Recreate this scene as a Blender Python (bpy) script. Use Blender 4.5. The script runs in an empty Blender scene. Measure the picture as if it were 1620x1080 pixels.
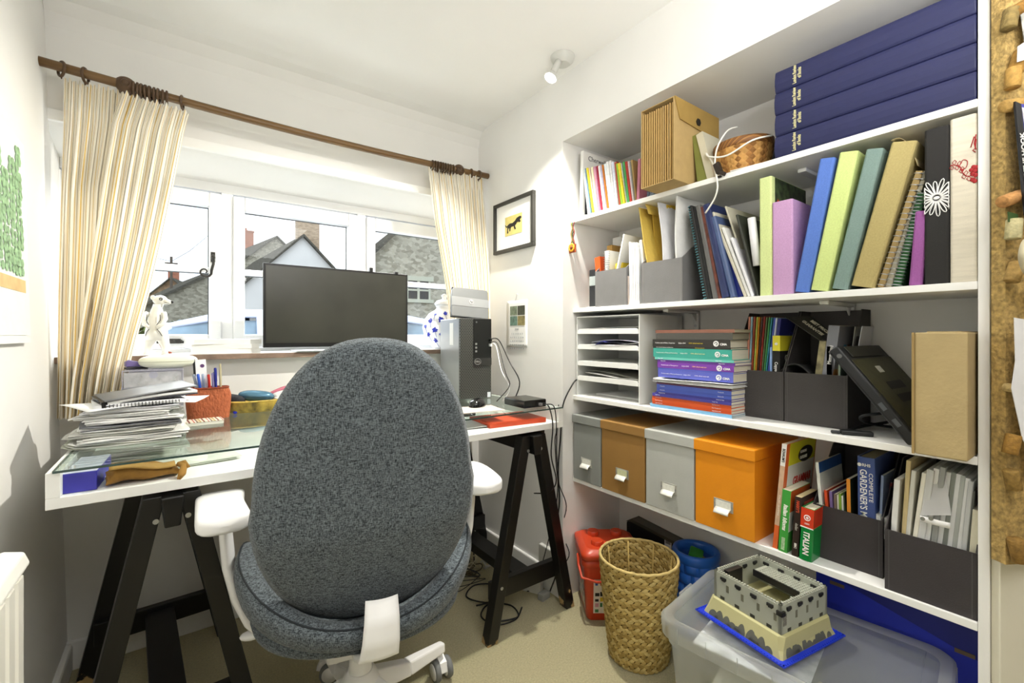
import bpy, math, random
from mathutils import Vector, Matrix, Euler
random.seed(7)
sc = bpy.context.scene
COL = sc.collection
PI = math.pi
R = math.radians

# ------------------------------------------------------------------ camera
H, FPX, YAW = 1.145, 714.0, R(36.22)
cam_d = bpy.data.cameras.new('camera'); cam = bpy.data.objects.new('camera', cam_d); COL.objects.link(cam)
cam.location = (0, 0, H); cam.rotation_euler = (PI/2, 0, -YAW)
cam_d.sensor_width = 36; cam_d.lens = FPX/1620*36; cam_d.shift_y = -10/1620; cam_d.clip_start = .02
sc.camera = cam
sc.view_settings.view_transform = 'Standard'; sc.view_settings.look = 'None'
sc.view_settings.gamma = 1; sc.view_settings.exposure = 0.0; sc.view_settings.use_curve_mapping = False
sc.cycles.max_bounces = 9; sc.cycles.diffuse_bounces = 5; sc.cycles.glossy_bounces = 4
sc.cycles.transmission_bounces = 8; sc.cycles.transparent_max_bounces = 16
sc.cycles.caustics_reflective = False; sc.cycles.caustics_refractive = False
sc.cycles.sample_clamp_indirect = 6

# ------------------------------------------------------------------ sky and added fill lights
w = bpy.data.worlds.new('overcast_sky'); sc.world = w; w.use_nodes = True
nt = w.node_tree; bg = nt.nodes['Background']
tc = nt.nodes.new('ShaderNodeTexCoord'); nz = nt.nodes.new('ShaderNodeTexNoise'); rp = nt.nodes.new('ShaderNodeValToRGB')
nz.inputs['Scale'].default_value = 3.0; nz.inputs['Detail'].default_value = 6
rp.color_ramp.elements[0].color = (.62, .72, .88, 1); rp.color_ramp.elements[1].color = (.95, .97, 1, 1)
rp.color_ramp.elements[0].position = .32; rp.color_ramp.elements[1].position = .6
nt.links.new(tc.outputs['Generated'], nz.inputs['Vector']); nt.links.new(nz.outputs['Fac'], rp.inputs[0])
nt.links.new(rp.outputs[0], bg.inputs['Color']); bg.inputs['Strength'].default_value = 2.1
def lamp(name, kind, loc, energy, size=.3, rot=(0, 0, 0), color=(1, 1, 1), **k):
    d = bpy.data.lights.new(name, kind); d.energy = energy; d.color = color
    if kind == 'AREA': d.size = size
    elif kind in ('POINT', 'SPOT'): d.shadow_soft_size = size
    for a, b in k.items(): setattr(d, a, b)
    o = bpy.data.objects.new(name, d); COL.objects.link(o); o.location = loc; o.rotation_euler = rot
    return o
lamp('fill_behind_camera', 'AREA', (.55, -.45, 2.2), 17, 1.0, (R(20), 0, R(-20)), (1, .985, .95))  # added soft fill above and behind the camera, no fitting modelled
lamp('ceiling_bounce_fill', 'AREA', (.6, -.2, 1.7), 19, .6, (R(158), 0, R(-38)), (1, .985, .96))  # added unseen fill aimed up so the ceiling bounces it back

lamp('sky_fill_panel', 'AREA', (.6, 3.9, 3.1), 430, 3.0, Vector((.0, 2.6, 2.0)).to_track_quat('Z', 'Y').to_euler(), (.97, .985, 1))  # added panel standing in for sky, out of view above the window

# ------------------------------------------------------------------ measuring tool: a line of sight meets a real plane
fwd = Vector((math.sin(YAW), math.cos(YAW), 0)); rgt = Vector((math.cos(YAW), -math.sin(YAW), 0))
def _ray(u, v): return fwd + rgt*((u-810)/FPX) + Vector((0, 0, (530-v)/FPX))
def atX(u, v, X): r = _ray(u, v); r = r*(X/r.x); return Vector((r.x, r.y, H+r.z))
def atY(u, v, Y): r = _ray(u, v); r = r*(Y/r.y); return Vector((r.x, r.y, H+r.z))
def atZ(u, v, Z): r = _ray(u, v); r = r*((Z-H)/r.z); return Vector((r.x, r.y, H+r.z))
def atD(u, v, d): r = _ray(u, v)*d; return Vector((r.x, r.y, H+r.z))

# ------------------------------------------------------------------ materials
def lin(h):
    if isinstance(h, (tuple, list)): return (*h, 1)
    h = h.lstrip('#'); c = [int(h[i:i+2], 16)/255 for i in (0, 2, 4)]
    return (*[x/12.92 if x <= .04045 else ((x+.055)/1.055)**2.4 for x in c], 1)
_M = {}
def mat(col, rough=.55, metal=0, var=0.06, vscale=18, bump=0, bscale=60, spec=.4, stretch=None, alpha=1, trans=0, emit=0, coat=0, sheen=0, detail=3, transl=0):
    key = (str(col), rough, metal, var, vscale, bump, bscale, spec, stretch, alpha, trans, emit, coat, sheen, transl)
    if key in _M: return _M[key]
    m = bpy.data.materials.new('m_%d' % len(_M)); m.use_nodes = True; n = m.node_tree; L = n.links
    b = n.nodes['Principled BSDF']; c = lin(col)
    b.inputs['Base Color'].default_value = c; b.inputs['Roughness'].default_value = rough; b.inputs['Metallic'].default_value = metal
    b.inputs['Specular IOR Level'].default_value = spec; b.inputs['Alpha'].default_value = alpha
    b.inputs['Transmission Weight'].default_value = trans; b.inputs['Coat Weight'].default_value = coat; b.inputs['Sheen Weight'].default_value = sheen
    if emit: b.inputs['Emission Color'].default_value = c; b.inputs['Emission Strength'].default_value = emit
    if var or bump:
        t = n.nodes.new('ShaderNodeTexCoord'); mp = n.nodes.new('ShaderNodeMapping'); L.new(t.outputs['Object'], mp.inputs[0])
        if stretch: mp.inputs['Scale'].default_value = stretch
        if var:
            z = n.nodes.new('ShaderNodeTexNoise'); z.inputs['Scale'].default_value = vscale; z.inputs['Detail'].default_value = detail
            L.new(mp.outputs[0], z.inputs['Vector'])
            r = n.nodes.new('ShaderNodeValToRGB'); e = r.color_ramp.elements
            e[0].position = .3; e[1].position = .7
            e[0].color = tuple(x*(1-var) for x in c[:3])+(1,); e[1].color = tuple(min(1, x*(1+var)) for x in c[:3])+(1,)
            L.new(z.outputs['Fac'], r.inputs[0]); L.new(r.outputs[0], b.inputs['Base Color'])
        if bump:
            z2 = n.nodes.new('ShaderNodeTexNoise'); z2.inputs['Scale'].default_value = bscale; z2.inputs['Detail'].default_value = 4
            L.new(mp.outputs[0], z2.inputs['Vector']); bp = n.nodes.new('ShaderNodeBump')
            bp.inputs['Strength'].default_value = bump; bp.inputs['Distance'].default_value = .01
            L.new(z2.outputs['Fac'], bp.inputs['Height']); L.new(bp.outputs[0], b.inputs['Normal'])
    if transl:
        out = n.nodes['Material Output']; tr = n.nodes.new('ShaderNodeBsdfTranslucent'); mx = n.nodes.new('ShaderNodeMixShader')
        tr.inputs[0].default_value = c; mx.inputs[0].default_value = transl
        L.new(b.outputs[0], mx.inputs[1]); L.new(tr.outputs[0], mx.inputs[2]); L.new(mx.outputs[0], out.inputs[0])
    _M[key] = m; return m
def bands(cols, axis='Z', scale=20.0, rough=.6, dist=0, coord='Object', profile='wave', **k):
    """material whose colour repeats along an axis (printed stripes, weave)"""
    m = bpy.data.materials.new('m_bands'); m.use_nodes = True; n = m.node_tree; L = n.links; b = n.nodes['Principled BSDF']
    b.inputs['Roughness'].default_value = rough
    t = n.nodes.new('ShaderNodeTexCoord'); wv = n.nodes.new('ShaderNodeTexWave'); wv.wave_profile = 'SAW'; wv.bands_direction = axis
    wv.inputs['Scale'].default_value = scale; wv.inputs['Distortion'].default_value = dist
    L.new(t.outputs[coord], wv.inputs['Vector']); r = n.nodes.new('ShaderNodeValToRGB'); r.color_ramp.interpolation = 'CONSTANT'
    e = r.color_ramp.elements
    while len(e) > 1: e.remove(e[-1])
    e[0].position = 0; e[0].color = lin(cols[0][1])
    for p, c in cols[1:]: q = e.new(p); q.color = lin(c)
    L.new(wv.outputs['Fac'], r.inputs[0]); L.new(r.outputs[0], b.inputs['Base Color'])
    return m

# ------------------------------------------------------------------ mesh builder
class MB:
    def __init__(s, M=None): s.v = []; s.f = []; s.mi = []; s.M = M or Matrix(); s.cur = 0; s.sm = []; s.smooth = False
    def m(s, i): s.cur = i; return s
    def add(s, vs, fs):
        b = len(s.v); s.v += [tuple(s.M @ Vector(p)) for p in vs]
        for f in fs: s.f.append([b+i for i in f]); s.mi.append(s.cur); s.sm.append(s.smooth)
        return s
    def box(s, x0, x1, y0, y1, z0, z1):
        x0, x1 = min(x0, x1), max(x0, x1); y0, y1 = min(y0, y1), max(y0, y1); z0, z1 = min(z0, z1), max(z0, z1)
        return s.add([(x0,y0,z0),(x1,y0,z0),(x1,y1,z0),(x0,y1,z0),(x0,y0,z1),(x1,y0,z1),(x1,y1,z1),(x0,y1,z1)],
                     [(3,2,1,0),(4,5,6,7),(0,1,5,4),(1,2,6,5),(2,3,7,6),(3,0,4,7)])
    def hexa(s, p): return s.add(p, [(3,2,1,0),(4,5,6,7),(0,1,5,4),(1,2,6,5),(2,3,7,6),(3,0,4,7)])
    def bar(s, a, b, w, h, up=(0, 0, 1)):
        a, b = Vector(a), Vector(b); d = (b-a).normalized(); x = d.cross(Vector(up))
        if x.length < 1e-4: x = Vector((1, 0, 0))
        x.normalize(); y = x.cross(d).normalized(); x = x*w/2; y = y*h/2
        return s.hexa([a-x-y, a+x-y, b+x-y, b-x-y, a-x+y, a+x+y, b+x+y, b-x+y])
    def prism(s, pts, z0, z1, ax='Z'):
        """2d outline extruded; ax = axis of extrusion"""
        n = len(pts)
        def P(p, z): return (p[0], p[1], z) if ax == 'Z' else ((z, p[0], p[1]) if ax == 'X' else (p[0], z, p[1]))
        vs = [P(p, z0) for p in pts]+[P(p, z1) for p in pts]
        fs = [tuple(range(n))[::-1], tuple(range(n, 2*n))]+[(i, (i+1) % n, n+(i+1) % n, n+i) for i in range(n)]
        return s.add(vs, fs)
    def tube(s, pts, r, n=8, closed=False, cap=True):
        pts = [Vector(p) for p in pts]; N = len(pts); rr = r if isinstance(r, (list, tuple)) else [r]*N
        vs = []; prev = None
        for i, p in enumerate(pts):
            if closed: d = pts[(i+1) % N]-pts[i-1]
            else: d = pts[min(i+1, N-1)]-pts[max(i-1, 0)]
            if d.length < 1e-9: d = Vector((0, 0, 1))
            d.normalize()
            if prev is None:
                x = d.cross(Vector((0, 0, 1)));
                if x.length < .05: x = d.cross(Vector((1, 0, 0)))
            else: x = prev-d*prev.dot(d)
            x.normalize(); prev = x; y = d.cross(x)
            vs += [p+(x*math.cos(2*PI*k/n)+y*math.sin(2*PI*k/n))*rr[i] for k in range(n)]
        fs = []
        for i in range(N if closed else N-1):
            j = (i+1) % N
            fs += [(i*n+k, i*n+(k+1) % n, j*n+(k+1) % n, j*n+k) for k in range(n)]
        if cap and not closed: fs += [tuple(range(n))[::-1], tuple((N-1)*n+k for k in range(n))]
        o = s.smooth; s.smooth = True; s.add(vs, fs); s.smooth = o; return s
    def lathe(s, prof, n=24, c=(0, 0, 0), sx=1, sy=1, cap=True, ax='Z'):
        """prof = [(r,z)...]"""
        vs = []
        for r, z in prof:
            for k in range(n):
                a = 2*PI*k/n; p = (r*math.cos(a)*sx, r*math.sin(a)*sy, z)
                if ax == 'X': p = (p[2], p[0], p[1])
                if ax == 'Y': p = (p[0], p[2], p[1])
                vs.append((c[0]+p[0], c[1]+p[1], c[2]+p[2]))
        N = len(prof); fs = [(i*n+k, i*n+(k+1) % n, (i+1)*n+(k+1) % n, (i+1)*n+k) for i in range(N-1) for k in range(n)]
        o = s.smooth; s.smooth = True; s.add(vs, fs); s.smooth = o
        if cap:
            s.add(vs[:n], [tuple(range(n))[::-1]]); s.add(vs[-n:], [tuple(range(n))])
        return s
    def grid(s, fn, nu, nv, th=0, smooth=True, wrap=False):
        vs = [Vector(fn(i/nu, j/nv)) for j in range(nv+1) for i in range(nu+1)]; W = nu+1
        fs = [(j*W+i, j*W+i+1, (j+1)*W+i+1, (j+1)*W+i) for j in range(nv) for i in range(nu)]
        o = s.smooth; s.smooth = smooth
        if th:
            nn = [Vector() for _ in vs]
            for f in fs:
                q = (vs[f[1]]-vs[f[0]]).cross(vs[f[3]]-vs[f[0]])
                for i in f: nn[i] += q
            back = [p-(q.normalized() if q.length else Vector((0, 0, 1)))*th for p, q in zip(vs, nn)]; B = len(vs)
            rim = [(j*W, (j+1)*W) for j in range(nv)]+[((j+1)*W+nu, j*W+nu) for j in range(nv)]+[(i+1, i) for i in range(nu)]+[(nv*W+i, nv*W+i+1) for i in range(nu)]
            fs = fs+[tuple(B+i for i in f[::-1]) for f in fs]+[(a, b, B+b, B+a) for a, b in rim]; vs = vs+back
        s.add(vs, fs); s.smooth = o; return s
    def ball(s, c, r, nu=16, nv=10, e=1.0):
        """ellipsoid; e<1 squarer (superellipsoid)"""
        rx, ry, rz = (r, r, r) if isinstance(r, (int, float)) else r
        def pw(x): return math.copysign(abs(x)**e, x)
        prof = []
        vs = []
        for j in range(nv+1):
            t = -PI/2+PI*j/nv
            for k in range(nu):
                a = 2*PI*k/nu
                vs.append((c[0]+rx*pw(math.cos(t))*pw(math.cos(a)), c[1]+ry*pw(math.cos(t))*pw(math.sin(a)), c[2]+rz*pw(math.sin(t))))
        fs = [(j*nu+k, j*nu+(k+1) % nu, (j+1)*nu+(k+1) % nu, (j+1)*nu+k) for j in range(nv) for k in range(nu)]
        o = s.smooth; s.smooth = True; s.add(vs, fs); s.smooth = o; return s
    def merge(s, me, M=Matrix()):
        return s.add([M @ v.co for v in me.vertices], [tuple(p.vertices) for p in me.polygons])
    def build(s, name, mats, parent=None, bevel=0, seg=2, weld=False):
        me = bpy.data.meshes.new(name); me.from_pydata(s.v, [], s.f)
        if not isinstance(mats, (list, tuple)): mats = [mats]
        for m_ in mats: me.materials.append(m_)
        me.polygons.foreach_set('material_index', s.mi); me.polygons.foreach_set('use_smooth', s.sm)
        me.validate(); me.update()
        o = bpy.data.objects.new(name, me); COL.objects.link(o)
        if weld: q = o.modifiers.new('weld', 'WELD'); q.merge_threshold = .0002
        if bevel:
            q = o.modifiers.new('bevel', 'BEVEL'); q.width = bevel; q.segments = seg; q.limit_method = 'ANGLE'; q.angle_limit = R(40)
            q.harden_normals = False
        if parent is not None: adopt(o, parent)
        return o
def adopt(o, parent):
    o.parent = parent
    if parent.get('_w'): o.matrix_parent_inverse = Matrix.Translation(-parent.location)
    return o
def tag(o, label=None, cat=None, group=None, kind=None):
    if label: o['label'] = label
    if cat: o['category'] = cat
    if group: o['group'] = group
    if kind: o['kind'] = kind
    return o
def thing(name, label, cat, loc=(0, 0, 0), rot=(0, 0, 0), group=None, world=False):
    """Empty at the thing's base; world=True: its parts are given in room coordinates"""
    o = bpy.data.objects.new(name, None); COL.objects.link(o); o.location = loc; o.rotation_euler = rot; o.empty_display_size = .05
    if world: o['_w'] = 1
    return tag(o, label, cat, group)
def place(o, loc, rot=(0, 0, 0)): o.location = loc; o.rotation_euler = rot; return o
def struct(o): o['kind'] = 'structure'; return o
def dup(root, loc, rot=None, label=None, group=None, scale=None):
    c = root.copy(); COL.objects.link(c); c.location = loc
    if rot is not None: c.rotation_euler = rot
    if label: c['label'] = label
    if group: c['group'] = group
    if scale: c.scale = scale
    for ch in [o for o in list(COL.objects) if o.parent == root]:
        d = ch.copy(); COL.objects.link(d); d.parent = c
        for g in [o for o in list(COL.objects) if o.parent == ch]:
            e = g.copy(); COL.objects.link(e); e.parent = d
    return c
def text_mesh(body, size, bold=0.0, depth=.0004, align='LEFT', sx=1.0, shear=0):
    cu = bpy.data.curves.new('t', 'FONT'); cu.body = body; cu.size = size; cu.extrude = depth; cu.offset = bold; cu.align_x = align; cu.align_y = 'CENTER'; cu.resolution_u = 3; cu.shear = shear
    o = bpy.data.objects.new('t', cu); COL.objects.link(o)
    dg = bpy.context.evaluated_depsgraph_get(); me = bpy.data.meshes.new_from_object(o.evaluated_get(dg))
    bpy.data.objects.remove(o); bpy.data.curves.remove(cu)
    if sx != 1:
        for v in me.vertices: v.co.x *= sx
    return me
def frame(o, x, y):
    """matrix: origin o, text runs along x, its up is y"""
    x = Vector(x).normalized(); y = Vector(y).normalized(); z = x.cross(y)
    M = Matrix((x, y, z)).transposed().to_4x4(); M.translation = Vector(o); return M
def write(name, body, size, M, m_, parent, **k):
    me = text_mesh(body, size, **k); b = MB(M).merge(me); bpy.data.meshes.remove(me)
    return b.build(name, m_, parent)
WHITE = mat('#f2f2ee', .5, var=.015)
# ------------------------------------------------------------------ the room
XR, XB, YW, ZC, YWIN = 1.34, 1.71, 2.146, 2.276, 2.37
XF = 1.40                      # front of the shelves
YL, YP = 1.455, .1755          # the two sides of the alcove
ZA = 1.989
SH = [1.661, 1.263, .879, .517]
wall_m = mat('#e9e8e5', .85, var=.025, vscale=3, bump=.12, bscale=14, spec=.2)
ceil_m = mat('#f3f2f0', .9, var=.015, vscale=3, bump=.06, bscale=9, spec=.2)
carpet = mat('#c2b992', 1, var=.13, vscale=160, bump=.8, bscale=400, spec=.05, sheen=.2)
gloss = mat('#f4f4f2', .35, var=.01)
b = MB(); b.box(-1.2, 2.6, -1.6, YW+.4, -.06, 0); struct(b.build('floor', carpet))
b = MB(); b.box(-1.2, 2.6, -1.6, YW+.4, ZC, ZC+.06); struct(b.build('ceiling', ceil_m))
# left wall leans in a little at the foot
b = MB(); b.hexa([(-.5, -1.6, 0), (-.312, -1.6, 0), (-.312, YW, 0), (-.5, YW, 0), (-.5, -1.6, ZC), (-.372, -1.6, ZC), (-.372, YW, ZC), (-.5, YW, ZC)])
b.box(-.5, -.37, YW, YWIN+.12, 0, ZC)
struct(b.build('wall_left', wall_m))
# window wall: below the sill, above the recess
ZS, ZO = 1.072, 1.905
b = MB(); b.box(-.37, XR+.05, YW, YWIN+.12, 0, ZS-.02); b.box(-.37, XR+.05, YW, YWIN+.12, ZO, ZC)
b.prism([(YW, ZO), (YWIN+.06, ZO), (YWIN+.06, 1.80), (YW+.02, 1.862), (YW, 1.87)], -.37, XR+.05, 'X')   # plastered lintel sloping down to the window
b.prism([(YW, ZC-.09), (YW-.012, ZC-.045), (YW-.045, ZC-.012), (YW-.09, ZC), (YW, ZC)], -.37, XR, 'X')      # soft coved join with the ceiling
struct(b.build('wall_window', wall_m))
b = MB(); b.prism([(-1.6, ZC), (-1.6, ZA), (YL, ZA), (YL, 0), (YWIN+.12, 0), (YWIN+.12, ZC)], XR, XB, 'X'); b.box(XB, XB+.1, -1.6, YWIN+.12, 0, ZC)
b.box(XR+.08, XB, -1.6, YP-.2, 0, ZA)
struct(b.build('wall_right', wall_m))
b = MB(); b.box(-.5, 2.6, -1.65, -1.6, 0, ZC); struct(b.build('wall_back', mat('#8d867a', .8, var=.02)))
b = MB(); b.box(-.33, XR, YW-.018, YW, 0, .098); struct(b.build('baseboard_window', gloss, bevel=.004))
b = MB(); b.box(XR-.018, XR, YL, YW-.018, 0, .098); b.box(XR-.018, XR+.02, YL-.012, YL, 0, .098); struct(b.build('baseboard_right', gloss, bevel=.004))
b = MB(); b.box(-.34, -.298, -1.6, YW-.018, 0, .098); struct(b.build('baseboard_left', wall_m, bevel=.01))
# end post of the shelves
post_m = mat('#edece8', .45, var=.01)
b = MB(); b.box(XF, XB, YP, YP+.018, 0, ZA); struct(b.build('trim_1', post_m, bevel=.001))
# sill with its wooden nosing
sill_w = mat('#8a7465', .7, var=.3, vscale=12, bump=.2)
b = MB(); b.box(-.37, XR+.04, YW-.03, YWIN+.02, ZS-.02, ZS); o = struct(b.build('trim_2', gloss)); o['label'] = 'white window sill board'
b = MB(); b.box(-.35, XR-.002, YW-.046, YW-.03, ZS-.022, ZS-.001); o = struct(b.build('trim_3', sill_w, bevel=.002)); o['label'] = 'bare wooden nosing along sill'
b = MB(); b.box(-.37, XR+.04, YW-.014, YW+.005, 1.868, 1.905); struct(b.build('trim_4', gloss, bevel=.002))
# three casements side by side
frame_m = mat('#f6f7f8', .3, var=0); glass = bpy.data.materials.new('window_glass'); glass.use_nodes = True
n = glass.node_tree; n.nodes.remove(n.nodes['Principled BSDF']); tr = n.nodes.new('ShaderNodeBsdfTransparent'); gl = n.nodes.new('ShaderNodeBsdfGlossy'); mx = n.nodes.new('ShaderNodeMixShader')
tr.inputs[0].default_value = (.97, .985, .98, 1); gl.inputs['Roughness'].default_value = .02; mx.inputs[0].default_value = .02
n.links.new(tr.outputs[0], mx.inputs[1]); n.links.new(gl.outputs[0], mx.inputs[2]); n.links.new(mx.outputs[0], n.nodes['Material Output'].inputs[0])
ZG0, ZG1, ZBAR = 1.148, 1.705, 1.43
b = MB(); b.box(-.37, XR+.04, YWIN, YWIN+.07, ZG1+.07, 1.83); b.box(-.37, XR+.04, YWIN, YWIN+.07, ZS-.01, ZG0-.06)
for xa, xb in ((-.37, -.42+.02), (.142, .187), (.738, .783), (1.338, 1.38)): b.box(xa, xb, YWIN, YWIN+.07, ZG0-.06, ZG1+.07)
fr = struct(b.build('window_frame', frame_m, bevel=.004)); fr.name = 'trim_5'; fr['label'] = 'white outer frame around the three casements'
rubber = mat('#55585a', .6, var=0)
for i, (g0, g1) in enumerate(((-.363, .097), (.2316, .691), (.831, 1.29))):
    t = bpy.data.objects.new('window_%d' % (i+1), None); COL.objects.link(t); t['_w'] = 1; t.location = ((g0+g1)/2, YWIN, ZG0); struct(t)
    b = MB(); y0, y1 = YWIN-.012, YWIN+.045
    b.box(g0-.045, g0, y0, y1, ZG0-.058, ZG1+.062); b.box(g1, g1+.045, y0, y1, ZG0-.058, ZG1+.062)
    b.box(g0, g1, y0, y1, ZG1, ZG1+.062); b.box(g0, g1, y0, y1, ZG0-.058, ZG0)
    b.box(g0, g1, y0+.008, y1, ZBAR-.013, ZBAR+.013)
    b.build('sash', frame_m, t, bevel=.006)
    b = MB()
    for za, zb in ((ZG0, ZBAR-.013), (ZBAR+.013, ZG1)):
        b.box(g0, g1, y1-.018, y1-.012, zb-.0035, zb); b.box(g1-.0035, g1, y1-.018, y1-.012, za, zb)
    b.build('seal', rubber, t)
    b = MB(); b.box(g0, g1, y1-.012, y1-.008, ZG0, ZBAR-.013); b.box(g0, g1, y1-.012, y1-.008, ZBAR+.013, ZG1); b.build('pane', glass, t)
    if i == 0:   # curled iron fastener
        iron = mat('#3c3b38', .5, .6, var=.1)
        b = MB(); p = atY(337, 403, YWIN-.02); q = atY(337, 436, YWIN-.03)
        b.box(p.x-.008, p.x+.008, YWIN-.02, YWIN-.01, p.z-.03, p.z+.012); b.ball((p.x, YWIN-.022, p.z-.012), (.009, .012, .014), 10, 6)
        pts = [(p.x, YWIN-.03, p.z-.012), (p.x+.001, YWIN-.034, p.z-.04), (p.x-.006, YWIN-.036, p.z-.07)]
        for k in range(15):
            a = -PI*.1-k*.5; r = .024*(1-k/17); pts.append((p.x-.03+r*math.cos(a), YWIN-.036, p.z-.078+r*math.sin(a)))
        b.tube(pts, [.0055]*3+[.005-.0002*k for k in range(15)], 8)
        b.build('window_catch', iron, t)
        b = MB(); c = atY(272, 541, YWIN-.02); b.bar((c.x-.05, YWIN-.02, c.z), (c.x+.04, YWIN-.02, c.z), .012, .01); b.bar((c.x-.02, YWIN-.03, c.z+.004), (c.x+.03, YWIN-.03, c.z+.004), .008, .02)
        for k in range(4): b.ball((c.x-.03+k*.02, YWIN-.03, c.z+.004), .007, 8, 5)
        b.build('window_stay', iron, t)
# cream door leaf standing ajar past the end of the shelves
cream = mat('#e4dfcc', .5, var=.04, vscale=4)
# ------------------------------------------------------------------ outside the window
stone = bpy.data.materials.new('rubble_stone'); stone.use_nodes = True; n = stone.node_tree; L = n.links; pb = n.nodes['Principled BSDF']; pb.inputs['Roughness'].default_value = .95; pb.inputs['Specular IOR Level'].default_value = 0
t = n.nodes.new('ShaderNodeTexCoord'); mp = n.nodes.new('ShaderNodeMapping'); mp.inputs['Scale'].default_value = (1, 1, 1.6); vo = n.nodes.new('ShaderNodeTexVoronoi'); vo.inputs['Scale'].default_value = 7
r = n.nodes.new('ShaderNodeValToRGB'); r.color_ramp.elements[0].color = lin('#8d8a7c'); r.color_ramp.elements[1].color = lin('#b7b3a4')
sp = n.nodes.new('ShaderNodeSeparateColor')
L.new(t.outputs['Object'], mp.inputs[0]); L.new(mp.outputs[0], vo.inputs['Vector']); L.new(vo.outputs['Color'], sp.inputs[0]); L.new(sp.outputs[0], r.inputs[0]); L.new(r.outputs[0], pb.inputs['Base Color'])
slate = mat('#5c5a53', .95, var=.3, vscale=6, spec=0, stretch=(1, 1, 4)); render_w = mat('#f4f4f2', .95, var=.03, vscale=1)
brick = mat('#a8725c', .9, var=.25, vscale=5, stretch=(1, 1, 3)); dark = mat('#22262a', .3, var=0); wood_w = mat('#b5b8a8', .6, var=.02)
road = mat('#8a8a86', .9, var=.1, vscale=2); verge = mat('#5f7045', .95, var=.35, vscale=3)
b = MB(); b.box(-40, 60, YWIN+.5, 75, -.5, -.35); g = struct(b.build('ground_outside', road)); g.name = 'road_surface'
def gable_house(label, P1, P2, hw, eave, walls, gable_mat, chim=None, wins=(), back_roof=True, name='house'):
    """ridge P1 (near) -> P2 (far); hw half width"""
    t = thing(name, label, 'house', ((P1.x+P2.x)/2, (P1.y+P2.y)/2, -.35), world=True)
    d = (P2-P1); d.z = 0; d.normalize(); s = Vector((d.y, -d.x, 0)); zr = P1.z
    def at(k, o, z): return P1+d*k+s*o+Vector((0, 0, z-zr))
    Ln = (P2-P1).length
    b = MB(); z0 = -.35
    b.add([at(0, -hw, z0), at(0, hw, z0), at(0, hw, eave), at(0, 0, zr-.12), at(0, -hw, eave)], [(0, 1, 2, 3, 4)])
    b.build('gable_wall', gable_mat, t)
    b = MB(); b.add([at(Ln, -hw, z0), at(Ln, hw, z0), at(Ln, hw, eave), at(Ln, 0, zr-.12), at(Ln, -hw, eave)], [(4, 3, 2, 1, 0)])
    for o in (-hw, hw): b.add([at(0.01, o, z0), at(Ln, o, z0), at(Ln, o, eave), at(0.01, o, eave)], [(0, 1, 2, 3)])
    b.build('side_wall', walls, t)
    k = .35; ez = eave-(zr-eave)/hw*k
    b = MB()
    for sgn in (-1, 1):
        b.hexa([at(-.25, 0, zr-.12), at(Ln, 0, zr-.12), at(Ln, sgn*(hw+k), ez-.12), at(-.25, sgn*(hw+k), ez-.12), at(-.25, 0, zr), at(Ln, 0, zr), at(Ln, sgn*(hw+k), ez), at(-.25, sgn*(hw+k), ez)])
    b.build('roof', slate, t)
    for ck, co, cw, ch, cm in (chim or ()):
        b = MB(); c = at(ck, co, zr); b.box(c.x-cw/2, c.x+cw/2, c.y-.3, c.y+.3, zr-1.2, zr+ch)
        b.box(c.x-cw/2-.06, c.x+cw/2+.06, c.y-.36, c.y+.36, zr+ch-.12, zr+ch-.02); cc = b.build('chimney', cm, t)
        b = MB(); b.lathe([(.12, zr+ch-.02), (.1, zr+ch+.25)], 10, (c.x, c.y, 0)); b.build('chimney_pot', brick, cc)
    for side, kk, z, ww, hh in wins:   # side 0 gable, 1 +side, -1 -side
        b = MB()
        if side == 0: c = at(-.03, kk, z); ax = s; nn = -d
        else: c = at(kk, side*(hw+.03), z); ax = d; nn = s*side
        def q(a, zz, o): return c+ax*a+nn*o+Vector((0, 0, zz))
        def pan(a0, a1, z0, z1, o0, o1): b.hexa([q(a0, z0, o0), q(a1, z0, o0), q(a1, z0, o1), q(a0, z0, o1), q(a0, z1, o0), q(a1, z1, o0), q(a1, z1, o1), q(a0, z1, o1)])
        pan(-ww/2-.1, ww/2+.1, hh/2, hh/2+.16, 0, .06); pan(-ww/2-.1, ww/2+.1, -hh/2-.12, -hh/2, 0, .08)
        pan(-ww/2, -ww/2+.07, -hh/2, hh/2, 0, .04); pan(ww/2-.07, ww/2, -hh/2, hh/2, 0, .04); pan(-.04, .04, -hh/2, hh/2, 0, .04); pan(-ww/2, ww/2, -.03, .03, 0, .035)
        f = b.build('house_window', wood_w, t); b = MB(); pan(-ww/2, ww/2, -hh/2, hh/2, -.02, .015); b.build('pane', dark, f)
    return t
P1 = atD(479, 371, 23.9); P2 = atD(400, 406, 33); P2.z = P1.z
gable_house('white gable ended house with slate roof and tall buff chimney, behind monitor', P1, P2, 3.3, P1.z-3.3, stone, render_w,
            chim=((.4, .35, 1.1, 1.15, mat('#b09c84', .9, var=.25, vscale=5, stretch=(1, 1, 3))),), wins=((-1, 2.2, 1.9, .8, 1.1), (-1, 5.5, 1.7, .8, 1.1), (-1, 3.2, .1, .8, .9)))
P1 = atD(437, 373, 36); P2 = atD(374, 384, 43); P2.z = P1.z
gable_house('distant stone house with red brick chimney, left of white gable', P1, P2, 4.0, P1.z-3.6, stone, stone, chim=((7.5, 0, 1.2, 1.6, brick),))
P1 = atD(668, 326, 15.5); P2 = P1+Vector((1.5, 12, 0))
gable_house('large rubble stone house seen through the right-hand window', P1, P2, 3.0, P1.z-3.1, stone, stone, wins=((0, -.15, 2.68, .85, .62), (0, 2.0, 2.6, .8, .6), (0, -1.9, 2.62, .5, .3), (0, -.7, .75, 1.0, .8), (0, .9, .75, 1.0, .8)))
P1 = atD(271, 438, 40); P2 = P1+Vector((2, 9, 0))
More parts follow.
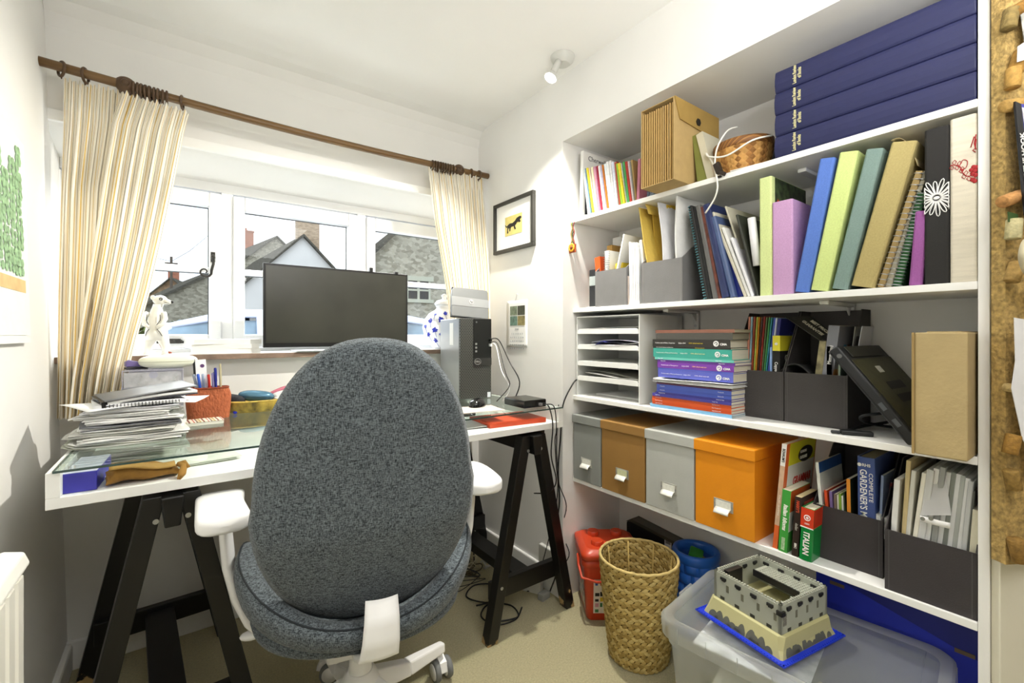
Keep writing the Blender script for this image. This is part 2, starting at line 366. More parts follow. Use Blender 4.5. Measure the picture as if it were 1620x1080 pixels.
gable_house('small brick gabled cottage furthest left beyond parked car', P1, P2, 3.2, P1.z-3.2, mat('#9d8468', .9, var=.25), mat('#8f765c', .95, var=.3, vscale=3), chim=((5, -1, .9, 1.3, brick),))
P1 = atD(352, 421, 22); P2 = atD(283, 447, 29); P2.z = P1.z
gable_house('low stone cottage with slate roof right of telegraph pole', P1, P2, 2.6, P1.z-1.7, stone, stone, wins=((-1, 3.0, 1.4, .8, .9), (-1, 6.5, 1.3, .8, .9)))
b = MB(); p = atD(271, 406, 24); b.tube([(p.x, p.y, -.35), (p.x, p.y, p.z)], [.08, .06], 10); b.bar((p.x-.28, p.y, p.z-.35), (p.x+.28, p.y, p.z-.35), .06, .07)
tag(b.build('telegraph_pole', mat('#5b5248', .9, var=.2)), 'wooden telegraph pole with short crossarm beyond left window', 'pole')
b = MB(); q = atD(330, 372, 23)
b.tube([(p.x, p.y, p.z-.25), ((p.x+q.x)/2, (p.y+q.y)/2, (p.z+q.z)/2-.25), (q.x, q.y, q.z)], .012, 5); b.tube([(p.x, p.y, p.z-.25), (p.x-6, p.y-4, p.z+.4)], .012, 5)
tag(b.build('overhead_wire', mat('#44464a', .6, var=0)), 'thin overhead wire running from telegraph pole', 'wire')
def bush(label, c, r, seed):
    rnd = random.Random(seed); b = MB()
    for k in range(420):
        a, t_ = rnd.uniform(0, 2*PI), rnd.uniform(-.9, 1.0); rr = r*(1-.35*rnd.random()); st = math.sqrt(max(0, 1-t_*t_))
        o = Vector(c)+Vector((rr*st*math.cos(a)*1.4, rr*st*math.sin(a), rr*t_)); q = Vector((rnd.uniform(-1, 1), rnd.uniform(-1, 1), rnd.uniform(-1, 1)))*.16
        b.add([o-q, o+q.cross(Vector((0, 0, 1))), o+q, o-q.cross(Vector((0, 0, 1)))], [(0, 1, 2, 3)])
    tag(b.build('bush', mat('#66793f', .9, var=.4, vscale=3)), label, 'bush')
c = atD(264, 477, 17); bush('green leafy bush left of telegraph pole', (c.x, c.y, .7), .9, 2)
c = atD(600, 500, 24); 
# parked car, its side to us
def car():
    t = thing('car', 'pale silver blue car parked right outside window', 'car', (1.0, 5.4, -.35), world=True)
    body = mat('#b4bcd8', .25, .3, var=0, coat=.6); Y0, Y1 = 4.75, 6.45; z = -.30
    side = [(-1.9, z+.35), (-1.95, z+.75), (-1.7, z+.93), (-.75, z+1.08), (2.75, z+1.12), (3.05, z+1.0), (3.1, z+.4), (2.75, z+.3), (-1.6, z+.3)]
    b = MB(); b.prism(side, Y0, Y1, 'Y'); b.build('body', body, t, bevel=.06, seg=3)
    roof = [(-.75, z+1.07), (-.1, z+1.53), (.4, z+1.65), (1.9, z+1.67), (2.65, z+1.55), (3.0, z+1.1)]
    b = MB(); Ya, Yb = Y0+.2, Y1-.2
    # cabin: pillars and roof around dark glass
    b.prism([(-.1, z+1.55), (.4, z+1.69), (1.9, z+1.71), (2.6, z+1.60), (2.6, z+1.53), (1.9, z+1.62), (.4, z+1.61), (-.1, z+1.50)], Ya, Yb, 'Y')
    for (xa, za, xb, zb, w_) in ((-.8, z+1.05, -.08, z+1.53, .07), (.62, z+1.1, .62, z+1.63, .08), (1.75, z+1.1, 1.7, z+1.63, .08), (2.9, z+1.1, 2.55, z+1.57, .12)):
        for yb, yt in ((Y0+.03, Ya+.03), (Y1-.03, Yb-.03)): b.bar((xa, yb, za), (xb, yt, zb), w_, .06, (0, 1, 0))
    b.build('roof', body, t, bevel=.015)
    b = MB(); b.hexa([(-.75, Y0+.05, z+1.05), (2.95, Y0+.05, z+1.05), (2.95, Y1-.05, z+1.05), (-.75, Y1-.05, z+1.05), (-.02, Ya+.03, z+1.58), (2.5, Ya+.03, z+1.6), (2.5, Yb-.03, z+1.6), (-.02, Yb-.03, z+1.58)])
    b.build('glazing', mat('#5f7383', .08, var=.5, vscale=2.5, spec=.8), t)
    for x in (-1.1, 2.2):
        for y in (Y0+.1, Y1-.1):
            b = MB(); b.lathe([(.2, -.1), (.31, -.1), (.33, -.07), (.33, .07), (.31, .1), (.2, .1)], 24, (x, y, z+.33), ax='Y'); b.build('wheel', mat('#1d1d1e', .8, var=0), t)
    b = MB(); b.tube([(.9, 5.6, z+1.68), (.82, 5.6, z+1.9)], .012, 6); b.build('aerial', dark, t)
car()
# ------------------------------------------------------------------ curtains and their pole
rod_m = mat('#6b4f2c', .38, var=.22, vscale=6, stretch=(1, 20, 20), spec=.5); ring_m = mat('#4f3a26', .45, var=.15)
RY = 2.045
RA, RB = atY(61, 96, RY), atY(771, 278.5, RY); RB.x = XR-.003
t = thing('curtain_pole', 'brown wooden curtain pole spanning the whole window wall', 'curtain pole', ((RA.x+RB.x)/2, RY, RA.z), world=True)
def rodp(s): p = RA.lerp(RB, s); return p-Vector((0, 0, .02*math.sin(PI*s)))
b = MB(); b.tube([rodp(k/16) for k in range(17)], .0145, 16); b.build('pole', rod_m, t)
def rod_s(u): return (atY(u, 200, RY).x-RA.x)/(RB.x-RA.x)
for u in (199, 726):
    c = rodp(rod_s(u)); b = MB(); b.ball(c, (.03, .026, .028), 18, 10)
    b.lathe([(.016, c.y-.04), (.021, c.y-.034), (.014, c.y-.027), (.02, c.y), (.014, c.y+.04), (.026, c.y+.06), (.032, YW)], 16, (c.x, 0, c.z-.004), ax='Y') if False else None
    b.tube([(c.x, c.y, c.z-.005), (c.x, YW-.02, c.z-.005)], .013, 12); b.tube([(c.x, YW-.018, c.z-.005), (c.x, YW-.001, c.z-.005)], .03, 16)
    b.ball((c.x, c.y-.024, c.z), (.012, .01, .012), 10, 6)
    b.build('pole_bracket', ring_m, t)
b = MB(); rg = .0225; ORD = ['leftmost', 'second from left', 'third from left', 'fourth from left', 'middle', 'fourth from right', 'third from right', 'second from right', 'rightmost']
b.tube([(0, rg*math.cos(a), rg*math.sin(a)-.006) for a in [2*PI*k/20 for k in range(20)]], .0042, 7, closed=True)
b.tube([(0, .003*math.cos(a), -.034+.004*math.sin(a)) for a in [2*PI*k/8 for k in range(8)]], .0012, 5, closed=True)
ring0 = b.build('curtain_ring', ring_m); first = True
def ring(u, tilt, label, grp):
    global first
    c = rodp(rod_s(u)); o = ring0 if first else ring0.copy()
    if not first: COL.objects.link(o)
    first = False
    o.location = c; o.rotation_euler = (random.uniform(-.1, .1), 0, R(tilt)); tag(o, label, 'curtain ring', grp)
ring(97, 28, 'wooden curtain ring nearest left end of pole', 'curtain rings'); ring(135, -14, 'lone wooden ring between pole end and turned bracket', 'curtain rings')
for k in range(9): ring(211+k*6.6, random.uniform(-9, 9), '%s of the nine bunched brown rings right of left bracket' % ORD[k], 'bunched rings at left bracket')
ring(288, -10, 'wooden ring set apart right of left bunch', 'curtain rings')
for k in range(9): ring(684+k*4.0, random.uniform(-8, 8), '%s of the nine bunched brown rings left of right bracket' % ORD[k], 'bunched rings at right bracket')
ring(745, -6, 'wooden ring just right of right turned bracket', 'curtain rings'); ring(757, 8, 'wooden curtain ring nearest right end of pole', 'curtain rings')
# striped cloth: stripes follow the cloth coordinate stored on the mesh
cm = bpy.data.materials.new('striped_cotton'); cm.use_nodes = True; n = cm.node_tree; L = n.links; pb = n.nodes['Principled BSDF']
at_ = n.nodes.new('ShaderNodeAttribute'); at_.attribute_name = 'cloth'; ml = n.nodes.new('ShaderNodeMath'); ml.operation = 'MULTIPLY'; ml.inputs[1].default_value = 1/.038
fr_ = n.nodes.new('ShaderNodeMath'); fr_.operation = 'FRACT'; L.new(at_.outputs['Fac'], ml.inputs[0]); L.new(ml.outputs[0], fr_.inputs[0])
r = n.nodes.new('ShaderNodeValToRGB'); e = r.color_ramp.elements; r.color_ramp.interpolation = 'LINEAR'
stops = [(0, '#faf7ee'), (.16, '#faf7ee'), (.2, '#dfbd6a'), (.27, '#dfbd6a'), (.31, '#faf7ee'), (.6, '#f4efe2'), (.64, '#a8a091'), (.72, '#a8a091'), (.76, '#faf7ee'), (1, '#faf7ee')]
e[0].position = 0; e[0].color = lin(stops[0][1]); e[1].position = 1; e[1].color = lin(stops[-1][1])
for p, c in stops[1:-1]: q = e.new(p); q.color = lin(c)
L.new(fr_.outputs[0], r.inputs[0]); L.new(r.outputs[0], pb.inputs['Base Color']); pb.inputs['Roughness'].default_value = .9; pb.inputs['Specular IOR Level'].default_value = .1
tl = n.nodes.new('ShaderNodeBsdfTranslucent'); mx = n.nodes.new('ShaderNodeMixShader'); mx.inputs[0].default_value = .36
mm = n.nodes.new('ShaderNodeMixRGB'); mm.blend_type = 'MULTIPLY'; mm.inputs[0].default_value = 1; mm.inputs[2].default_value = lin('#fffaf0'); L.new(r.outputs[0], mm.inputs[1]); L.new(mm.outputs[0], tl.inputs[0])
L.new(pb.outputs[0], mx.inputs[1]); L.new(tl.outputs[0], mx.inputs[2]); L.new(mx.outputs[0], n.nodes['Material Output'].inputs[0])
def lut(tab, t):
    for (a, b_) in zip(tab, tab[1:]):
        if t <= b_[0]:
            k = (t-a[0])/(b_[0]-a[0]); return [p+(q-p)*k for p, q in zip(a[1:], b_[1:])]
    return list(tab[-1][1:])
def cloth(b, left, right, Y, folds, amp0, amp1, ph, zb, seed, cu0=0, nu=150, nv=40):
    """left/right: rows (v, u) down the edges; hangs in plane Y from the rings"""
    rnd = random.Random(seed); jit = [rnd.uniform(-.35, .35) for _ in range(int(folds)+3)]; a2 = [rnd.uniform(.55, 1.25) for _ in range(int(folds)+3)]
    lt = [(atY(u, v, Y).z, atY(u, v, Y).x) for v, u in left]; rt = [(atY(u, v, Y).z, atY(u, v, Y).x) for v, u in right]
    zl, zr = lt[0][0], rt[0][0]
    lt = [(-z, x) for z, x in lt]; rt = [(-z, x) for z, x in rt]
    def fn(i, j):
        zt = zl+(zr-zl)*i; z = zt+(zb-zt)*j
        xl, xr = lut(lt, -z if j else lt[0][0])[0], lut(rt, -z if j else rt[0][0])[0]
        f = i*folds; k = int(f); amp = (amp0+(amp1-amp0)*min(1, j*1.4)); w_ = jit[k]*(1-(f-k))+jit[k+1]*(f-k)
        y = Y+amp*math.sin(2*PI*f+ph+w_*j*3)*(a2[k]*(1-(f-k))+a2[k+1]*(f-k))+.004*math.sin(7*i+9*j)
        x = xl+(xr-xl)*(i+.12/folds*math.sin(2*PI*f*1.0+ph+1.3)*min(1, j*3))
        zz = z+(.006*math.sin(2*PI*f*2) if j < .01 else 0)
        if j < .06: y += .004*math.sin(2*PI*f*3)
        return (x, y, zz)
    m0 = len(b.v); b.grid(fn, nu, nv)
    acc = [cu0]
    for i in range(nu):
        p, q = Vector(fn(i/nu, .5)), Vector(fn((i+1)/nu, .5)); acc.append(acc[-1]+(p-q).length)
    b.cu = getattr(b, 'cu', [])+[acc[i] for j in range(nv+1) for i in range(nu+1)]
    return acc[-1]
def curtain(label, sheets):
    b = MB()
    for s in sheets: cloth(b, **s)
    o = b.build('curtain', cm); a = o.data.attributes.new('cloth', 'FLOAT', 'POINT'); a.data.foreach_set('value', b.cu); tag(o, label, 'curtain'); return o
curtain('long striped cream and yellow curtain bunched at left of window', [
    dict(left=[(124, 101), (200, 99), (300, 95), (480, 91), (665, 89)], right=[(146, 192), (200, 188), (300, 170), (480, 160), (660, 150)], Y=2.055, folds=6, amp0=.006, amp1=.026, ph=0, zb=.874, seed=3),
    dict(left=[(144, 191), (190, 175), (260, 163), (360, 149), (480, 130), (600, 112), (668, 106)], right=[(178, 299), (215, 289), (300, 272), (380, 255), (460, 236), (530, 216), (580, 203), (625, 194), (650, 192)], Y=2.02, folds=7, amp0=.009, amp1=.034, ph=1, zb=.872, seed=5, cu0=.4)])
curtain('short striped curtain gathered at right of window above computer', [
    dict(left=[(264, 678), (350, 688), (440, 703), (500, 713), (600, 722)], right=[(282, 764), (350, 769), (430, 773), (600, 777)], Y=2.045, folds=9, amp0=.008, amp1=.028, ph=.4, zb=.90, seed=8)])
# ------------------------------------------------------------------ desk
DX0, DX1, DY0, DY1, DZ = -.238, 1.275, 1.383, 2.10, .765
white = mat('#f3f3f0', .4, var=.01)
t = thing('desk', 'white desk with open tray front and glass top below window', 'desk', ((DX0+DX1)/2, 1.74, DZ), world=True)
b = MB(); b.box(DX0, DX1, DY0, DY1, DZ, DZ+.024); b.build('tray_board', white, t, bevel=.0012)
b = MB(); b.box(DX0, DX0+.024, DY0, DY1, DZ+.0242, DZ+.080); b.build('side_panel', white, t, bevel=.0012)
b = MB(); b.box(DX1-.024, DX1, DY0, DY1, DZ+.0242, DZ+.080); b.build('side_panel', white, t, bevel=.0012)
b = MB(); b.box(DX0+.024, DX1-.024, DY1-.022, DY1, DZ+.0242, DZ+.0795); b.build('back_panel', white, t)
gm = bpy.data.materials.new('desk_glass'); gm.use_nodes = True; n = gm.node_tree; n.nodes.remove(n.nodes['Principled BSDF'])
tr = n.nodes.new('ShaderNodeBsdfTransparent'); gl = n.nodes.new('ShaderNodeBsdfGlossy'); mx = n.nodes.new('ShaderNodeMixShader'); lwt = n.nodes.new('ShaderNodeLayerWeight'); geo = n.nodes.new('ShaderNodeNewGeometry')
pw_ = n.nodes.new('ShaderNodeMath'); pw_.operation = 'POWER'; pw_.inputs[1].default_value = 4.2; m1 = n.nodes.new('ShaderNodeMath'); m1.operation = 'MULTIPLY_ADD'; m1.inputs[1].default_value = .9; m1.inputs[2].default_value = .05
sb = n.nodes.new('ShaderNodeMath'); sb.operation = 'SUBTRACT'; sb.inputs[0].default_value = 1; m3 = n.nodes.new('ShaderNodeMath'); m3.operation = 'MULTIPLY'
lwt.inputs['Blend'].default_value = .5; tr.inputs[0].default_value = (.93, .97, .95, 1); gl.inputs['Roughness'].default_value = .015
n.links.new(lwt.outputs['Facing'], pw_.inputs[0]); n.links.new(pw_.outputs[0], m1.inputs[0]); n.links.new(geo.outputs['Backfacing'], sb.inputs[1]); n.links.new(m1.outputs[0], m3.inputs[0]); n.links.new(sb.outputs[0], m3.inputs[1])
n.links.new(m3.outputs[0], mx.inputs[0]); n.links.new(tr.outputs[0], mx.inputs[1]); n.links.new(gl.outputs[0], mx.inputs[2]); n.links.new(mx.outputs[0], n.nodes['Material Output'].inputs[0])
GT = DZ+.086; GY0 = 1.372
b = MB(); b.box(DX0+.014, DX1-.012, GY0, DY1-.01, GT-.0055, GT); gt = b.build('glass_top', gm, t)
b = MB(); b.box(DX0+.014, DX1-.012, GY0-.0012, GY0-.0002, GT-.0055, GT-.0002); b.box(DX0+.0128, DX0+.0138, GY0, DY1-.01, GT-.0055, GT-.0002); b.build('ground_edge', mat('#3c4f4a', .2, var=0), gt)
# ------------------------------------------------------------------ trestles
blk = mat('#0b0a0a', .38, var=.2, vscale=30, spec=.45)
worn = bpy.data.materials.new('worn_black_paint'); worn.use_nodes = True; n = worn.node_tree; L = n.links; pb = n.nodes['Principled BSDF']; pb.inputs['Roughness'].default_value = .4
tcn = n.nodes.new('ShaderNodeTexCoord'); sx = n.nodes.new('ShaderNodeSeparateXYZ'); nz = n.nodes.new('ShaderNodeTexNoise'); nz.inputs['Scale'].default_value = 22; nz.inputs['Detail'].default_value = 8
mr = n.nodes.new('ShaderNodeMapRange'); mr.inputs['From Min'].default_value = .0; mr.inputs['From Max'].default_value = .13; mr.inputs['To Min'].default_value = .26; mr.inputs['To Max'].default_value = -.08
ad = n.nodes.new('ShaderNodeMath'); rr = n.nodes.new('ShaderNodeValToRGB'); rr.color_ramp.elements[0].position = .72; rr.color_ramp.elements[1].position = .76; rr.color_ramp.elements[0].color = lin('#0b0a0a'); rr.color_ramp.elements[1].color = lin('#b89a6a')
L.new(tcn.outputs['Object'], sx.inputs[0]); L.new(sx.outputs['Z'], mr.inputs['Value']); L.new(tcn.outputs['Object'], nz.inputs['Vector']); L.new(nz.outputs['Fac'], ad.inputs[0]); L.new(mr.outputs[0], ad.inputs[1]); L.new(ad.outputs[0], rr.inputs[0]); L.new(rr.outputs[0], pb.inputs['Base Color'])
steel = mat('#b9bcc0', .3, .9, var=0)
def trestle(label, cx, sp, y0, y1, rx_=.09):
    t = thing('trestle', label, 'trestle', (cx, (y0+y1)/2, 0)); zt = DZ-.001; ya, yb = y0-t.location.y, y1-t.location.y
    for y, yi in ((ya, ya+.05), (yb, yb-.05)):
        for s in (-1, 1):
            b = MB(); lo = Vector((s*sp, y, 0)); hi = Vector((s*.035, y, zt-.012)); hw = .022
            b.hexa([lo+Vector((-hw, -.022, 0)), lo+Vector((hw, -.022, 0)), lo+Vector((hw, .022, 0)), lo+Vector((-hw, .022, 0)), hi+Vector((-hw, -.022, 0)), hi+Vector((hw, -.022, 0)), hi+Vector((hw, .022, 0)), hi+Vector((-hw, .022, 0))])
            b.build('leg', worn, t, bevel=.002)
        k = .165; xs = sp-(sp-.035)*k/zt
        yc = y+.035*(1 if y < 0 else -1)
        b = MB(); b.box(-xs-.01, xs+.01, yc-.014, yc+.014, k-.035, k+.035); b.build('cross_rail', blk, t, bevel=.002)
        for p in ((.032, zt-.07, 0), (-.032, zt-.07, 0), (-sp*.8, .2, 0)):
            b = MB(); b.lathe([(.0065, -.003), (.005, 0)], 10, (p[0], y-(.0225 if y < 0 else -.0225), p[1]), ax='Y'); b.build('bolt', steel, t)
    b = MB(); b.box(-.04, .04, ya+.05, yb-.05, .145, .185); b.build('stretcher', blk, t, bevel=.002)
    b = MB(); b.hexa([(-.016, ya-.045, zt-.085), (.016, ya-.045, zt-.085), (.016, yb+.045, zt-.085), (-.016, yb+.045, zt-.085), (-.023, ya-.045, zt-.012), (.023, ya-.045, zt-.012), (.023, yb+.045, zt-.012), (-.023, yb+.045, zt-.012)]); b.build('top_beam', blk, t, bevel=.003)
    for y in ((ya, yb) if rx_ > .05 else ()):
        b = MB(); b.box(-.04, rx_, y+(.02 if y < 0 else -.055), y+(.055 if y < 0 else -.02), zt-.03, zt); b.build('rest_rail', blk, t, bevel=.003)
    return t
trestle('black trestle with worn feet under right end of desk', 1.122, .197, 1.405, 2.055)
tl_ = trestle('black trestle under left end of desk beside left wall', -.042, .195, 1.415, 2.05, .03); tl_.rotation_euler = (0, 0, R(4))
# ------------------------------------------------------------------ swivel chair
def fabric(name, dark_, light_, sc_):
    m = bpy.data.materials.new(name); m.use_nodes = True; n = m.node_tree; L = n.links; pb = n.nodes['Principled BSDF']; pb.inputs['Roughness'].default_value = .95; pb.inputs['Specular IOR Level'].default_value = .1; pb.inputs['Sheen Weight'].default_value = .15
    t = n.nodes.new('ShaderNodeTexCoord'); a = n.nodes.new('ShaderNodeMapping'); c = n.nodes.new('ShaderNodeMapping'); a.inputs['Scale'].default_value = (1, 1, .22); c.inputs['Scale'].default_value = (.22, .22, 1)
    z1 = n.nodes.new('ShaderNodeTexNoise'); z2 = n.nodes.new('ShaderNodeTexNoise')
    for z in (z1, z2): z.inputs['Scale'].default_value = sc_; z.inputs['Detail'].default_value = 3; z.inputs['Roughness'].default_value = .7
    ad = n.nodes.new('ShaderNodeMath'); ad.operation = 'ADD'; r = n.nodes.new('ShaderNodeValToRGB'); e = r.color_ramp.elements
    e[0].position = .82/2; e[1].position = 1.22/2; e[0].color = lin(dark_); e[1].color = lin(light_)
    hf = n.nodes.new('ShaderNodeMath'); hf.operation = 'MULTIPLY'; hf.inputs[1].default_value = .5
    L.new(t.outputs['Object'], a.inputs[0]); L.new(t.outputs['Object'], c.inputs[0]); L.new(a.outputs[0], z1.inputs['Vector']); L.new(c.outputs[0], z2.inputs['Vector'])
    L.new(z1.outputs['Fac'], ad.inputs[0]); L.new(z2.outputs['Fac'], ad.inputs[1]); L.new(ad.outputs[0], hf.inputs[0]); L.new(hf.outputs[0], r.inputs[0]); L.new(r.outputs[0], pb.inputs['Base Color'])
    bp = n.nodes.new('ShaderNodeBump'); bp.inputs['Strength'].default_value = .5; bp.inputs['Distance'].default_value = .002; L.new(hf.outputs[0], bp.inputs['Height']); L.new(bp.outputs[0], pb.inputs['Normal'])
    return m
fab = fabric('grey_woven_wool', '#252a2e', '#7c858b', 560)
cw = mat('#f1f1f1', .35, var=0)
ch = thing('swivel_chair', 'grey fabric swivel chair with white arms pulled up to desk', 'chair', (.40, 1.257, 0), (0, 0, -R(12.5)))
# chair frame: +y is the way it faces, backrest at -y
def sup(t, p):   # superellipse helper
    c, s = math.cos(t), math.sin(t); return math.copysign(abs(c)**p, c), math.copysign(abs(s)**p, s)
# backrest: egg outline, gently dished, tilted back
BT, BB = 1.14, .475
def back_pt(rho, a, side):
    cx, sz = math.cos(a), math.sin(a)
    zc, rt, rb = .80, BT-.80, .80-BB
    wz = (rt if sz > 0 else rb)*math.copysign(abs(sz)**.92, sz)*rho
    z = zc+wz
    wid = .242*(1+(-.03 if sz > 0 else .0))
    x = wid*math.copysign(abs(cx)**.86, cx)*rho
    if sz > 0: x *= 1-.06*sz
    th = .032*math.sqrt(max(0, 1-rho**5))
    y = -.262-.05*(z-.62)/.5-(.0 if z > .72 else -(.72-z)*.25)+.32*x*x
    return Vector((x, y+side*th, z))
NR, NA = 14, 64
def disc(side):
    vs = [back_pt(0, 0, side)]; fs = []
    for i in range(1, NR+1):
        rho = (i/NR)**.8
        for k in range(NA): vs.append(back_pt(rho, 2*PI*k/NA, side))
    for k in range(NA): fs.append((0, 1+k, 1+(k+1) % NA))
    for i in range(NR-1):
        for k in range(NA): fs.append((1+i*NA+k, 1+(i+1)*NA+k, 1+(i+1)*NA+(k+1) % NA, 1+i*NA+(k+1) % NA))
    if side < 0: pass
    return vs, [f if side < 0 else f[::-1] for f in fs]
b = MB(); b.smooth = True
for s in (-1, 1): v, f = disc(s); b.add(v, f)
b.build('backrest', fab, ch, weld=True)
# seat: dished cushion whose padded rim rises round the back and sides
def seat_r(a, k=1.0):
    c, q = sup(a, .86); return .262*c*k, -.015+.262*q*k+(0.03*q*k if q > 0 else 0)
NA2 = 56; b = MB(); rings = [(0.001, .470), (.3, .472), (.6, .478), (.85, .482), (.97, .474), (1.0, .462), (.985, .447), (.9, .432), (.6, .41), (.001, .40)]
vs = []
for rh, z in rings:
    for k in range(NA2): x, y = seat_r(2*PI*k/NA2, rh); vs.append((x, y, z))
fs = [(i*NA2+k, (i+1)*NA2+k, (i+1)*NA2+(k+1) % NA2, i*NA2+(k+1) % NA2) for i in range(len(rings)-1) for k in range(NA2)]
b.smooth = True; b.add(vs, fs)
def rim(i, j):
    a = R(150)+R(240)*i; back = max(0, -math.sin(a)); x, y = seat_r(a, .985); up = .078*(1-back**2.2)*min(1, i*9, (1-i)*9)**.5
    e = min(1, i*14, (1-i)*14)**.5; c = Vector((x, y, .488+up*.9)); t = 2*PI*j; o = Vector((x, y+.015, 0)).normalized()
    h = (.030+up*.34)*(.35+.65*e); wd = .030*e+.004; cc, qq = sup(t, .8); return c+o*(wd*cc+.012*qq)+Vector((0, 0, h*qq))
b.grid(rim, 64, 20)
seat = b.build('seat', fab, ch, weld=True)
b = MB(); b.tube([rim(k/60, .19)+Vector((0, 0, .001)) for k in range(3, 58)], .0022, 6); b.build('piping', mat('#2b3034', .9, var=0), seat)
# spine plate from back to mechanism
b = MB(); pr = [(-.31, .58), (-.336, .545), (-.340, .50), (-.328, .462), (-.27, .43), (-.15, .40), (.06, .39)]
def spine(i, j):
    k = i*(len(pr)-1); a = min(int(k), len(pr)-2); q = k-a; y = pr[a][0]*(1-q)+pr[a+1][0]*q; z = pr[a][1]*(1-q)+pr[a+1][1]*q; w_ = .034+.014*i
    return ((j-.5)*2*w_+.016*(1-i), y-.006*math.cos((j-.5)*PI), z-.0)
b.grid(spine, 24, 8, th=.014); b.build('spine_plate', cw, ch)
b = MB(); b.box(-.09, .09, -.1, .12, .318, .40); b.build('mechanism', mat('#d9d9d9', .4, var=0), ch, bevel=.008)
b = MB(); b.lathe([(.034, .14), (.031, .22), (.029, .31), (.026, .318)], 24); b.build('column', cw, ch)
b = MB(); b.lathe([(.014, .318), (.014, .37)], 16); b.build('gas_rod', steel, ch)
# star base and castors
base = MB(); base.lathe([(.02, .12), (.05, .13), (.052, .19), (.042, .215), (.034, .222)], 24); angs = [R(x) for x in (-40, 32, 104, 176, 248)]
for a in angs:
    c, s = math.cos(a), math.sin(a); nx, ny = -s, c
    def P(r, o, z): return (c*r+nx*o, s*r+ny*o, z)
    base.hexa([P(.03, -.03, .145), P(.03, .03, .145), P(.17, .024, .105), P(.17, -.024, .105)][0:4]+[P(.03, -.022, .205), P(.03, .022, .205), P(.17, .017, .145), P(.17, -.017, .145)])
    base.hexa([P(.17, -.024, .105), P(.17, .024, .105), P(.325, .018, .085), P(.325, -.018, .085)]+[P(.17, -.017, .145), P(.17, .017, .145), P(.33, .012, .112), P(.33, -.012, .112)])
base.build('star_base', cw, ch, bevel=.005)
rub = mat('#77797a', .6, var=0); K = 1.18
for a in angs:
    c, s = math.cos(a)*.318, math.sin(a)*.318; sw = random.uniform(0, PI)
    b = MB(Matrix.Translation((c, s, 0)) @ Matrix.Rotation(a+1.2, 4, 'Z'))
    b.lathe([(.008, .05), (.008, .095)], 10); b.prism([(-.034, .034), (-.025, .062), (.0, .073), (.022, .068), (.033, .044), (.024, .040), (0, .054)], -.012, .012, 'Y')
    cas = b.build('castor', cw, ch)
    for sgn in (-1, 1):
        b = MB(Matrix.Translation((c, s, 0)) @ Matrix.Rotation(a+1.2, 4, 'Z'))
        b.lathe([(.026, -.0095), (.0325, -.0075), (.0335, 0), (.0325, .0075), (.026, .0095)], 24, (-.01, sgn*.021, .0335), ax='Y'); b.build('tyre', rub, cas)
        b = MB(Matrix.Translation((c, s, 0)) @ Matrix.Rotation(a+1.2, 4, 'Z')); b.lathe([(.0, -.0105), (.025, -.0105), (.025, .0105), (0, .0105)], 24, (-.01, sgn*.021, .0335), ax='Y', cap=False); b.build('wheel', cw, cas)
# arms
for s in (-1, 1):
    b = MB()
    for k in range(1): pass
    pts = [(.08*s, 0.0, .372), (.17*s, -.005, .372), (.225*s, -.01, .385), (.265*s, -.01, .43), (.292*s, -.005, .49), (.312*s, .0, .57), (.318*s, .0, .645), (.318*s, 0, .705)]
    P_ = [Vector(p) for p in pts]
    def armp(i, j, P_=P_):
        k = i*(len(P_)-1); a = min(int(k), len(P_)-2); q = k-a; c = P_[a].lerp(P_[a+1], q); d = (P_[a+1]-P_[a]).normalized(); nrm = d.cross(Vector((0, 1, 0))).normalized()
        ang = 2*PI*j; wy = (.034-.010*i)*1.0; return c+Vector((0, 1, 0))*wy*math.cos(ang)+nrm*.0145*math.sin(ang)
    b.grid(armp, 28, 16); b.build('arm_post', cw, ch)
    b = MB()
    prof = []
    # pad: thick rounded slab, waisted on the inner side, swivelled a little
    yaw = R(11 if s < 0 else 4); cxp, cyp = .325*s, -.005
    def pad(i, j):
        y = .12-.24*i; ends = 1
        q0 = min(i, 1-i)
        if q0 < .16: ends = math.sqrt(max(0.0, 1-((.16-q0)/.16)**2.4))
        wdt = .056*(.15+.85*ends); ang = 2*PI*j; c, q = sup(ang, .5); thick = .021*(.3+.7*ends)
        x = wdt*c*(1-.17*math.sin(PI*i)**2*(1 if c*s < 0 else 0)); z = .722+thick*q-.014*(2*abs(i-.5))**2
        return Vector((cxp+x*math.cos(yaw)-y*math.sin(yaw), cyp+x*math.sin(yaw)+y*math.cos(yaw), z))
    b.grid(pad, 30, 28); e0 = [pad(0, k/28) for k in range(28)]; e1 = [pad(1, k/28) for k in range(28)]
    b.add(e0, [tuple(range(28))]); b.add(e1, [tuple(range(28))[::-1]])
    b.build('armrest', cw, ch, weld=True)
b = MB(); b.tube([(-.12, -.0, .39), (-.24, -.0, .39)], .006, 8); b.ball((-.262, -.0, .385), (.028, .02, .009), 12, 8); b.build('height_lever', cw, ch)
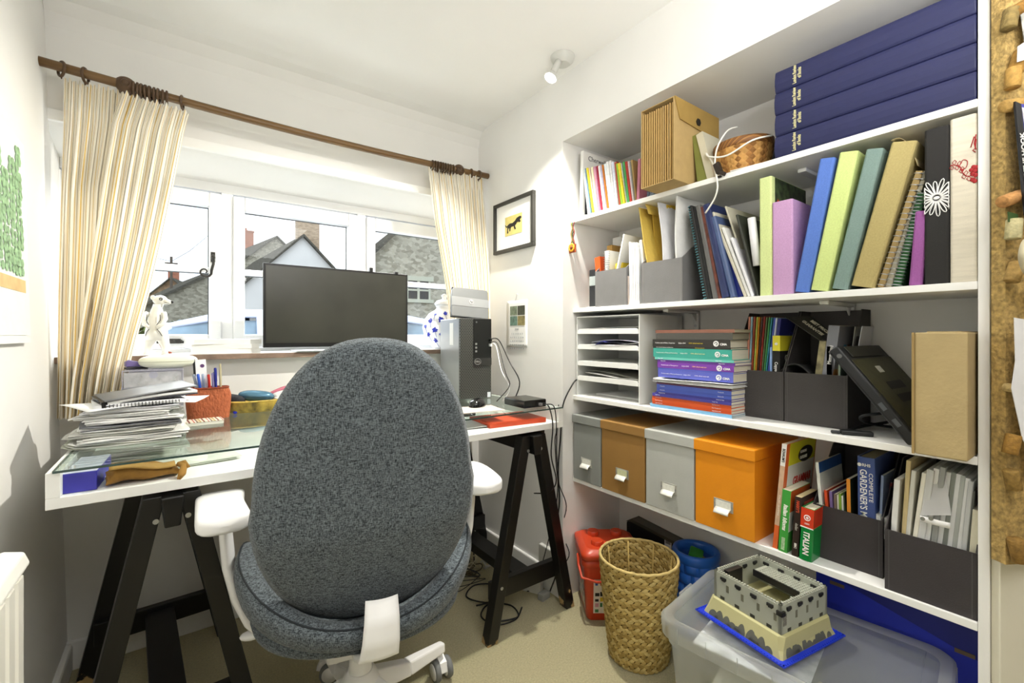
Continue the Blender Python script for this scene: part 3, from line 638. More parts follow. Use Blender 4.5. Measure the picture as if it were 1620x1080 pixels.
# ------------------------------------------------------------------ things on the sill
blkp = mat('#161616', .35, var=0); dkgrey = mat('#2b2b2a', .5, var=.05)
MY = 2.10; ml_, mr_ = atY(416.5, 415, MY), atY(645, 437, MY); mb_ = 1.094; mt = ml_.z
t = thing('monitor', 'wide black computer monitor standing on sill behind chair', 'monitor', ((ml_.x+mr_.x)/2, MY+.03, ZS), world=True)
x0, x1 = ml_.x, mr_.x
b = MB(); b.box(x0, x1, MY, MY+.018, mb_, mt); b.hexa([(x0+.06, MY+.018, mb_+.04), (x1-.06, MY+.018, mb_+.04), (x1-.12, MY+.045, mb_+.08), (x0+.12, MY+.045, mb_+.08), (x0+.06, MY+.018, mt-.04), (x1-.06, MY+.018, mt-.04), (x1-.12, MY+.045, mt-.08), (x0+.12, MY+.045, mt-.08)]); b.build('case', blkp, t, bevel=.002)
b = MB(); b.box(x0+.009, x1-.009, MY-.0012, MY, mb_+.018, mt-.009); b.build('screen', mat('#33332d', .28, var=.22, vscale=5, spec=.5), t)
xm = (x0+x1)/2
b = MB(); b.box(xm-.03, xm+.03, MY+.03, MY+.05, ZS+.006, mb_+.1); b.box(xm-.19, xm+.15, MY-.012, MY+.14, ZS, ZS+.007); b.build('stand', mat('#a9abad', .3, .7, var=0), t, bevel=.002)
for u_ in (587, 627):
    c = atY(u_, 430, MY); b = MB(); b.box(c.x-.008, c.x+.008, MY-.004, MY+.02, mt-.004, mt+(.018 if u_ < 600 else .008)); tag(b.build('webcam_clip' if u_ < 600 else 'cable_clip', blkp, bevel=.001), 'small black clip on %s' % ('monitor top edge right of centre' if u_ < 600 else 'top right corner of monitor'), 'clip')
# ceramic meerkat standing upright, head turned right
t = thing('meerkat_figurine', 'white ceramic meerkat figurine with black outlines standing on sill', 'figurine', (atY(248, 560, 2.19).x, 2.175, ZS))
cer = mat('#ecebe4', .25, var=.05, vscale=30, coat=.3); ink = mat('#1f1c1a', .4, var=0); rust = mat('#8a4630', .5, var=.2)
b = MB(); b.M = Matrix.Rotation(R(-18), 4, 'Z')
sk = [((0, .0, .055), .034, .03), ((0, 0, .085), .036, .032), ((.0, 0, .12), .029, .026), ((.0, 0, .15), .024, .021), ((.002, 0, .175), .0165, .016), ((.006, 0, .19), .016, .016)]
def limb(b, pts, n=14):
    vs = []
    for (c, rx, ry) in pts:
        vs += [(c[0]+rx*math.cos(2*PI*k/n), c[1]+ry*math.sin(2*PI*k/n), c[2]) for k in range(n)]
    N = len(pts); b.smooth = True
    b.add(vs, [(i*n+k, i*n+(k+1) % n, (i+1)*n+(k+1) % n, (i+1)*n+k) for i in range(N-1) for k in range(n)]+[tuple(range(n))[::-1], tuple((N-1)*n+k for k in range(n))]); b.smooth = False
limb(b, sk)
for s in (-1, 1): limb(b, [((s*.030, -.008, 0), .013, .02), ((s*.030, 0, .012), .010, .012), ((s*.027, 0, .035), .015, .016), ((s*.018, 0, .062), .021, .022), ((s*.013, 0, .08), .02, .022)])
b.ball((.012, -.001, .205), (.024, .019, .019), 16, 10); b.tube([(.02, -.003, .203), (.042, -.006, .199), (.05, -.006, .198)], [.013, .0085, .005], 12)
for s in (-1, 1): b.tube([(s*.026, -.006, .158), (s*.034, -.017, .135), (s*.028, -.03, .112), (s*.012, -.036, .104)], [.008, .0085, .007, .006], 10)
b.ball((-.006, -.016, .214), (.008, .004, .009), 10, 6); b.ball((-.006, .017, .214), (.008, .004, .009), 10, 6)
b.build('body', cer, t)
b = MB(b.M); b.ball((.051, -.006, .199), .0055, 10, 6)
for yy in (-.0175, .014): b.tube([(.02+.0045*math.cos(a), yy-(.001 if yy < 0 else -.001), .209+.0045*math.sin(a)) for a in [2*PI*k/10 for k in range(10)]], .0016, 5, closed=True)
for s in (-1, 1):
    b.tube([(s*.02, -.0255+.002*s*0, .15), (s*.022, -.0285, .128), (s*.012, -.034, .11)], .0012, 5); b.tube([(s*.012, -.031, .096), (s*.02, -.0295, .085), (s*.026, -.024, .07)], .0012, 5)
b.tube([(.03, -.0145, .197), (.044, -.0125, .194)], .001, 5); b.build('painted_lines', ink, t)
b = MB(b.M); b.tube([(0, .02, .07), (.006, .03, .04), (.016, .03, .015), (.03, .0, .008), (.05, -.008, .006)], [.009, .009, .008, .006, .003], 10); b.build('tail', rust, t)
# white books lying on the sill
wb = mat('#efefec', .6, var=.02); pgs = mat('#e2dfd4', .8, var=.08, stretch=(1, 1, 60), vscale=8)
def flat_book(label, c, w_, d_, h_, rz, cov, pg=None, group=None, cat='book', name='book', ct=.0015):
    """book lying flat, spine towards -y; c = centre of its underside"""
    t = thing(name, label, cat, c, (0, 0, R(rz)), group)
    b = MB(); b.box(-w_/2, w_/2, -d_/2, d_/2, 0, ct); b.box(-w_/2, w_/2, -d_/2, d_/2, h_-ct, h_); b.box(-w_/2, w_/2, -d_/2, -d_/2+ct, ct, h_-ct); b.build('cover', cov, t)
    b = MB(); b.box(-w_/2+.002, w_/2-.002, -d_/2+ct, d_/2-.002, ct, h_-ct); b.build('pages', pg or pgs, t); return t
zz = ZS
for k, (u0, u1, h_, rz) in enumerate(((303, 412, .019, 1), (304, 411, .018, -1), (305, 413, .020, 2))):
    a, c = atY(u0, 550, 2.13), atY(u1, 550, 2.13)
    flat_book(('lowest', 'middle', 'topmost')[k]+' of the white books lying on sill left of monitor', ((a.x+c.x)/2, 2.215, zz), c.x-a.x, .165, h_, rz, wb, mat('#f0efec', .8, var=.05, stretch=(1, 1, 60), vscale=8), 'white books on the sill'); zz += h_
# blue and white jar
vm = bpy.data.materials.new('blue_flowers_on_white'); vm.use_nodes = True; n = vm.node_tree; L = n.links; pb = n.nodes['Principled BSDF']; pb.inputs['Roughness'].default_value = .12; pb.inputs['Coat Weight'].default_value = .5
pb.inputs['Base Color'].default_value = lin('#f0f1f4')
cx_, cy_ = atY(703, 515, 2.225).x, 2.225
t = thing('ginger_jar', 'round white jar with painted blue flowers on sill behind computer', 'jar', (cx_, cy_, ZS))
b = MB(); b.lathe([(.05, 0), (.06, .004), (.085, .03), (.11, .07), (.12, .115), (.112, .155), (.085, .19), (.05, .21), (.042, .222), (.05, .236)], 36); jar = b.build('jar_body', vm, t)
rnd = random.Random(4); bl = mat('#2b35a8', .2, var=.3, vscale=60)
def on_jar(a, z):
    P_ = [(.06, .004), (.085, .03), (.11, .07), (.12, .115), (.112, .155), (.085, .19), (.05, .21)]
    r_ = lut([(p[1], p[0]) for p in P_], z)[0]+.0012; return Vector((r_*math.cos(a), r_*math.sin(a), z))
b = MB()
for (a0, z0, s_) in ((-2.75, .15, 1.2), (-2.5, .10, 1.1), (-2.2, .155, 1.3), (-2.62, .185, .9), (-2.15, .075, 1.3), (-2.55, .045, 1.0), (-2.9, .075, 1.0), (-1.85, .12, 1.2), (-2.0, .19, 1.0), (-3.05, .12, 1.0), (-1.5, .16, 1.1), (-1.6, .08, 1.2)):
    for k in range(7):
        th = k*2*PI/7+rnd.random()*.5; L_ = .015*s_*rnd.uniform(.7, 1.2); ww = .0055*s_; c0 = (a0, z0); da, dz = math.cos(th)/.11, math.sin(th); na, nz_ = -math.sin(th)/.11, math.cos(th)
        pts = [(0, 0), (.5, 1), (1, 0), (.5, -1)]
        b.add([on_jar(a0+da*L_*p+na*ww*q, max(.006, min(.209, z0+dz*L_*p+nz_*ww*q))) for p, q in pts], [(0, 1, 2, 3)])
    b.tube([on_jar(a0+.02*k, max(.01, min(.205, z0-.012*k))) for k in range(4)], .001, 5)
b.build('painted_flowers', bl, jar)
b = MB(); b.lathe([(.052, .238), (.055, .245), (.04, .262), (.012, .27), (.012, .28), (.018, .29), (.004, .30)], 24); b.build('lid', vm, t)
# ------------------------------------------------------------------ computer and slab leaning on it
t = thing('computer_tower', 'black and grey computer tower standing on right end of desk', 'computer', (1.122, 1.925, GT), (0, 0, R(-9)))
W_, D_, HH = .077, .145, .372
b = MB(); b.box(-W_, W_, -D_+.02, D_, .004, HH); b.build('case', mat('#a5a7a8', .35, .5, var=.01), t, bevel=.003)
mesh_m = bpy.data.materials.new('honeycomb_grille'); mesh_m.use_nodes = True; n = mesh_m.node_tree; L = n.links; pb = n.nodes['Principled BSDF']; pb.inputs['Roughness'].default_value = .45
tt = n.nodes.new('ShaderNodeTexCoord'); m2 = n.nodes.new('ShaderNodeMapping'); m2.inputs['Rotation'].default_value = (0, R(45), 0); m2.inputs['Scale'].default_value = (1, 1, 1)
ck = n.nodes.new('ShaderNodeTexBrick'); ck.inputs['Scale'].default_value = 100; ck.inputs['Mortar Size'].default_value = .16; ck.inputs['Brick Width'].default_value = 1.1; ck.inputs['Row Height'].default_value = .7; ck.inputs['Color1'].default_value = lin('#050505'); ck.inputs['Color2'].default_value = lin('#080808'); ck.inputs['Mortar'].default_value = lin('#4f504c')
cmb = n.nodes.new('ShaderNodeCombineXYZ'); spx = n.nodes.new('ShaderNodeSeparateXYZ'); L.new(tt.outputs['Object'], spx.inputs[0]); L.new(spx.outputs['X'], cmb.inputs[0]); L.new(spx.outputs['Z'], cmb.inputs[1]); L.new(cmb.outputs[0], ck.inputs['Vector']); L.new(ck.outputs['Color'], pb.inputs['Base Color'])
b = MB(); b.box(-W_, W_, -D_, -D_+.0195, .002, HH-.001); b.build('front_grille', mesh_m, t, bevel=.002)
b = MB(); b.box(-W_*.02-.012, W_-.001, -D_-.004, -D_-.0005, .175, HH-.002); pnl = b.build('port_panel', mat('#1c1d1c', .3, var=0), t, bevel=.001)
b = MB(); b.box(-W_*.02-.012, W_-.001, -D_-.005, -D_-.0005, .155, .188); st = b.build('badge_strip', mat('#3d3e3c', .35, .4, var=0), t)
M_ = frame((.006, -D_-.0055, .172), (1, 0, 0), (0, 0, 1)); write('maker_badge', 'DELL', .011, M_, mat('#c9cac8', .3, .8, var=0), st, bold=.0002, align='CENTER')
b = MB(); b.tube([(.006+.016*math.cos(a), -D_-.0058, .172+.0135*math.sin(a)) for a in [2*PI*k/24 for k in range(24)]], .0007, 5, closed=True); b.build('badge_ring', mat('#c9cac8', .3, .8, var=0), st)
for z_ in (.215, .232, .249): b = MB(); b.box(-.006, .003, -D_-.0052, -D_-.004, z_, z_+.009); b.build('usb_port', mat('#8a8b88', .4, var=0), pnl)
b = MB(); b.lathe([(.004, -.001), (.004, 0)], 14, (.0, -D_-.0045, HH-.018), ax='Y'); b.build('power_button', mat('#777877', .3, var=0), pnl)
b = MB(); b.box(W_-.02, W_-.004, -D_-.0007, -D_-.0001, .004, .028); b.build('processor_sticker', mat('#e8eef4', .3, var=0), t)
b = MB(); b.box(-W_-.0007, -W_-.0001, -.05, .0, HH-.125, HH-.02); b.build('paper_label', mat('#f7f7f5', .6, var=0), t)
for k in range(2): b = MB(); b.box(W_-.014, W_-.006, -D_-.022, -D_-.004, .262+k*.022-.02, .274+k*.022-.02); b.build('plug', blkp if k else mat('#e9e9e9', .4, var=0), pnl)
# grey slab with round emblem
p0, p1 = atY(714, 502, 1.86), atY(770, 500, 1.86); w_ = (p1-p0).length
t = thing('portable_printer', 'light grey flat device with round emblem leaning on computer tower', 'device', ((p0.x+p1.x)/2+.0, 1.855, GT+HH+.003), (R(-16), R(4), R(-4)))
b = MB(); hh = .15; b.prism([(-w_/2, 0), (w_/2-.006, 0), (w_/2, .01), (w_/2+.006, hh-.012), (w_/2, hh), (-w_/2+.018, hh-.004), (-w_/2+.008, hh-.02), (-w_/2-.002, .01)], -.012, 0, 'Y'); b.build('lid', mat('#7d7f80', .35, .4, var=0), t, bevel=.003)
b = MB(); b.prism([(-w_/2-.001, .052), (w_/2+.003, .056), (w_/2+.004, .098), (-w_/2+.003, .098)], -.0135, -.0121, 'Y'); b.build('raised_band', mat('#9c9ea0', .3, .5, var=0), t)
b = MB(); b.prism([(-w_/2, 0), (w_/2, 0), (w_/2+.006, hh), (-w_/2+.012, hh)], .0002, .014, 'Y'); b.build('dark_back', blkp, t, bevel=.002)
b = MB(); b.lathe([(.012, -.002), (.0125, 0)], 24, (.005, -.0136, .078), ax='Y'); em = b.build('emblem', mat('#d7d8d9', .2, .8, var=0), t)
write('emblem_letters', 'hp', .017, frame((.005, -.0162, .0785), (1, 0, 0), (0, 0, 1)), mat('#35383a', .4, var=0), em, align='CENTER', shear=.3)
# ------------------------------------------------------------------ right wall: framed print, calendar, charm
FW = XR-.0005
a, c = atX(785, 402, FW), atX(848, 306, FW); y1_, y0_, z0_, z1_ = a.y, c.y, a.z, c.z
z0_ = (a.z+atX(848, 391, FW).z)/2; z1_ = (c.z+atX(785, 322, FW).z)/2
t = thing('framed_print', 'dark framed print of black big cat on yellow, right of window', 'picture', (FW, (y0_+y1_)/2, z0_), world=True)
bw = .017; fm = mat('#2f2e2a', .4, var=.1)
b = MB(); b.box(FW-.02, FW, y0_, y1_, z0_, z0_+bw); b.box(FW-.02, FW, y0_, y1_, z1_-bw, z1_); b.box(FW-.02, FW, y0_, y0_+bw, z0_+bw, z1_-bw); b.box(FW-.02, FW, y1_-bw, y1_, z0_+bw, z1_-bw); b.build('frame', fm, t, bevel=.002)
b = MB(); b.box(FW-.008, FW-.004, y0_+bw, y1_-bw, z0_+bw, z1_-bw); b.build('mount', mat('#f7f7f4', .6, var=0), t)
iy0, iy1, iz0, iz1 = y0_+.095, y1_-.095, z0_+.082, z1_-.082
b = MB(); b.box(FW-.0095, FW-.0082, iy0, iy1, iz0, iz1); pp = b.build('print', mat('#d6c77c', .6, var=.1, vscale=30), t)
cat = [(.02, .62), (.10, .50), (.17, .56), (.28, .62), (.45, .60), (.60, .68), (.70, .80), (.86, .84), (.95, .82), (.97, .74), (.88, .66), (.93, .56), (.84, .52), (.78, .58), (.70, .56), (.66, .48), (.60, .44), (.62, .34), (.66, .26), (.60, .22), (.55, .28), (.52, .42), (.38, .42), (.34, .36), (.32, .22), (.26, .20), (.26, .34), (.24, .42), (.18, .30), (.20, .14), (.12, .12), (.13, .30), (.15, .46), (.08, .45), (.0, .58)]
Wc, Hc = iy1-iy0, iz1-iz0; b = MB(); b.prism([(iy1-p*Wc, iz0+q*Hc) for p, q in cat], FW-.0102, FW-.0096, 'X'); b.build('cat_silhouette', mat('#23211c', .6, var=0), pp)
a, c = atX(803, 478, FW), atX(835, 549, FW); y1_, y0_, z1_, z0_ = a.y, c.y, a.z+.004, c.z
t = thing('wall_calendar', 'small white wall calendar with four-picture photo, below framed print', 'calendar', (FW, (y0_+y1_)/2, z0_), world=True)
def curl(i, j): return (FW-.002-.02*max(0, (.13-j))**1.2-.0, y1_+(y0_-y1_)*i, z0_+(z1_-z0_)*j)
b = MB(); b.grid(lambda i, j: curl(1-i, j), 8, 16, th=.0008); b.build('sheet', mat('#f3f3f1', .6, var=0), t)
for r_ in range(2):
    for q in range(2):
        b = MB(); b.box(FW-.0042, FW-.0036, y1_-.028-.062*q-.058, y1_-.028-.062*q, z1_-.075-.05*r_+.002, z1_-.027-.05*r_); b.build('photo', mat(['#6d7a66', '#3c4034', '#5c7a6e', '#8b8155'][r_*2+q], .5, var=.5, vscale=70), t)
gr = mat('#8f9196', .6, var=0)
write('month_name', 'JUNE', .013, frame((FW-.004, (y0_+y1_)/2, z1_-.142), (0, -1, 0), (0, 0, 1)), gr, t, align='CENTER')
for r_ in range(5):
    s_ = '  '.join('%2d' % max(1, min(30, (r_*7+q+1))) for q in range(7)); write('date_row', s_, .011, frame((FW-.004, (y0_+y1_)/2, z1_-.165-.018*r_), (0, -1, 0), (0, 0, 1)), gr, t, align='CENTER')
b = MB(); c = ((y0_+y1_)/2, z1_); b.tube([(FW-.003, c[0]-.012, c[1]-.004), (FW-.004, c[0], c[1]+.03), (FW-.003, c[0]+.012, c[1]-.004)], .0007, 5); b.lathe([(.004, 0), (.003, .006)], 8, (FW-.006, c[0], c[1]+.03), ax='X'); b.build('string', mat('#d9d9d9', .5, var=0), t)
# sunflower charm hanging from the end of the top shelf
XC = 1.385; c = atX(907, 350, XC); f_ = atX(907, 392, XC)
t = thing('hanging_charm', 'plaited cord charm with small sunflower hanging from top shelf end', 'charm', (f_.x, c.y-.003, f_.z), world=True); t.location = (f_.x, c.y, f_.z)
for s_, cl in ((-.006, '#7b2f26'), (.006, '#9a7a3c'), (0, '#3e5b3a')):
    b = MB(); b.tube([(XC-.004, c.y+s_+.004*math.sin(k*1.1+s_*200), c.z-.005-(c.z-f_.z-.015)*k/12) for k in range(13)], .0028, 6); b.build('cord', mat(cl, .8, var=.3, vscale=200), t)
b = MB(); b.box(XC-.008, XC-.004, c.y-.022, c.y+.022, f_.z-.022, f_.z+.014); b.build('card', mat('#a5502d', .7, var=.5, vscale=60), t)
b = MB(); 
for k in range(14): a_ = 2*PI*k/14; b.ball((XC-.011, c.y+.014*math.cos(a_), f_.z+.014*math.sin(a_)), (.003, .005, .005), 8, 5)
b.build('petals', mat('#e0a52a', .6, var=.1), t); b = MB(); b.ball((XC-.012, c.y, f_.z), (.005, .010, .010), 12, 8); b.build('flower_centre', mat('#7c4a1f', .8, var=.2), t)
# poster on the left wall
def lw(z): return -.312-.06*z/ZC
t = thing('framed_poster', 'white framed botanical poster with leafy green plants on left wall', 'poster', (-.345, 1.55, 1.125), world=True)
def lwp(y, z, o): return Vector((lw(z)+o, y, z))
def lbox(b, ya, yb, za, zb, o0, o1): b.hexa([lwp(ya, za, o0), lwp(yb, za, o0), lwp(yb, za, o1), lwp(ya, za, o1), lwp(ya, zb, o0), lwp(yb, zb, o0), lwp(yb, zb, o1), lwp(ya, zb, o1)])
b = MB(); PY0, PY1, PZ0, PZ1 = 1.30, 1.752, 1.125, 1.655; lbox(b, PY0, PY1, PZ0, PZ1, .001, .014); b.build('frame', mat('#eeeeec', .5, var=0), t)
b = MB(); lbox(b, PY0+.02, PY1-.045, PZ0+.02, PZ1-.02, .0145, .0155); pp = b.build('sheet', mat('#e9efe9', .6, var=.03), t)
b = MB(); lbox(b, PY0+.02, PY1-.045, PZ0+.13, PZ0+.162, .0157, .0165); b.build('earth_band', mat('#dfbb84', .7, var=.15), pp)
rnd = random.Random(3); b = MB()
for s_ in range(6):
    y_ = 1.40+s_*.055; z_ = PZ0+.16
    while z_ < PZ1-.05-.04*(5-s_ if s_ > 2 else 0):
        z_ += .022; 
        for q in (-1, 1):
            yy = y_+q*rnd.uniform(.008, .018); 
            if yy > PY1-.06: continue
            rr_ = rnd.uniform(.010, .017); b.add([lwp(yy+rr_*math.cos(k*PI/3)*1.1, z_+rr_*math.sin(k*PI/3), .0168) for k in range(6)], [(0, 1, 2, 3, 4, 5)])
b.build('printed_leaves', mat('#93b58a', .7, var=.35, vscale=60), pp)
# radiator by the left wall
t = thing('radiator', 'white panel radiator on left wall at bottom left corner', 'radiator', (-.27, .8, .1), world=True)
b = MB(); rx = -.236
for k in range(16): y_ = .36+k*.054; b.prism([(rx-.006, y_), (rx, y_+.008), (rx, y_+.04), (rx-.006, y_+.048), (rx-.02, y_+.048), (rx-.02, y_)], .13, .70, 'Z')
b.build('front_panel', mat('#eeece2', .35, var=0), t)
b = MB(); b.prism([(-.305, .70), (rx-.006, .70), (rx+.004, .712), (rx-.004, .735), (rx-.03, .742), (-.305, .735)], .34, 1.238, 'Y'); b.build('top_rail', mat('#f2f1ea', .35, var=0), t, bevel=.004)
b = MB(); b.box(-.305, rx-.022, 1.222, 1.228, .14, .70); b.build('end_panel', mat('#eeece2', .35, var=0), t)
# ceiling spotlight
c = atZ(890, 90, ZC); t = thing('ceiling_spotlight', 'small white ceiling spotlight with lit lamp', 'spotlight', (c.x, c.y, ZC), world=True)
sw = mat('#c9c9c4', .4, var=0)
b = MB(); b.lathe([(.028, ZC-.032), (.044, ZC-.018), (.05, ZC-.001)], 28, (c.x, c.y, 0)); b.build('rose', sw, t)
hd = atD(871, 123, c.dot(fwd)-.03); a_ = Vector((c.x-.02, c.y-.004, ZC-.02)); d_ = (hd-a_).normalized()
b = MB(); b.tube([a_, a_.lerp(hd, .75)], [.014, .013], 14); b.build('arm', sw, t)
b = MB(); b.tube([hd-d_*.03, hd-d_*.018, hd], [.011, .016, .026], 20); b.build('lamp_housing', sw, t)
b = MB(); b.tube([hd+d_*.0005, hd+d_*.004], [.0245, .023], 20); b.build('lamp_face', mat('#fffaf0', .4, var=0, emit=14), t)
lamp('spotlight_beam', 'SPOT', hd+d_*.012, 120, .022, d_.to_track_quat('-Z', 'Y').to_euler(), (1, .96, .86), spot_size=R(125), spot_blend=.5)
# ------------------------------------------------------------------ shelves
for k, z in enumerate(SH):
    t = thing('shelf', 'white alcove shelf board, %s of the four' % ('topmost', 'second from top', 'third from top', 'lowest')[k], 'shelf', (XF, (YP+YL)/2, z-.018), group='alcove shelves', world=True)
    b = MB(); b.box(XF, XB-.001, YP+.0185, YL-.001, z-.018, z); b.build('board', mat('#f1f1ee', .45, var=.01), t, bevel=.0012)
    for u in ((1275,), (1060, 1310), (1100,), (1075,))[k]:
        y = atX(u, 500, XF+.12).y; b = MB(); b.box(XF+.09, XB-.002, y-.012, y+.012, z-.030, z-.0185); b.box(XB-.014, XB-.002, y-.012, y+.012, z-.16, z-.0185)
        b.prism([(XB-.05, z-.03), (XB-.014, z-.03), (XB-.014, z-.066)], y-.003, y+.003, 'Y'); br = b.build('bracket', mat('#d9d9d6', .5, var=0), t, bevel=.003)
        for dz in (.08, .12): b = MB(); b.lathe([(.006, -.003), (.004, 0)], 10, (XB-.0145, y, z-dz), ax='X'); b.build('screw', steel, br)
paper_m = mat('#eeeeea', .7, var=.05, vscale=25, stretch=(1, 30, 1))
def geo3(z, ubl, ubr, utl, vtl, X, h=None):
    Yl, Yr = atX(ubl, 530, X).y, atX(ubr, 530, X).y; T = atX(utl, vtl, X)
    dy = Yl-T.y; a = math.atan2(dy, T.z-z); hh = h or math.hypot(dy, T.z-z); return Yl, Yr, a, hh, max(.0015, (Yl-Yr)*math.cos(a))
def stand(name, label, cat, z, ubl, ubr, utl, vtl, X, depth, col, kind='slab', group=None, pg=None, h=None, yaw=0, fab_=False, **k):
    """something upright on a shelf: pixels give its foot, lean and height on the real plane X. local: x into the shelf, y to the left, z up"""
    Yl, Yr, a, hh, t_ = geo3(z, ubl, ubr, utl, vtl, X, h)
    depth = min(depth, XB-.004-X)
    y0, y1 = (0, t_) if a > 0 else (-t_, 0); loc = (X, Yr if a > 0 else Yl, z+.0004)
    m_ = col if not isinstance(col, str) else mat(col, k.get('rough', .5), var=k.get('var', .04), bump=k.get('bump', 0), bscale=k.get('bscale', 60), vscale=k.get('vscale', 18), stretch=k.get('stretch'))
    if kind == 'slab':
        b = MB(); b.box(0, depth, y0, y1, 0, hh); o = b.build(name, m_, bevel=min(.0012, t_*.25), seg=1)
    else:
        o = thing(name, label, cat); ct = min(.0025 if kind == 'hard' else .0008, t_*.2)
        if kind in ('hard', 'soft'):
            b = MB(); b.box(ct, depth, y0, y0+ct, 0, hh); b.box(ct, depth, y1-ct, y1, 0, hh)
            if kind == 'hard': b.prism([(0, y0+ct*.6), (-.0025, y0+t_*.3), (-.0025, y0+t_*.7), (0, y1-ct*.6), (ct, y1), (ct, y0)], 0, hh)
            else: b.box(0, ct, y0, y1, 0, hh)
            b.build('cover', m_, o); i_ = .003 if kind == 'hard' else .0003
            b = MB(); b.box(ct, depth-i_, y0+ct, y1-ct, i_, hh-i_); b.build('pages', pg or mat('#d9d2bd', .85, var=.12, vscale=10, stretch=(1, 60, 1)), o)
        elif kind == 'binder':
            b = MB(); q = .004; b.prism([(q, y0), (0, y0+q), (0, y1-q), (q, y1), (depth, y1), (depth, y1-.003), (.02, y1-.003), (.006, y1-.006), (.006, y0+.006), (.02, y0+.003), (depth, y0+.003), (depth, y0)], 0, hh)
            b.build('cover', m_, o, bevel=.0015); b = MB(); b.box(.012, depth-.012, y0+.005, y1-.005, .004, hh-.012); b.build('pages', pg or mat('#e3ded0', .85, var=.1, vscale=10, stretch=(1, 60, 1)), o)
        elif kind == 'spiral':
            b = MB(); b.box(.006, depth, y0, y1, 0, hh); b.build('leaves', m_, o, bevel=.0008, seg=1); b = MB(); n_ = int(hh/k.get('pitch', .009)); rr = t_/2+.002
            for q in range(n_):
                zz_ = (q+.5)*hh/n_; b.tube([(.006+rr*math.cos(w_)*.9, (y0+y1)/2+rr*math.sin(w_), zz_) for w_ in [2*PI*e/8 for e in range(8)]], .0011, 5, closed=True)
            b.build('wire_binding', k.get('wire') or steel, o)
    place(o, loc, (a, 0, R(yaw))); tag(o, label, cat, group)
    if fab_: pass
    return o, (y0, y1, hh, depth)
def spine_text(o, g, body, size, m_, zc=None, down=True, face='spine', dy=0, **k):
    """lettering on the spine (facing the room)"""
    y0, y1, hh, d = g; zc = hh/2 if zc is None else zc; yc = (y0+y1)/2+dy
    # reading down: text runs -z, its up points to the right (-y)
    M_ = frame((k.pop('x', -.0004), yc, zc), (0, 0, -1) if down else (0, 0, 1), (0, -1, 0) if down else (0, 1, 0))
    return write('spine_lettering', body, size, M_, m_, o, align='CENTER', depth=.0003, **k)
def cover_text(o, g, body, size, m_, x, z, up=(0, 0, 1), **k):
    """lettering on the right-hand cover (facing -y)"""
    y0, y1, hh, d = g; return write('cover_lettering', body, size, frame((x, y0-.0004, z), (1, 0, 0), up), m_, o, align='LEFT', depth=.0003, **k)
def patch(o, g, x0, x1, z0, z1, m_, name='cover_panel', th=.0004):
    y0 = g[0]; b = MB(); b.box(x0, x1, y0-th, y0, z0, z1); return b.build(name, m_, o)
def spatch(o, g, z0, z1, m_, name='spine_panel', x=-.0005, f0=0, f1=1):
    y0, y1 = g[0], g[1]; b = MB(); b.box(x, x+.0008, y0+(y1-y0)*f0, y0+(y1-y0)*f1, z0, z1); return b.build(name, m_, o)
def magfile(label, Xf, Yl, Yr, z, fh, bh, depth, col, group):
    t = thing('magazine_file', label, 'magazine file', (Xf, (Yl+Yr)/2, z), group=group); w_ = (Yl-Yr)/2; c = .0028; m_ = mat(col, .7, var=.05, bump=.15, bscale=300)
    pr = [(0, 0), (depth, 0), (depth, bh), (depth*.62, bh), (.0, fh)]
    b = MB(); b.prism(pr, -w_, -w_+c, 'Y'); b.prism(pr, w_-c, w_, 'Y'); b.box(0, c, -w_+c, w_-c, 0, fh); b.box(depth-c, depth, -w_+c, w_-c, 0, bh); b.box(c, depth-c, -w_+c, w_-c, 0, c); b.build('body', m_, t)
    b = MB()
    for s in (-1, 1): b.box(-.0004, .0, s*(w_-.008)-.0008, s*(w_-.008)+.0008, .002, fh-.002)
    b.build('folded_edge', mat('#4c4a49' if col < '#5' else '#868482', .6, var=0), t); return t
# ---------- top shelf
z = SH[0]; C0 = (900, 220, 8.64)
o, g = stand('folder', 'tall white folder with printed title standing against left end of top shelf', 'folder', z, 916.5, 921, 918.5, 240, 1.41, .27, '#e9e9e6')
cover_text(o, g, 'Cherwell', .03, mat('#4a4d52', .5, var=0), .03, g[2]-.028); patch(o, g, .015, .2, .012, .1, mat('#2c2d31', .4, var=.5, vscale=30)); patch(o, g, .015, .2, .12, .2, mat('#6b7ec0', .4, var=.5, vscale=20))
rows = [('#c9d0cf', 'pale grey', 185, 415, 255, 30), ('#7b9fc4', 'green and blue', 212, 405, 283, 22), ('#e3cf33', 'thin bright yellow', 232, 400, 318, 24), ('#e7d3cf', 'pale pinkish', 258, 400, 342, 26), ('#ebe3c0', 'cream', 296, 392, 368, 34), ('#c58aa2', 'dusty pink', 330, 385, 402, 30), ('#a5283f', 'crimson', 364, 378, 432, 34),
        ('#f1f1ef', 'first white', 396, 372, 468, 22), ('#b9b8d0', 'lilac and white', 416, 372, 491, 24), ('#d98026', 'orange', 436, 365, 516, 34), ('#e7eef2', 'blue tinted white', 474, 345, 551, 30), ('#f3f3f2', 'creased white', 504, 318, 582, 30), ('#f0eeec', 'tallest white', 545, 303, 613, 28), ('#d9dff0', 'white with blue specks', 577, 322, 642, 30),
        ('#b1503a', 'rust red', 617, 322, 673, 36), ('#8ec43c', 'lime green', 640, 340, 710, 26), ('#ecd12e', 'broad yellow', 662, 336, 737, 32), ('#dfe3e6', 'silvery white', 690, 340, 770, 28), ('#469a55', 'green', 730, 318, 798, 32), ('#b63a32', 'red', 762, 315, 831, 30), ('#efe3ea', 'pinkish white', 798, 310, 862, 24), ('#9f9f9d', 'thin grey', 824, 312, 886, 12)]
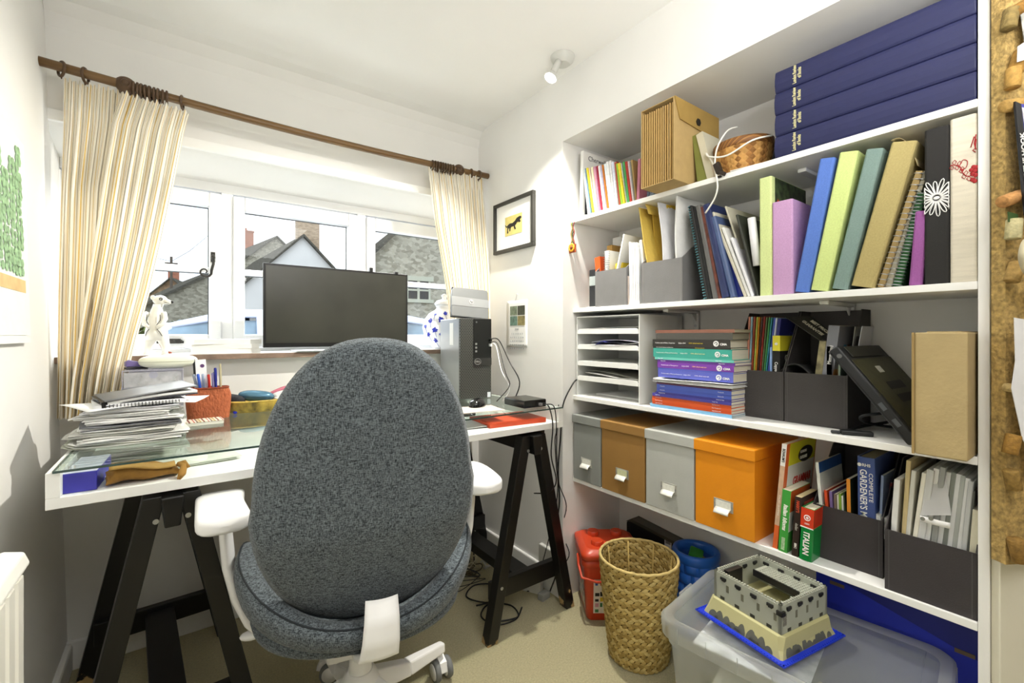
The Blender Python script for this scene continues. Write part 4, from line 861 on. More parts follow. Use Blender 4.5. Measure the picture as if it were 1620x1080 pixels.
for k, (cl, nm, xt, yt, xb, w_) in enumerate(rows):
    u0 = 900+xb/8.64; stand('magazine', '%s magazine spine in the leaning row on top shelf' % nm, 'magazine', z, u0, u0+w_/8.64*.93, 900+xt/8.64, 220+yt/8.64, 1.41+.004*math.sin(k*2.3), .21, cl, group='leaning magazines on top shelf', var=.1, vscale=40, stretch=(1, 1, 3))
stand('folder', 'tan card folder ending the magazine row on top shelf', 'folder', z, 1003.5, 1006.5, 997.5, 254, 1.412, .22, '#bfa36c', kind='soft')
stand('notebook', 'pink notebook between tan folder and accordion file', 'notebook', z, 1006.8, 1011, 1009, 252, 1.414, .20, '#c77f97'); 
stand('booklet', 'blue patterned booklet behind foot of accordion file', 'booklet', z, 1014, 1034, 1015, 283, 1.46, .16, mat('#8aa0b4', .5, var=.7, vscale=120))
# accordion file
kraft = mat('#b89c68', .75, var=.06, vscale=30, bump=.1, bscale=200); kraft_d = mat('#8a6a38', .8, var=.1)
X0 = 1.312; ya, yb = atX(1014, 290, X0).y, atX(1066, 285, X0).y; t = thing('accordion_file', 'tan card accordion file with flap and button overhanging top shelf', 'file', (X0, (ya+yb)/2, z), world=True); HB = .274; D_ = .27
b = MB(); c = .0025; b.box(X0, X0+D_, ya-c, ya, z, z+HB); b.box(X0, X0+D_, yb, yb+c, z, z+HB); b.box(X0, X0+D_, yb+c, ya-c, z, z+c); b.box(X0+D_-c, X0+D_, yb+c, ya-c, z+c, z+HB); b.box(X0, X0+D_, yb+c, ya-c, z+HB-c, z+HB); b.build('shell', kraft, t, bevel=.0008, seg=1)
N = 14; W = ya-yb-2*c; pts = []
for k in range(2*N+1): pts.append((X0+(.004 if k % 2 else .013), ya-c-W*(k/(2*N))**(.92)))
b = MB(); pt = W/N
for k in range(N): yy = ya-c-pt*k; sw = pt*(.70 if k < 9 else .5); b.prism([(X0+.006, yy-.0006), (X0+.003, yy-sw*.5), (X0+.006, yy-sw), (X0+.2, yy-sw), (X0+.2, yy-.0006)], z+c, z+HB-.014-.001*(k % 3), 'Z')
b.build('pleats', mat('#b3935a', .8, var=.05), t); b = MB(); b.box(X0+.022, X0+.026, yb+.003, ya-.003, z+c, z+HB-.006); b.build('gap_shade_sheet', mat("#4f3817", .9, var=.05), t)  # dark sheet behind the pleats colours in the shade of their gaps
for k in range(9, 13): b = MB(); yy = ya-c-W*(k/N)-.004; b.box(X0+.006, X0+.2, yy-.0006, yy+.0006, z+.006, z+HB-.014); b.build('divider', mat('#cdb483' if k % 2 else '#b08a47', .8, var=.05), t)
b = MB(); zf = z+HB; P = [(X0, zf), (X0+D_, zf), (X0+D_, zf-.085), (X0+.03, zf-.068)]; b.prism(P, yb-.003-.0015, yb-.0015, 'Y'); fl = b.build('flap', mat('#a98a4a', .75, var=.06), t)
b = MB(); b.lathe([(.013, -.0035), (.013, 0)], 6, (X0+.135, yb-.0045, zf-.052), ax='Y'); b.build('button', mat('#26221c', .5, var=0), fl)
stand('booklet', 'olive green booklet leaning against accordion file', 'booklet', z, 1103, 1119, 1096, 228, 1.42, .2, '#7c8142', kind='slab', h=.17)
o, g = stand('booklet', 'thick cream and grey booklet beside basket on top shelf', 'booklet', z, 1119, 1130, 1101, 214, 1.415, .2, '#c9c4ae', kind='soft')
# woven basket with odds and ends
wc = [mat('#8a5f2d', .7, var=.15, vscale=60, stretch=(1, 1, 6)), mat('#c09150', .7, var=.15, vscale=60), mat('#a3723a', .7, var=.15, vscale=60)]
c = atX(1177, 250, 1.50); t = thing('woven_basket', 'small round woven splint basket on top shelf', 'basket', (1.50, c.y, z), (R(0), R(-3), 0))
b = MB(); NB = 24; rws = 5
def bk(a, h_): r_ = .062+.026*math.sin(min(1, h_/.105)*PI*.5); return Vector((r_*math.cos(a), r_*math.sin(a), h_))
for r_ in range(rws*2):
    for k in range(NB):
        a_ = (k+.5*(r_ % 2))*2*PI/NB; h_ = .008+r_*.0095; dh, da = .0115, PI/NB*1.25
        P = [bk(a_, h_-dh if h_ > dh else 0), bk(a_+da, h_), bk(a_, h_+dh), bk(a_-da, h_)]; q = sum(P, Vector())/4; q = q+Vector((q.x, q.y, 0)).normalized()*.003
        b.m((k*2+r_*3+(k*k) % 5) % 3 if (k+r_) % 2 else (k+r_) % 2+1).add(P+[q], [(0, 1, 4), (1, 2, 4), (2, 3, 4), (3, 0, 4)])
b.m(0); b.lathe([(.0, .001), (.06, .001), (.0615, .008), (.087, .105), (.0855, .105), (.058, .006), (0, .005)], 36, cap=False); b.build('body', wc, t)
b = MB(); b.lathe([(.086, .088), (.0905, .090), (.0905, .112), (.086, .114), (.0835, .112), (.0835, .09)], 40, cap=False); b.lathe([(.060, .0), (.066, .002), (.069, .014), (.064, .015)], 36, cap=False); b.build('rim_band', bands([(0, '#7a4f22'), (.5, '#9a6a33'), (.85, '#5e3b18')], 'DIAGONAL', 40), t)
for k, (dx, dy, cl, nm) in enumerate(((-.03, .03, '#3f4a3c', 'dark green'), (.0, -.01, '#5b6058', 'grey'), (-.02, -.04, '#8e8e6a', 'olive'))):
    b = MB(); b.ball((0, 0, 0), (.026, .018, .02), 12, 8); tag(place(b.build('pouch', mat(cl, .6, var=.2)), (1.50+dx, c.y+dy, z+.105)), '%s small bundle poking out of woven basket' % nm, 'bundle')
# white cable and black clamp
pts = [atX(*p) for p in ((1166, 201, 1.47), (1152, 206, 1.43), (1140, 222, 1.405), (1133, 240, 1.395), (1131, 262, 1.392))]
def smooth_path(P, n=6):
    out = []; P = [P[0]]+list(P)+[P[-1]]
    for i in range(1, len(P)-2):
        p0, p1, p2, p3 = P[i-1:i+3]
        for k in range(n):
            t_ = k/n; out.append(.5*((2*p1)+(-p0+p2)*t_+(2*p0-5*p1+4*p2-p3)*t_*t_+(-p0+3*p1-3*p2+p3)*t_**3))
    return out+[P[-2]]
def cable(label, P, r, col, cat='cable', name='cable', rough=.45, n=6):
    b = MB(); b.tube(smooth_path([Vector(p) for p in P], n), r, 7); return tag(b.build(name, mat(col, rough, var=0)), label, cat)
cable('white cable looping over woven basket and down past top shelf', [atX(1222, 214, 1.46), atX(1190, 222, 1.41), atX(1150, 246, 1.395), atX(1122, 248, 1.395), atX(1118, 243, 1.41), atX(1130, 262, 1.40)], .0028, '#ecebe2')
cable('white cable arching from basket top and hanging below top shelf', pts+[atX(*p) for p in ((1134, 282, 1.388), (1135, 298, 1.388), (1130, 315, 1.392), (1116, 337, 1.397))], .0028, '#ecebe2')
c = atX(1137, 272, 1.392); b = MB(); b.bar((c.x, c.y+.008, c.z+.03), (c.x, c.y-.004, c.z-.004), .02, .014, (1, 0, 0)); b.bar((c.x, c.y-.002, c.z), (c.x-.002, c.y-.022, c.z-.014), .012, .01, (1, 0, 0)); b.bar((c.x, c.y, c.z-.014), (c.x+.03, c.y, c.z-.016), .012, .006)
tag(b.build('clamp', mat('#2b221c', .5, var=.1), bevel=.002), 'small dark clamp gripping cable at front of top shelf', 'clamp')
stand('notebook', 'grey notebook lying slanted behind woven basket', 'notebook', z, 1196, 1214, 1199, 232, 1.6, .1, '#6d7582'); 
b = MB(); b.box(0, .07, 0, .09, 0, .0016); tag(place(b.build('leaflet', paper_m), (1.405, atX(1205, 240, 1.41).y, z+.0004), (0, 0, R(6))), 'thin white leaflet lying between basket and navy binders', 'leaflet')
# four navy cases
navy = mat('#20244c', .5, var=.03, vscale=60); gold = mat('#d9d3a0', .4, .3, var=0)
Yl, Yr = atX(1225.5, 200, XF+.003).y, YP+.0205; zz = z+.0003; hs = [.063, .0625, .063, .0625]
for k in range(4):
    h_ = hs[k]; t = thing('binder_case', 'navy box binder lying flat, %s of the four on top shelf' % ('lowest', 'second from bottom', 'second from top', 'topmost')[k], 'binder', (XF+.003, Yl-.001*(k % 2), zz), group='navy binders on top shelf')
    Wd = Yl-Yr-.001*(k % 2); b = MB(); q = .006
    pr = [(q*.4, .0), (.28, 0), (.28, h_), (q*.4, h_), (-.001, h_*.86), (-.004, h_*.6), (-.004, h_*.35), (-.001, h_*.1)]
    b.prism([(p[0]+(.0), p[1]) for p in pr], -Wd, 0, 'Y'); b.build('cover', navy, t, bevel=.0025)
    for q_, (bd, s_) in enumerate((('London Review', .0085), ('of Books', .0085))):
        dy = -.054-.0125*q_; write('spine_lettering', bd, .0128, frame((-.0046, dy, h_*.5), (0, 0, 1), (0, 1, 0)), gold, t, align='CENTER', bold=.0004, depth=.0003, sx=.64)
    zz += h_+.0003
# ---------- second shelf
z = SH[1]
G1 = 'grey magazine files on second shelf'; zi = z+.0035
def filebox(label, X, uL, uR, vt, z, bh, depth, col, grp):
    a_, c_ = atX(uL, vt, X), atX(uR, vt, X); magfile(label, X, a_.y, c_.y, z, a_.z-z, bh, depth, col, grp); return a_.y, c_.y
b = MB(); p = atX(932, 480, 1.44); q = atX(943, 480, 1.44); b.box(1.44, 1.462, q.y, p.y, z+.006, atX(932, 427, 1.44).z); o = b.build('keypad', mat('#23262a', .5, var=0), None, bevel=.003)
t = thing('desk_telephone', 'dark handset with pale screen wedged left of grey magazine file', 'telephone', (1.44, (p.y+q.y)/2, z), world=True); adopt(o, t); o.name = 'casing'
b = MB(); zt = atX(932, 427, 1.44).z; b.box(1.4385, 1.4399, q.y+.004, p.y-.003, zt-.07, zt-.03); b.build('display', mat('#a9b3b3', .3, var=0), t)
b = MB(); b.box(1.43, 1.50, q.y-.006, p.y+.004, z, z+.006); b.build('cradle', mat('#d3d3d0', .4, var=0), t, bevel=.002)
Y1, Y2 = filebox('narrow grey magazine file nearest left end of second shelf', 1.405, 941.5, 991, 430, z, .265, .26, '#7b7a7a', G1)
def inn(name, label, cat, *a, **k): return stand(name, label, cat, *a, **k)
inn('notebook', 'orange notebook in narrow grey magazine file', 'notebook', zi, 946, 954.5, 940.5, 408, 1.43, .12, '#d2551d', kind='soft')
o, g = inn('notebook', 'white wire-bound notebook in narrow grey magazine file', 'notebook', zi, 955.5, 962, 955, 397, 1.42, .15, '#f1f1ee', kind='spiral')
inn('notebook', 'tan notebook behind wire-bound one in narrow grey file', 'notebook', zi, 963, 971, 960, 389, 1.50, .14, '#a27d3f', kind='slab')
inn('board', 'white foam board leaning to right in narrow grey file', 'board', zi, 963.5, 966, 985.5, 371, 1.425, .2, '#eeeeea', kind='slab')
inn('booklet', 'small yellow booklet at right of narrow grey file', 'booklet', zi, 973.5, 985, 973.5, 417, 1.44, .10, '#e3c93c', kind='soft')
inn('paper_wad', 'crumpled white paper behind boards in narrow grey file', 'paper', zi, 970, 984, 969, 377, 1.58, .05, '#cfd0ce', kind='slab')
for k, (ub, w_, ut, vt, cl, nm) in enumerate(((993, 2.6, 991.5, 437, '#e9d9d2', 'short pinkish white'), (996, 2.6, 994.5, 383, '#eeeeee', 'bent white'), (999, 3, 997, 385, '#f4f4f2', 'second white'), (1002.3, 3, 1001, 384, '#f0f1f1', 'third white'), (1005.6, 3, 1005, 384, '#f3f3f3', 'fourth white'), (1009, 2.6, 1008, 392, '#e2e4e6', 'greyish white'))):
    stand('magazine', '%s magazine between the two grey files' % nm, 'magazine', z, ub, ub+w_, ut, vt, 1.412, .21, mat(cl, .5, var=.12, vscale=40, stretch=(1, 1, .5)), group='white magazines between grey files')
Y3, Y4 = filebox('wide grey magazine file holding padded envelopes on second shelf', 1.405, 1015, 1079.5, 416.5, z, .265, .26, '#7b7a7a', G1)
def envelope(label, z, ubl, ubr, utl, vtl, X, w_, col, bulge=.006, flap=False, cat='envelope'):
    Yl, Yr, a, hh, t_ = geo3(z, ubl, ubr, utl, vtl, X); w_ = min(w_, XB-.006-X)
    t = thing('padded_envelope', label, cat, (X, Yl, z), (a, 0, 0)); rnd = random.Random(label)
    ph = rnd.random()*6; b = MB()
    def f(s): return lambda i, j: (w_*i, -t_/2+s*(t_/2+bulge*math.sin(PI*i)*math.sin(PI*j))*(1 if 0 < i < 1 and 0 < j < 1 else .25)+.003*math.sin(5*j+ph)+.0025*math.sin(9*i+7*j+ph), hh*j+.003*math.sin(8*i+ph)*j)
    b.grid(lambda i, j: f(1)(1-i, j), 12, 14); b.grid(f(-1), 12, 14)
    b.add([f(1)(0, j/14) for j in range(15)]+[f(-1)(0, j/14) for j in range(15)], [(j, j+1, 16+j, 15+j) for j in range(14)])
    b.add([f(1)(i/12, 1) for i in range(13)]+[f(-1)(i/12, 1) for i in range(13)], [(13+i, 14+i, i+1, i) for i in range(12)])
    b.build('body', mat(col, .6, var=.06, bump=.5, bscale=35), t)
    if flap: b = MB(); b.grid(lambda i, j: (w_*i, -t_-.002-.028*math.sin(j*1.5), hh+.004-.05*j*j+.012*math.sin(j*3)), 10, 6, th=.0008); b.build('flap', mat(col, .6, var=.06, bump=.5, bscale=35), t)
    return t
stand('paper_bundle', 'loose white papers at left of padded envelopes', 'papers', zi, 1019, 1023, 1011, 380, 1.42, .18, '#e7e7e2', kind='slab')
stand('paper_bundle', 'folded grey papers between loose papers and envelopes', 'papers', zi, 1024, 1029, 1019, 368, 1.44, .18, '#c4c3be', kind='slab')
envelope('large yellow padded envelope with folded top in wide grey file', zi, 1034, 1040, 1007, 329, 1.42, .22, '#d0b252', flap=True)
envelope('yellow padded envelope leaning behind the folded one', zi, 1042, 1048, 1030, 334, 1.47, .2, '#c6a441')
envelope('crinkled white envelope between yellow padded ones', zi, 1052, 1058, 1038, 322, 1.42, .2, '#dadade', .008)
envelope('small open yellow envelope next to white plastic bag', zi, 1059, 1062, 1052, 324, 1.46, .2, '#d8b23a')
envelope('translucent white plastic mailing bag at right of wide grey file', zi, 1065, 1074, 1066, 310, 1.42, .25, '#dcdcda', .010)
o, g = stand('notebook', 'black spiral notebook with turquoise comb binding', 'notebook', z, 1113, 1117.5, 1087.5, 326, 1.415, .21, '#181a1b', kind='spiral', wire=mat('#62a6b4', .4, var=0), pitch=.0095)
stand('notebook', 'black patterned notebook with white edge beside turquoise comb one', 'notebook', z, 1118, 1121.5, 1091, 326, 1.412, .21, mat('#1d1c1b', .5, var=.8, vscale=300))
stand('folder', 'black folder leaning right of patterned notebook', 'folder', z, 1122, 1127, 1095, 328, 1.414, .21, '#141414')
stand('book', 'grey cloth book leaning among the dark folders', 'book', z, 1127.5, 1136, 1100, 327, 1.412, .2, '#62615f', kind='hard')
stand('book', 'slim dark brown and red book left of navy books', 'book', z, 1136.5, 1141, 1108, 328, 1.412, .2, mat('#63352a', .4, var=.6, vscale=30), kind='soft')
stand('book', 'thick dark navy ring binder leaning right of brown book', 'binder', z, 1142, 1154, 1111, 326, 1.412, .25, '#27325e', kind='hard', rough=.35)
stand('book', 'steel blue ring binder leaning behind dark navy one', 'binder', z, 1155, 1164, 1124, 345, 1.414, .25, '#4b5d85', kind='hard', rough=.3)
stand('folder', 'deep blue plastic folder leaning against cream folder', 'folder', z, 1165, 1176, 1137, 375, 1.43, .22, '#15247c', rough=.25)
stand('folder', 'cream card folder leaning with front edge curved', 'folder', z, 1177, 1182, 1125, 337, 1.42, .25, '#cdc8b6')
stand('paper_bundle', 'sheaf of white papers leaning on cream folders', 'papers', z, 1183, 1188, 1141, 361, 1.42, .21, '#e4e4e0')
stand('folder', 'white card folder with blue edge line left of lime binder', 'folder', z, 1188.5, 1193, 1155, 377, 1.416, .21, '#e9e9ee')
stand('folder', 'tall cream folder leaning toward the lime binder', 'folder', z, 1193.5, 1196.5, 1146, 327, 1.44, .25, '#c6c1ae')
stand('book', 'dark olive book leaning close to lime binder', 'book', z, 1196.8, 1200.5, 1166, 350, 1.416, .19, '#33362d', kind='slab', h=.27)
b = MB(); a_, c_ = atX(1189, 345, 1.43), atX(1198, 420, 1.43); b.tube([a_+Vector((0, 0, 0)), c_], .012, 14); tag(b.build('paper_roll', mat('#e6e6ea', .5, var=.03)), 'white rolled paper leaning beside lime binder', 'paper roll')
linen = dict(rough=.85, var=.07, vscale=260, bump=.25, bscale=500)
o, g = stand('binder', 'upright lime cloth binder with flowered cover left of lilac binder', 'binder', z, 1201.5, 1221.5, 1200.5, 283, 1.412, .24, '#d3e09c', kind='binder', **linen)
flor = mat('#3c4a2c', .4, var=.9, vscale=50)
patch(o, g, .022, .24, .002, g[2]-.002, mat('#39472b', .4, var=.9, vscale=50), 'flowered_cover')
for k in range(7): b = MB(); xx, zz_ = .04+.028*k, g[2]-.07-.022*(k % 3); b.add([(xx+.009*(1 if q % 2 else .5)*math.cos(q*PI/5), g[0]-.0008, zz_+.009*(1 if q % 2 else .5)*math.sin(q*PI/5)) for q in range(10)], [tuple(range(10))]); b.build('printed_flower', mat('#b8482c', .5, var=.3), o)
stand('binder', 'short lilac cloth binder between lime and blue binders', 'binder', z, 1221.8, 1254.5, 1221, 321, 1.41, .21, '#c59cc6', kind='binder', **linen)
for (nm, cl, a4) in (('blue cloth binder leaning right', '#5a7ccb', (1256, 1282, 1296, 255)), ('second lime cloth binder, leaning between blue and teal', '#cddd8f', (1281, 1312, 1327, 246)), ('teal grey cloth binder leaning right', '#7c938d', (1314.5, 1343, 1369, 241)), ('olive tan cloth binder leaning right, topped by curled paper', '#b0a16b', (1344, 1385, 1408, 233))):
    stand('binder', nm+' on second shelf', 'binder', z, a4[0], a4[1]-3, a4[2], a4[3], 1.41, .24, cl, kind='binder', group='leaning cloth binders', **linen)
b = MB(); p0 = atX(1409, 222, 1.43); p1 = atX(1452, 262, 1.43)
b.grid(lambda i, j: (1.43+.16*j, p0.y+(p1.y-p0.y)*i, p0.z+.006*math.sin(3*i)+(p1.z-p0.z)*(i**2.6)+.01*j), 14, 6, th=.001); tag(b.build('curled_paper', mat('#c1b082', .75, var=.08)), 'curled tan paper sheet on top of olive binder', 'paper')
stand('sketchbook', 'tan wire-bound sketchbook leaning on olive binder', 'sketchbook', z, 1386, 1397, 1447, 272, 1.415, .2, '#a58d5c', kind='spiral', pitch=.013)
stand('sketchbook', 'grey wire-bound sketchbook leaning next to tan one', 'sketchbook', z, 1398, 1409, 1455, 272, 1.42, .2, '#b3ad97', kind='spiral', pitch=.013)
stand('notebook', 'dark green spiral notebook left of purple binder', 'notebook', z, 1410, 1424, 1450, 306, 1.418, .2, '#245a2c', kind='spiral', pitch=.008)
stand('binder', 'narrow purple cloth binder left of black album', 'binder', z, 1437, 1459, 1447, 336, 1.412, .2, '#9a5a9b', kind='binder', **linen)
X_ = 1.406; o, g = stand('album', 'tall black cloth album with white flower drawn on spine', 'album', z, 1462, 1502, 1462, 207, X_, .27, '#262524', kind='binder', rough=.8, bump=.1, bscale=400)
b = MB(); yc, zc = (g[0]+g[1])/2, atX(1483, 313, X_).z-z; hw_ = (g[1]-g[0])/2
for k in range(18):
    a_ = 2*PI*k/18+.1; L_ = .043*(1 if k % 2 else .9); pts = []
    for q in range(13):
        s_ = q/12*2*PI; r_ = .007+(L_-.007)*(.5-.5*math.cos(s_)); of = .0046*math.sin(s_)*(.3+.7*(.5-.5*math.cos(s_))); yy = r_*math.cos(a_)-of*math.sin(a_); z_ = r_*math.sin(a_)+of*math.cos(a_); pts.append((-.0006, yc+max(-hw_+.001, min(hw_-.001, yy)), zc+z_))
    b.tube(pts[:-1], .0011, 5, closed=True)
b.ball((-.0006, yc, zc), (.0008, .006, .004), 10, 5); b.build('flower_drawing', mat('#ededeb', .6, var=0), o)
o, g = stand('album', 'tall cream linen album with red embroidered sprig on spine', 'album', z, 1502.8, 1546, 1502.5, 190, 1.404, .27, mat('#d7d0be', .9, var=.08, vscale=60, stretch=(1, .2, 2), bump=.2, bscale=500), kind='binder')
red = mat('#a5262a', .7, var=.1); b = MB(); y1_ = g[1]; W = g[1]-g[0]
def sp(p, q): return Vector((-.0008, y1_-W*p, g[2]*q))
ctr = smooth_path([sp(.02, .72), sp(.2, .715), sp(.38, .70), sp(.48, .66), sp(.62, .635), sp(.85, .63)]); b.tube(ctr, .0009, 5); b.tube(smooth_path([sp(.35, .70), sp(.5, .735), sp(.66, .72), sp(.6, .685), sp(.42, .68)]), .0008, 5)
for k in range(11):
    c = ctr[min(len(ctr)-1, 2+k*3)]; s_ = 1 if k % 2 else -1
    b.tube([c, c+Vector((0, -.004, .006*s_)), c+Vector((0, -.001, .011*s_)), c+Vector((0, .003, .006*s_))], .0008, 5, closed=True)
b.build('embroidered_sprig', red, o); b = MB()
for p, q in ((.80, .665), (.88, .68), (.93, .655), (.85, .64), (.95, .63), (.84, .605), (.92, .595), (.97, .675)): b.ball(sp(p, q), (.0012, .0042, .0048), 8, 5)
b.build('embroidered_blossoms', red, o); b = MB(); b.tube([sp(.78, .80), sp(.9, .86), sp(.97, .84), sp(.94, .79), sp(.85, .78), sp(.95, .765)], .0010, 5); b.tube([sp(.97, .87), sp(.9, .82), sp(.97, .78)], .0010, 5); b.build('embroidered_bird', red, o)
# ---------- third shelf: letter tray unit
z = SH[2]; X0 = 1.412; ya, yb = atX(911, 560, X0).y-.004, atX(1012, 560, X0).y; zt = 1.226; tm = mat('#e9eae7', .45, var=0)
ya = min(ya, YL-.004); t = thing('letter_tray_unit', 'white five-slot letter tray unit at left end of third shelf', 'letter tray', (X0, (ya+yb)/2, z), world=True); XE = 1.69
b = MB(); b.box(X0, XE, ya-.004, ya, z, zt); b.build('side_panel', tm, t, bevel=.001); b = MB(); b.box(X0, XE, yb, yb+.005, z, zt); b.build('side_panel', tm, t, bevel=.001)
b = MB(); b.box(X0, XE, yb+.005, ya-.004, zt-.004, zt); b.build('top_panel', tm, t); b = MB(); b.box(XE-.004, XE, yb+.005, ya-.004, z, zt-.004); b.build('back_panel', tm, t)
b = MB(); b.box(X0, XE-.004, yb+.005, ya-.004, z, z+.004); b.build('base_panel', tm, t)
tz = [atX(960, v, X0).z for v in (528, 553.5, 581, 606)]
for k, q in enumerate(tz):
    b = MB(); b.box(X0+.004, XE-.004, yb+.0055, ya-.0045, q, q+.0022); r_ = .014; yl, yr = ya-.006, yb+.007; lip = [(yr, q), (yl, q), (yl, q+.014)]+[(yl-r_+r_*math.cos(a), q+.012+r_*.7*math.sin(a)) for a in (.3, .9, 1.57)]+[(yr+r_-r_*math.cos(a), q+.012+r_*.7*math.sin(a)) for a in (1.57, .9, .3)]+[(yr, q+.014)]
    b.prism(lip, X0+.0005, X0+.0035, 'X'); b.build('tray', tm, t, bevel=.0006, seg=1)
def sheets(label, x0, x1, y0, y1, z, n, col, seed, wav=.004, dz=.0012, name='paper_pile', cat='papers'):
    rnd = random.Random(seed); b = MB()
    for k in range(n):
        p1, p2, ry = rnd.random()*6, rnd.random()*6, rnd.uniform(-.008, .008); zz_ = z+k*dz
        amp = wav*(k+1)/n
        b.m(k % 3).grid(lambda i, j: (x0+(x1-x0)*i+ry, y0+(y1-y0)*j+ry*.6, zz_+.0008+amp*(.5+.5*math.sin(3*j+p1+2*i))*(k > 0)), 8, 8, th=.0007)
    cl = col if isinstance(col, list) else [col, col, col]; return tag(b.build(name, [mat(c, .6, var=.04) for c in cl]), label, cat)
sheets('flat white papers in topmost letter tray', X0+.008, XE-.03, yb+.012, ya-.012, tz[0]+.003, 9, ['#f0f0ec', '#e4e4e0', '#efefef'], 1, .004, .0024)
sheets('loose papers curling up under blue leaflet in second letter tray', X0+.006, XE-.05, yb+.010, ya-.085, tz[1]+.003, 8, ['#ececef', '#c9cbd8', '#5a5d66'], 2, .02, .0026)
b = MB(); c = atX(950, 545, X0); b.grid(lambda i, j: (X0-.004+.16*i, c.y+.028-.062*j+.03*i, tz[1]+.012+.022*math.sin(j*1.8+.3)+.006*i), 8, 8, th=.0008); tag(b.build('leaflet', mat('#3a3f9c', .4, var=.3, vscale=30)), 'curled blue leaflet sticking out of second letter tray', 'leaflet')
sheets('few white sheets in third letter tray', X0+.008, XE-.03, yb+.012, ya-.012, tz[2]+.003, 7, ['#f0f0ec', '#e8e8e4', '#efefef'], 3, .005, .0026)
sheets('crumpled newspapers overflowing fourth letter tray', X0+.006, XE-.05, yb+.008, ya-.05, tz[3]+.003, 9, ['#dededa', '#b7b7b2', '#77766e'], 4, .022, .0026)
sheets('thin paper stack on floor of letter tray unit', X0+.05, XE-.03, yb+.008, ya-.07, z+.0045, 6, ['#f0f0ec', '#dcdcd6', '#e8e8e8'], 5, .002)
# accountancy textbooks
def lying(label, ul, ur, z0, h_, col, X=1.412, d=.21, txt=None, ci=False, grp='textbook stack on third shelf', name='textbook', cat='book', pg='#d3cdbb', rz=0):
    y1, y0 = atX(ul, 560, X).y, atX(ur, 560, X).y; w_ = y1-y0
    t = thing(name, label, cat, (X, (y0+y1)/2, z0+.0002), (0, 0, R(rz)), grp); c = min(.0008, h_*.15); m_ = mat(col, .35, var=.05, spec=.5)
    b = MB(); b.box(0, d, -w_/2, w_/2, 0, c); b.box(0, d, -w_/2, w_/2, h_-c, h_); b.box(0, c, -w_/2, w_/2, c, h_-c); b.build('cover', m_, t)
    b = MB(); b.box(c, d-.001, -w_/2+.0005, w_/2-.0005, c, h_-c); b.build('pages', mat(pg, .85, var=.12, vscale=8, stretch=(1, 1, 80)), t)
    wht = mat('#f2f2f2', .5, var=0)
    if ci:
        yb_ = -w_/2+.022; b = MB(); b.lathe([(.0095, -.0007), (.0095, 0)], 20, (-.0001, yb_+.026, h_*.5), ax='X'); bd = b.build('publisher_badge', wht, t)
        b = MB(); b.tube([(-.0009, yb_+.026+.005*math.cos(a), h_*.5+.005*math.sin(a)) for a in [PI*.3*k for k in range(6)]], .0011, 5); b.build('badge_swirl', m_, bd)
        write('spine_lettering', 'CIMA', .0095, frame((-.0005, yb_+.001, h_*.42), (0, -1, 0), (0, 0, 1)), wht, t, align='CENTER', bold=.0003, depth=.0003)
    if txt:
        for q, (s_, cl, sz, at_) in enumerate(txt): write('spine_lettering', s_, sz, frame((-.0005, w_/2-at_, h_*(.5 if not q % 2 or len(txt) < 4 else .5)), (0, -1, 0), (0, 0, 1)), mat(cl, .5, var=0), t, depth=.0003)
    return t
T1 = [('Fundamentals of Ethics, Corporate', '#e8e8e8', .0058, .012), ('Subject BA4', '#e8e8e8', .0058, .108), ('CIMA official study text', '#d9c33c', .0055, .148)]
T2 = [('Fundamentals of Financial Accounting', '#d9efe9', .0058, .014), ('Subject BA3', '#d9efe9', .0058, .112), ('CIMA official study text', '#e4e4b0', .0055, .152)]
T3 = [('Fundamentals of Management', '#f0d9ff', .0058, .016), ('Subject BA2', '#f0d9ff', .0058, .100), ('CIMA official study text', '#ffc9a8', .0055, .140)]
T4 = [('Fundamentals of Business Economics', '#dfe3ff', .0058, .014), ('Subject BA1', '#dfe3ff', .0058, .104), ('CIMA official study text', '#e8e4ff', .0055, .146)]
sm = lambda a: [(a, '#eef0ff', .0042, .014), (a, '#eef0ff', .0042, .235)]
pile = [('pale blue textbook at very bottom of stack', 1029, 1158, .0055, '#7fb4d9', None, 0), ('pale blue thin textbook second from bottom', 1028, 1158, .0055, '#8cc3e6', None, 0), ('lowest of three orange textbooks', 1032, 1157, .0095, '#d9541f', sm('Exam Practice Kit'), 0), ('middle of three orange textbooks', 1031.5, 1157, .0095, '#e05c26', sm('Exam Practice Kit'), 0), ('topmost of three orange textbooks', 1032, 1157, .0095, '#d85a22', sm('Revision Cards'), 0),
        ('violet blue textbook directly above orange ones', 1032, 1157, .0105, '#4a46a3', sm('Study Text'), 0), ('thin indigo textbook above violet blue one', 1037, 1157, .0062, '#3d3a94', sm('Integrated Case'), 0), ('bright blue textbook with white lettering, lower middle of stack', 1039, 1157, .014, '#4a5fc0', sm('Practice Kit'), 0), ('second bright blue textbook below maroon one', 1039, 1157, .014, '#4f66c8', sm('Practice Kit'), 0), ('thin maroon textbook', 1038, 1157, .0045, '#6b2d5c', None, 0), ('thin charcoal textbook under white papers', 1039, 1157, .0045, '#454545', None, 0)]
zz = z+.0004
for lb, ul, ur, h_, cl, tx, ci in pile: lying(lb+' in pile on third shelf', ul, ur, zz, h_, cl, txt=tx, ci=ci, X=1.412+random.uniform(0, .004)); zz += h_+.0003
sheets('loose white papers sandwiched in middle of textbook pile', 1.405, 1.60, atX(1157, 560, 1.405).y, atX(1033, 560, 1.405).y, zz, 7, ['#f0f0ee', '#dededc', '#f4f4f2'], 9, .006, .0014); zz += .0165
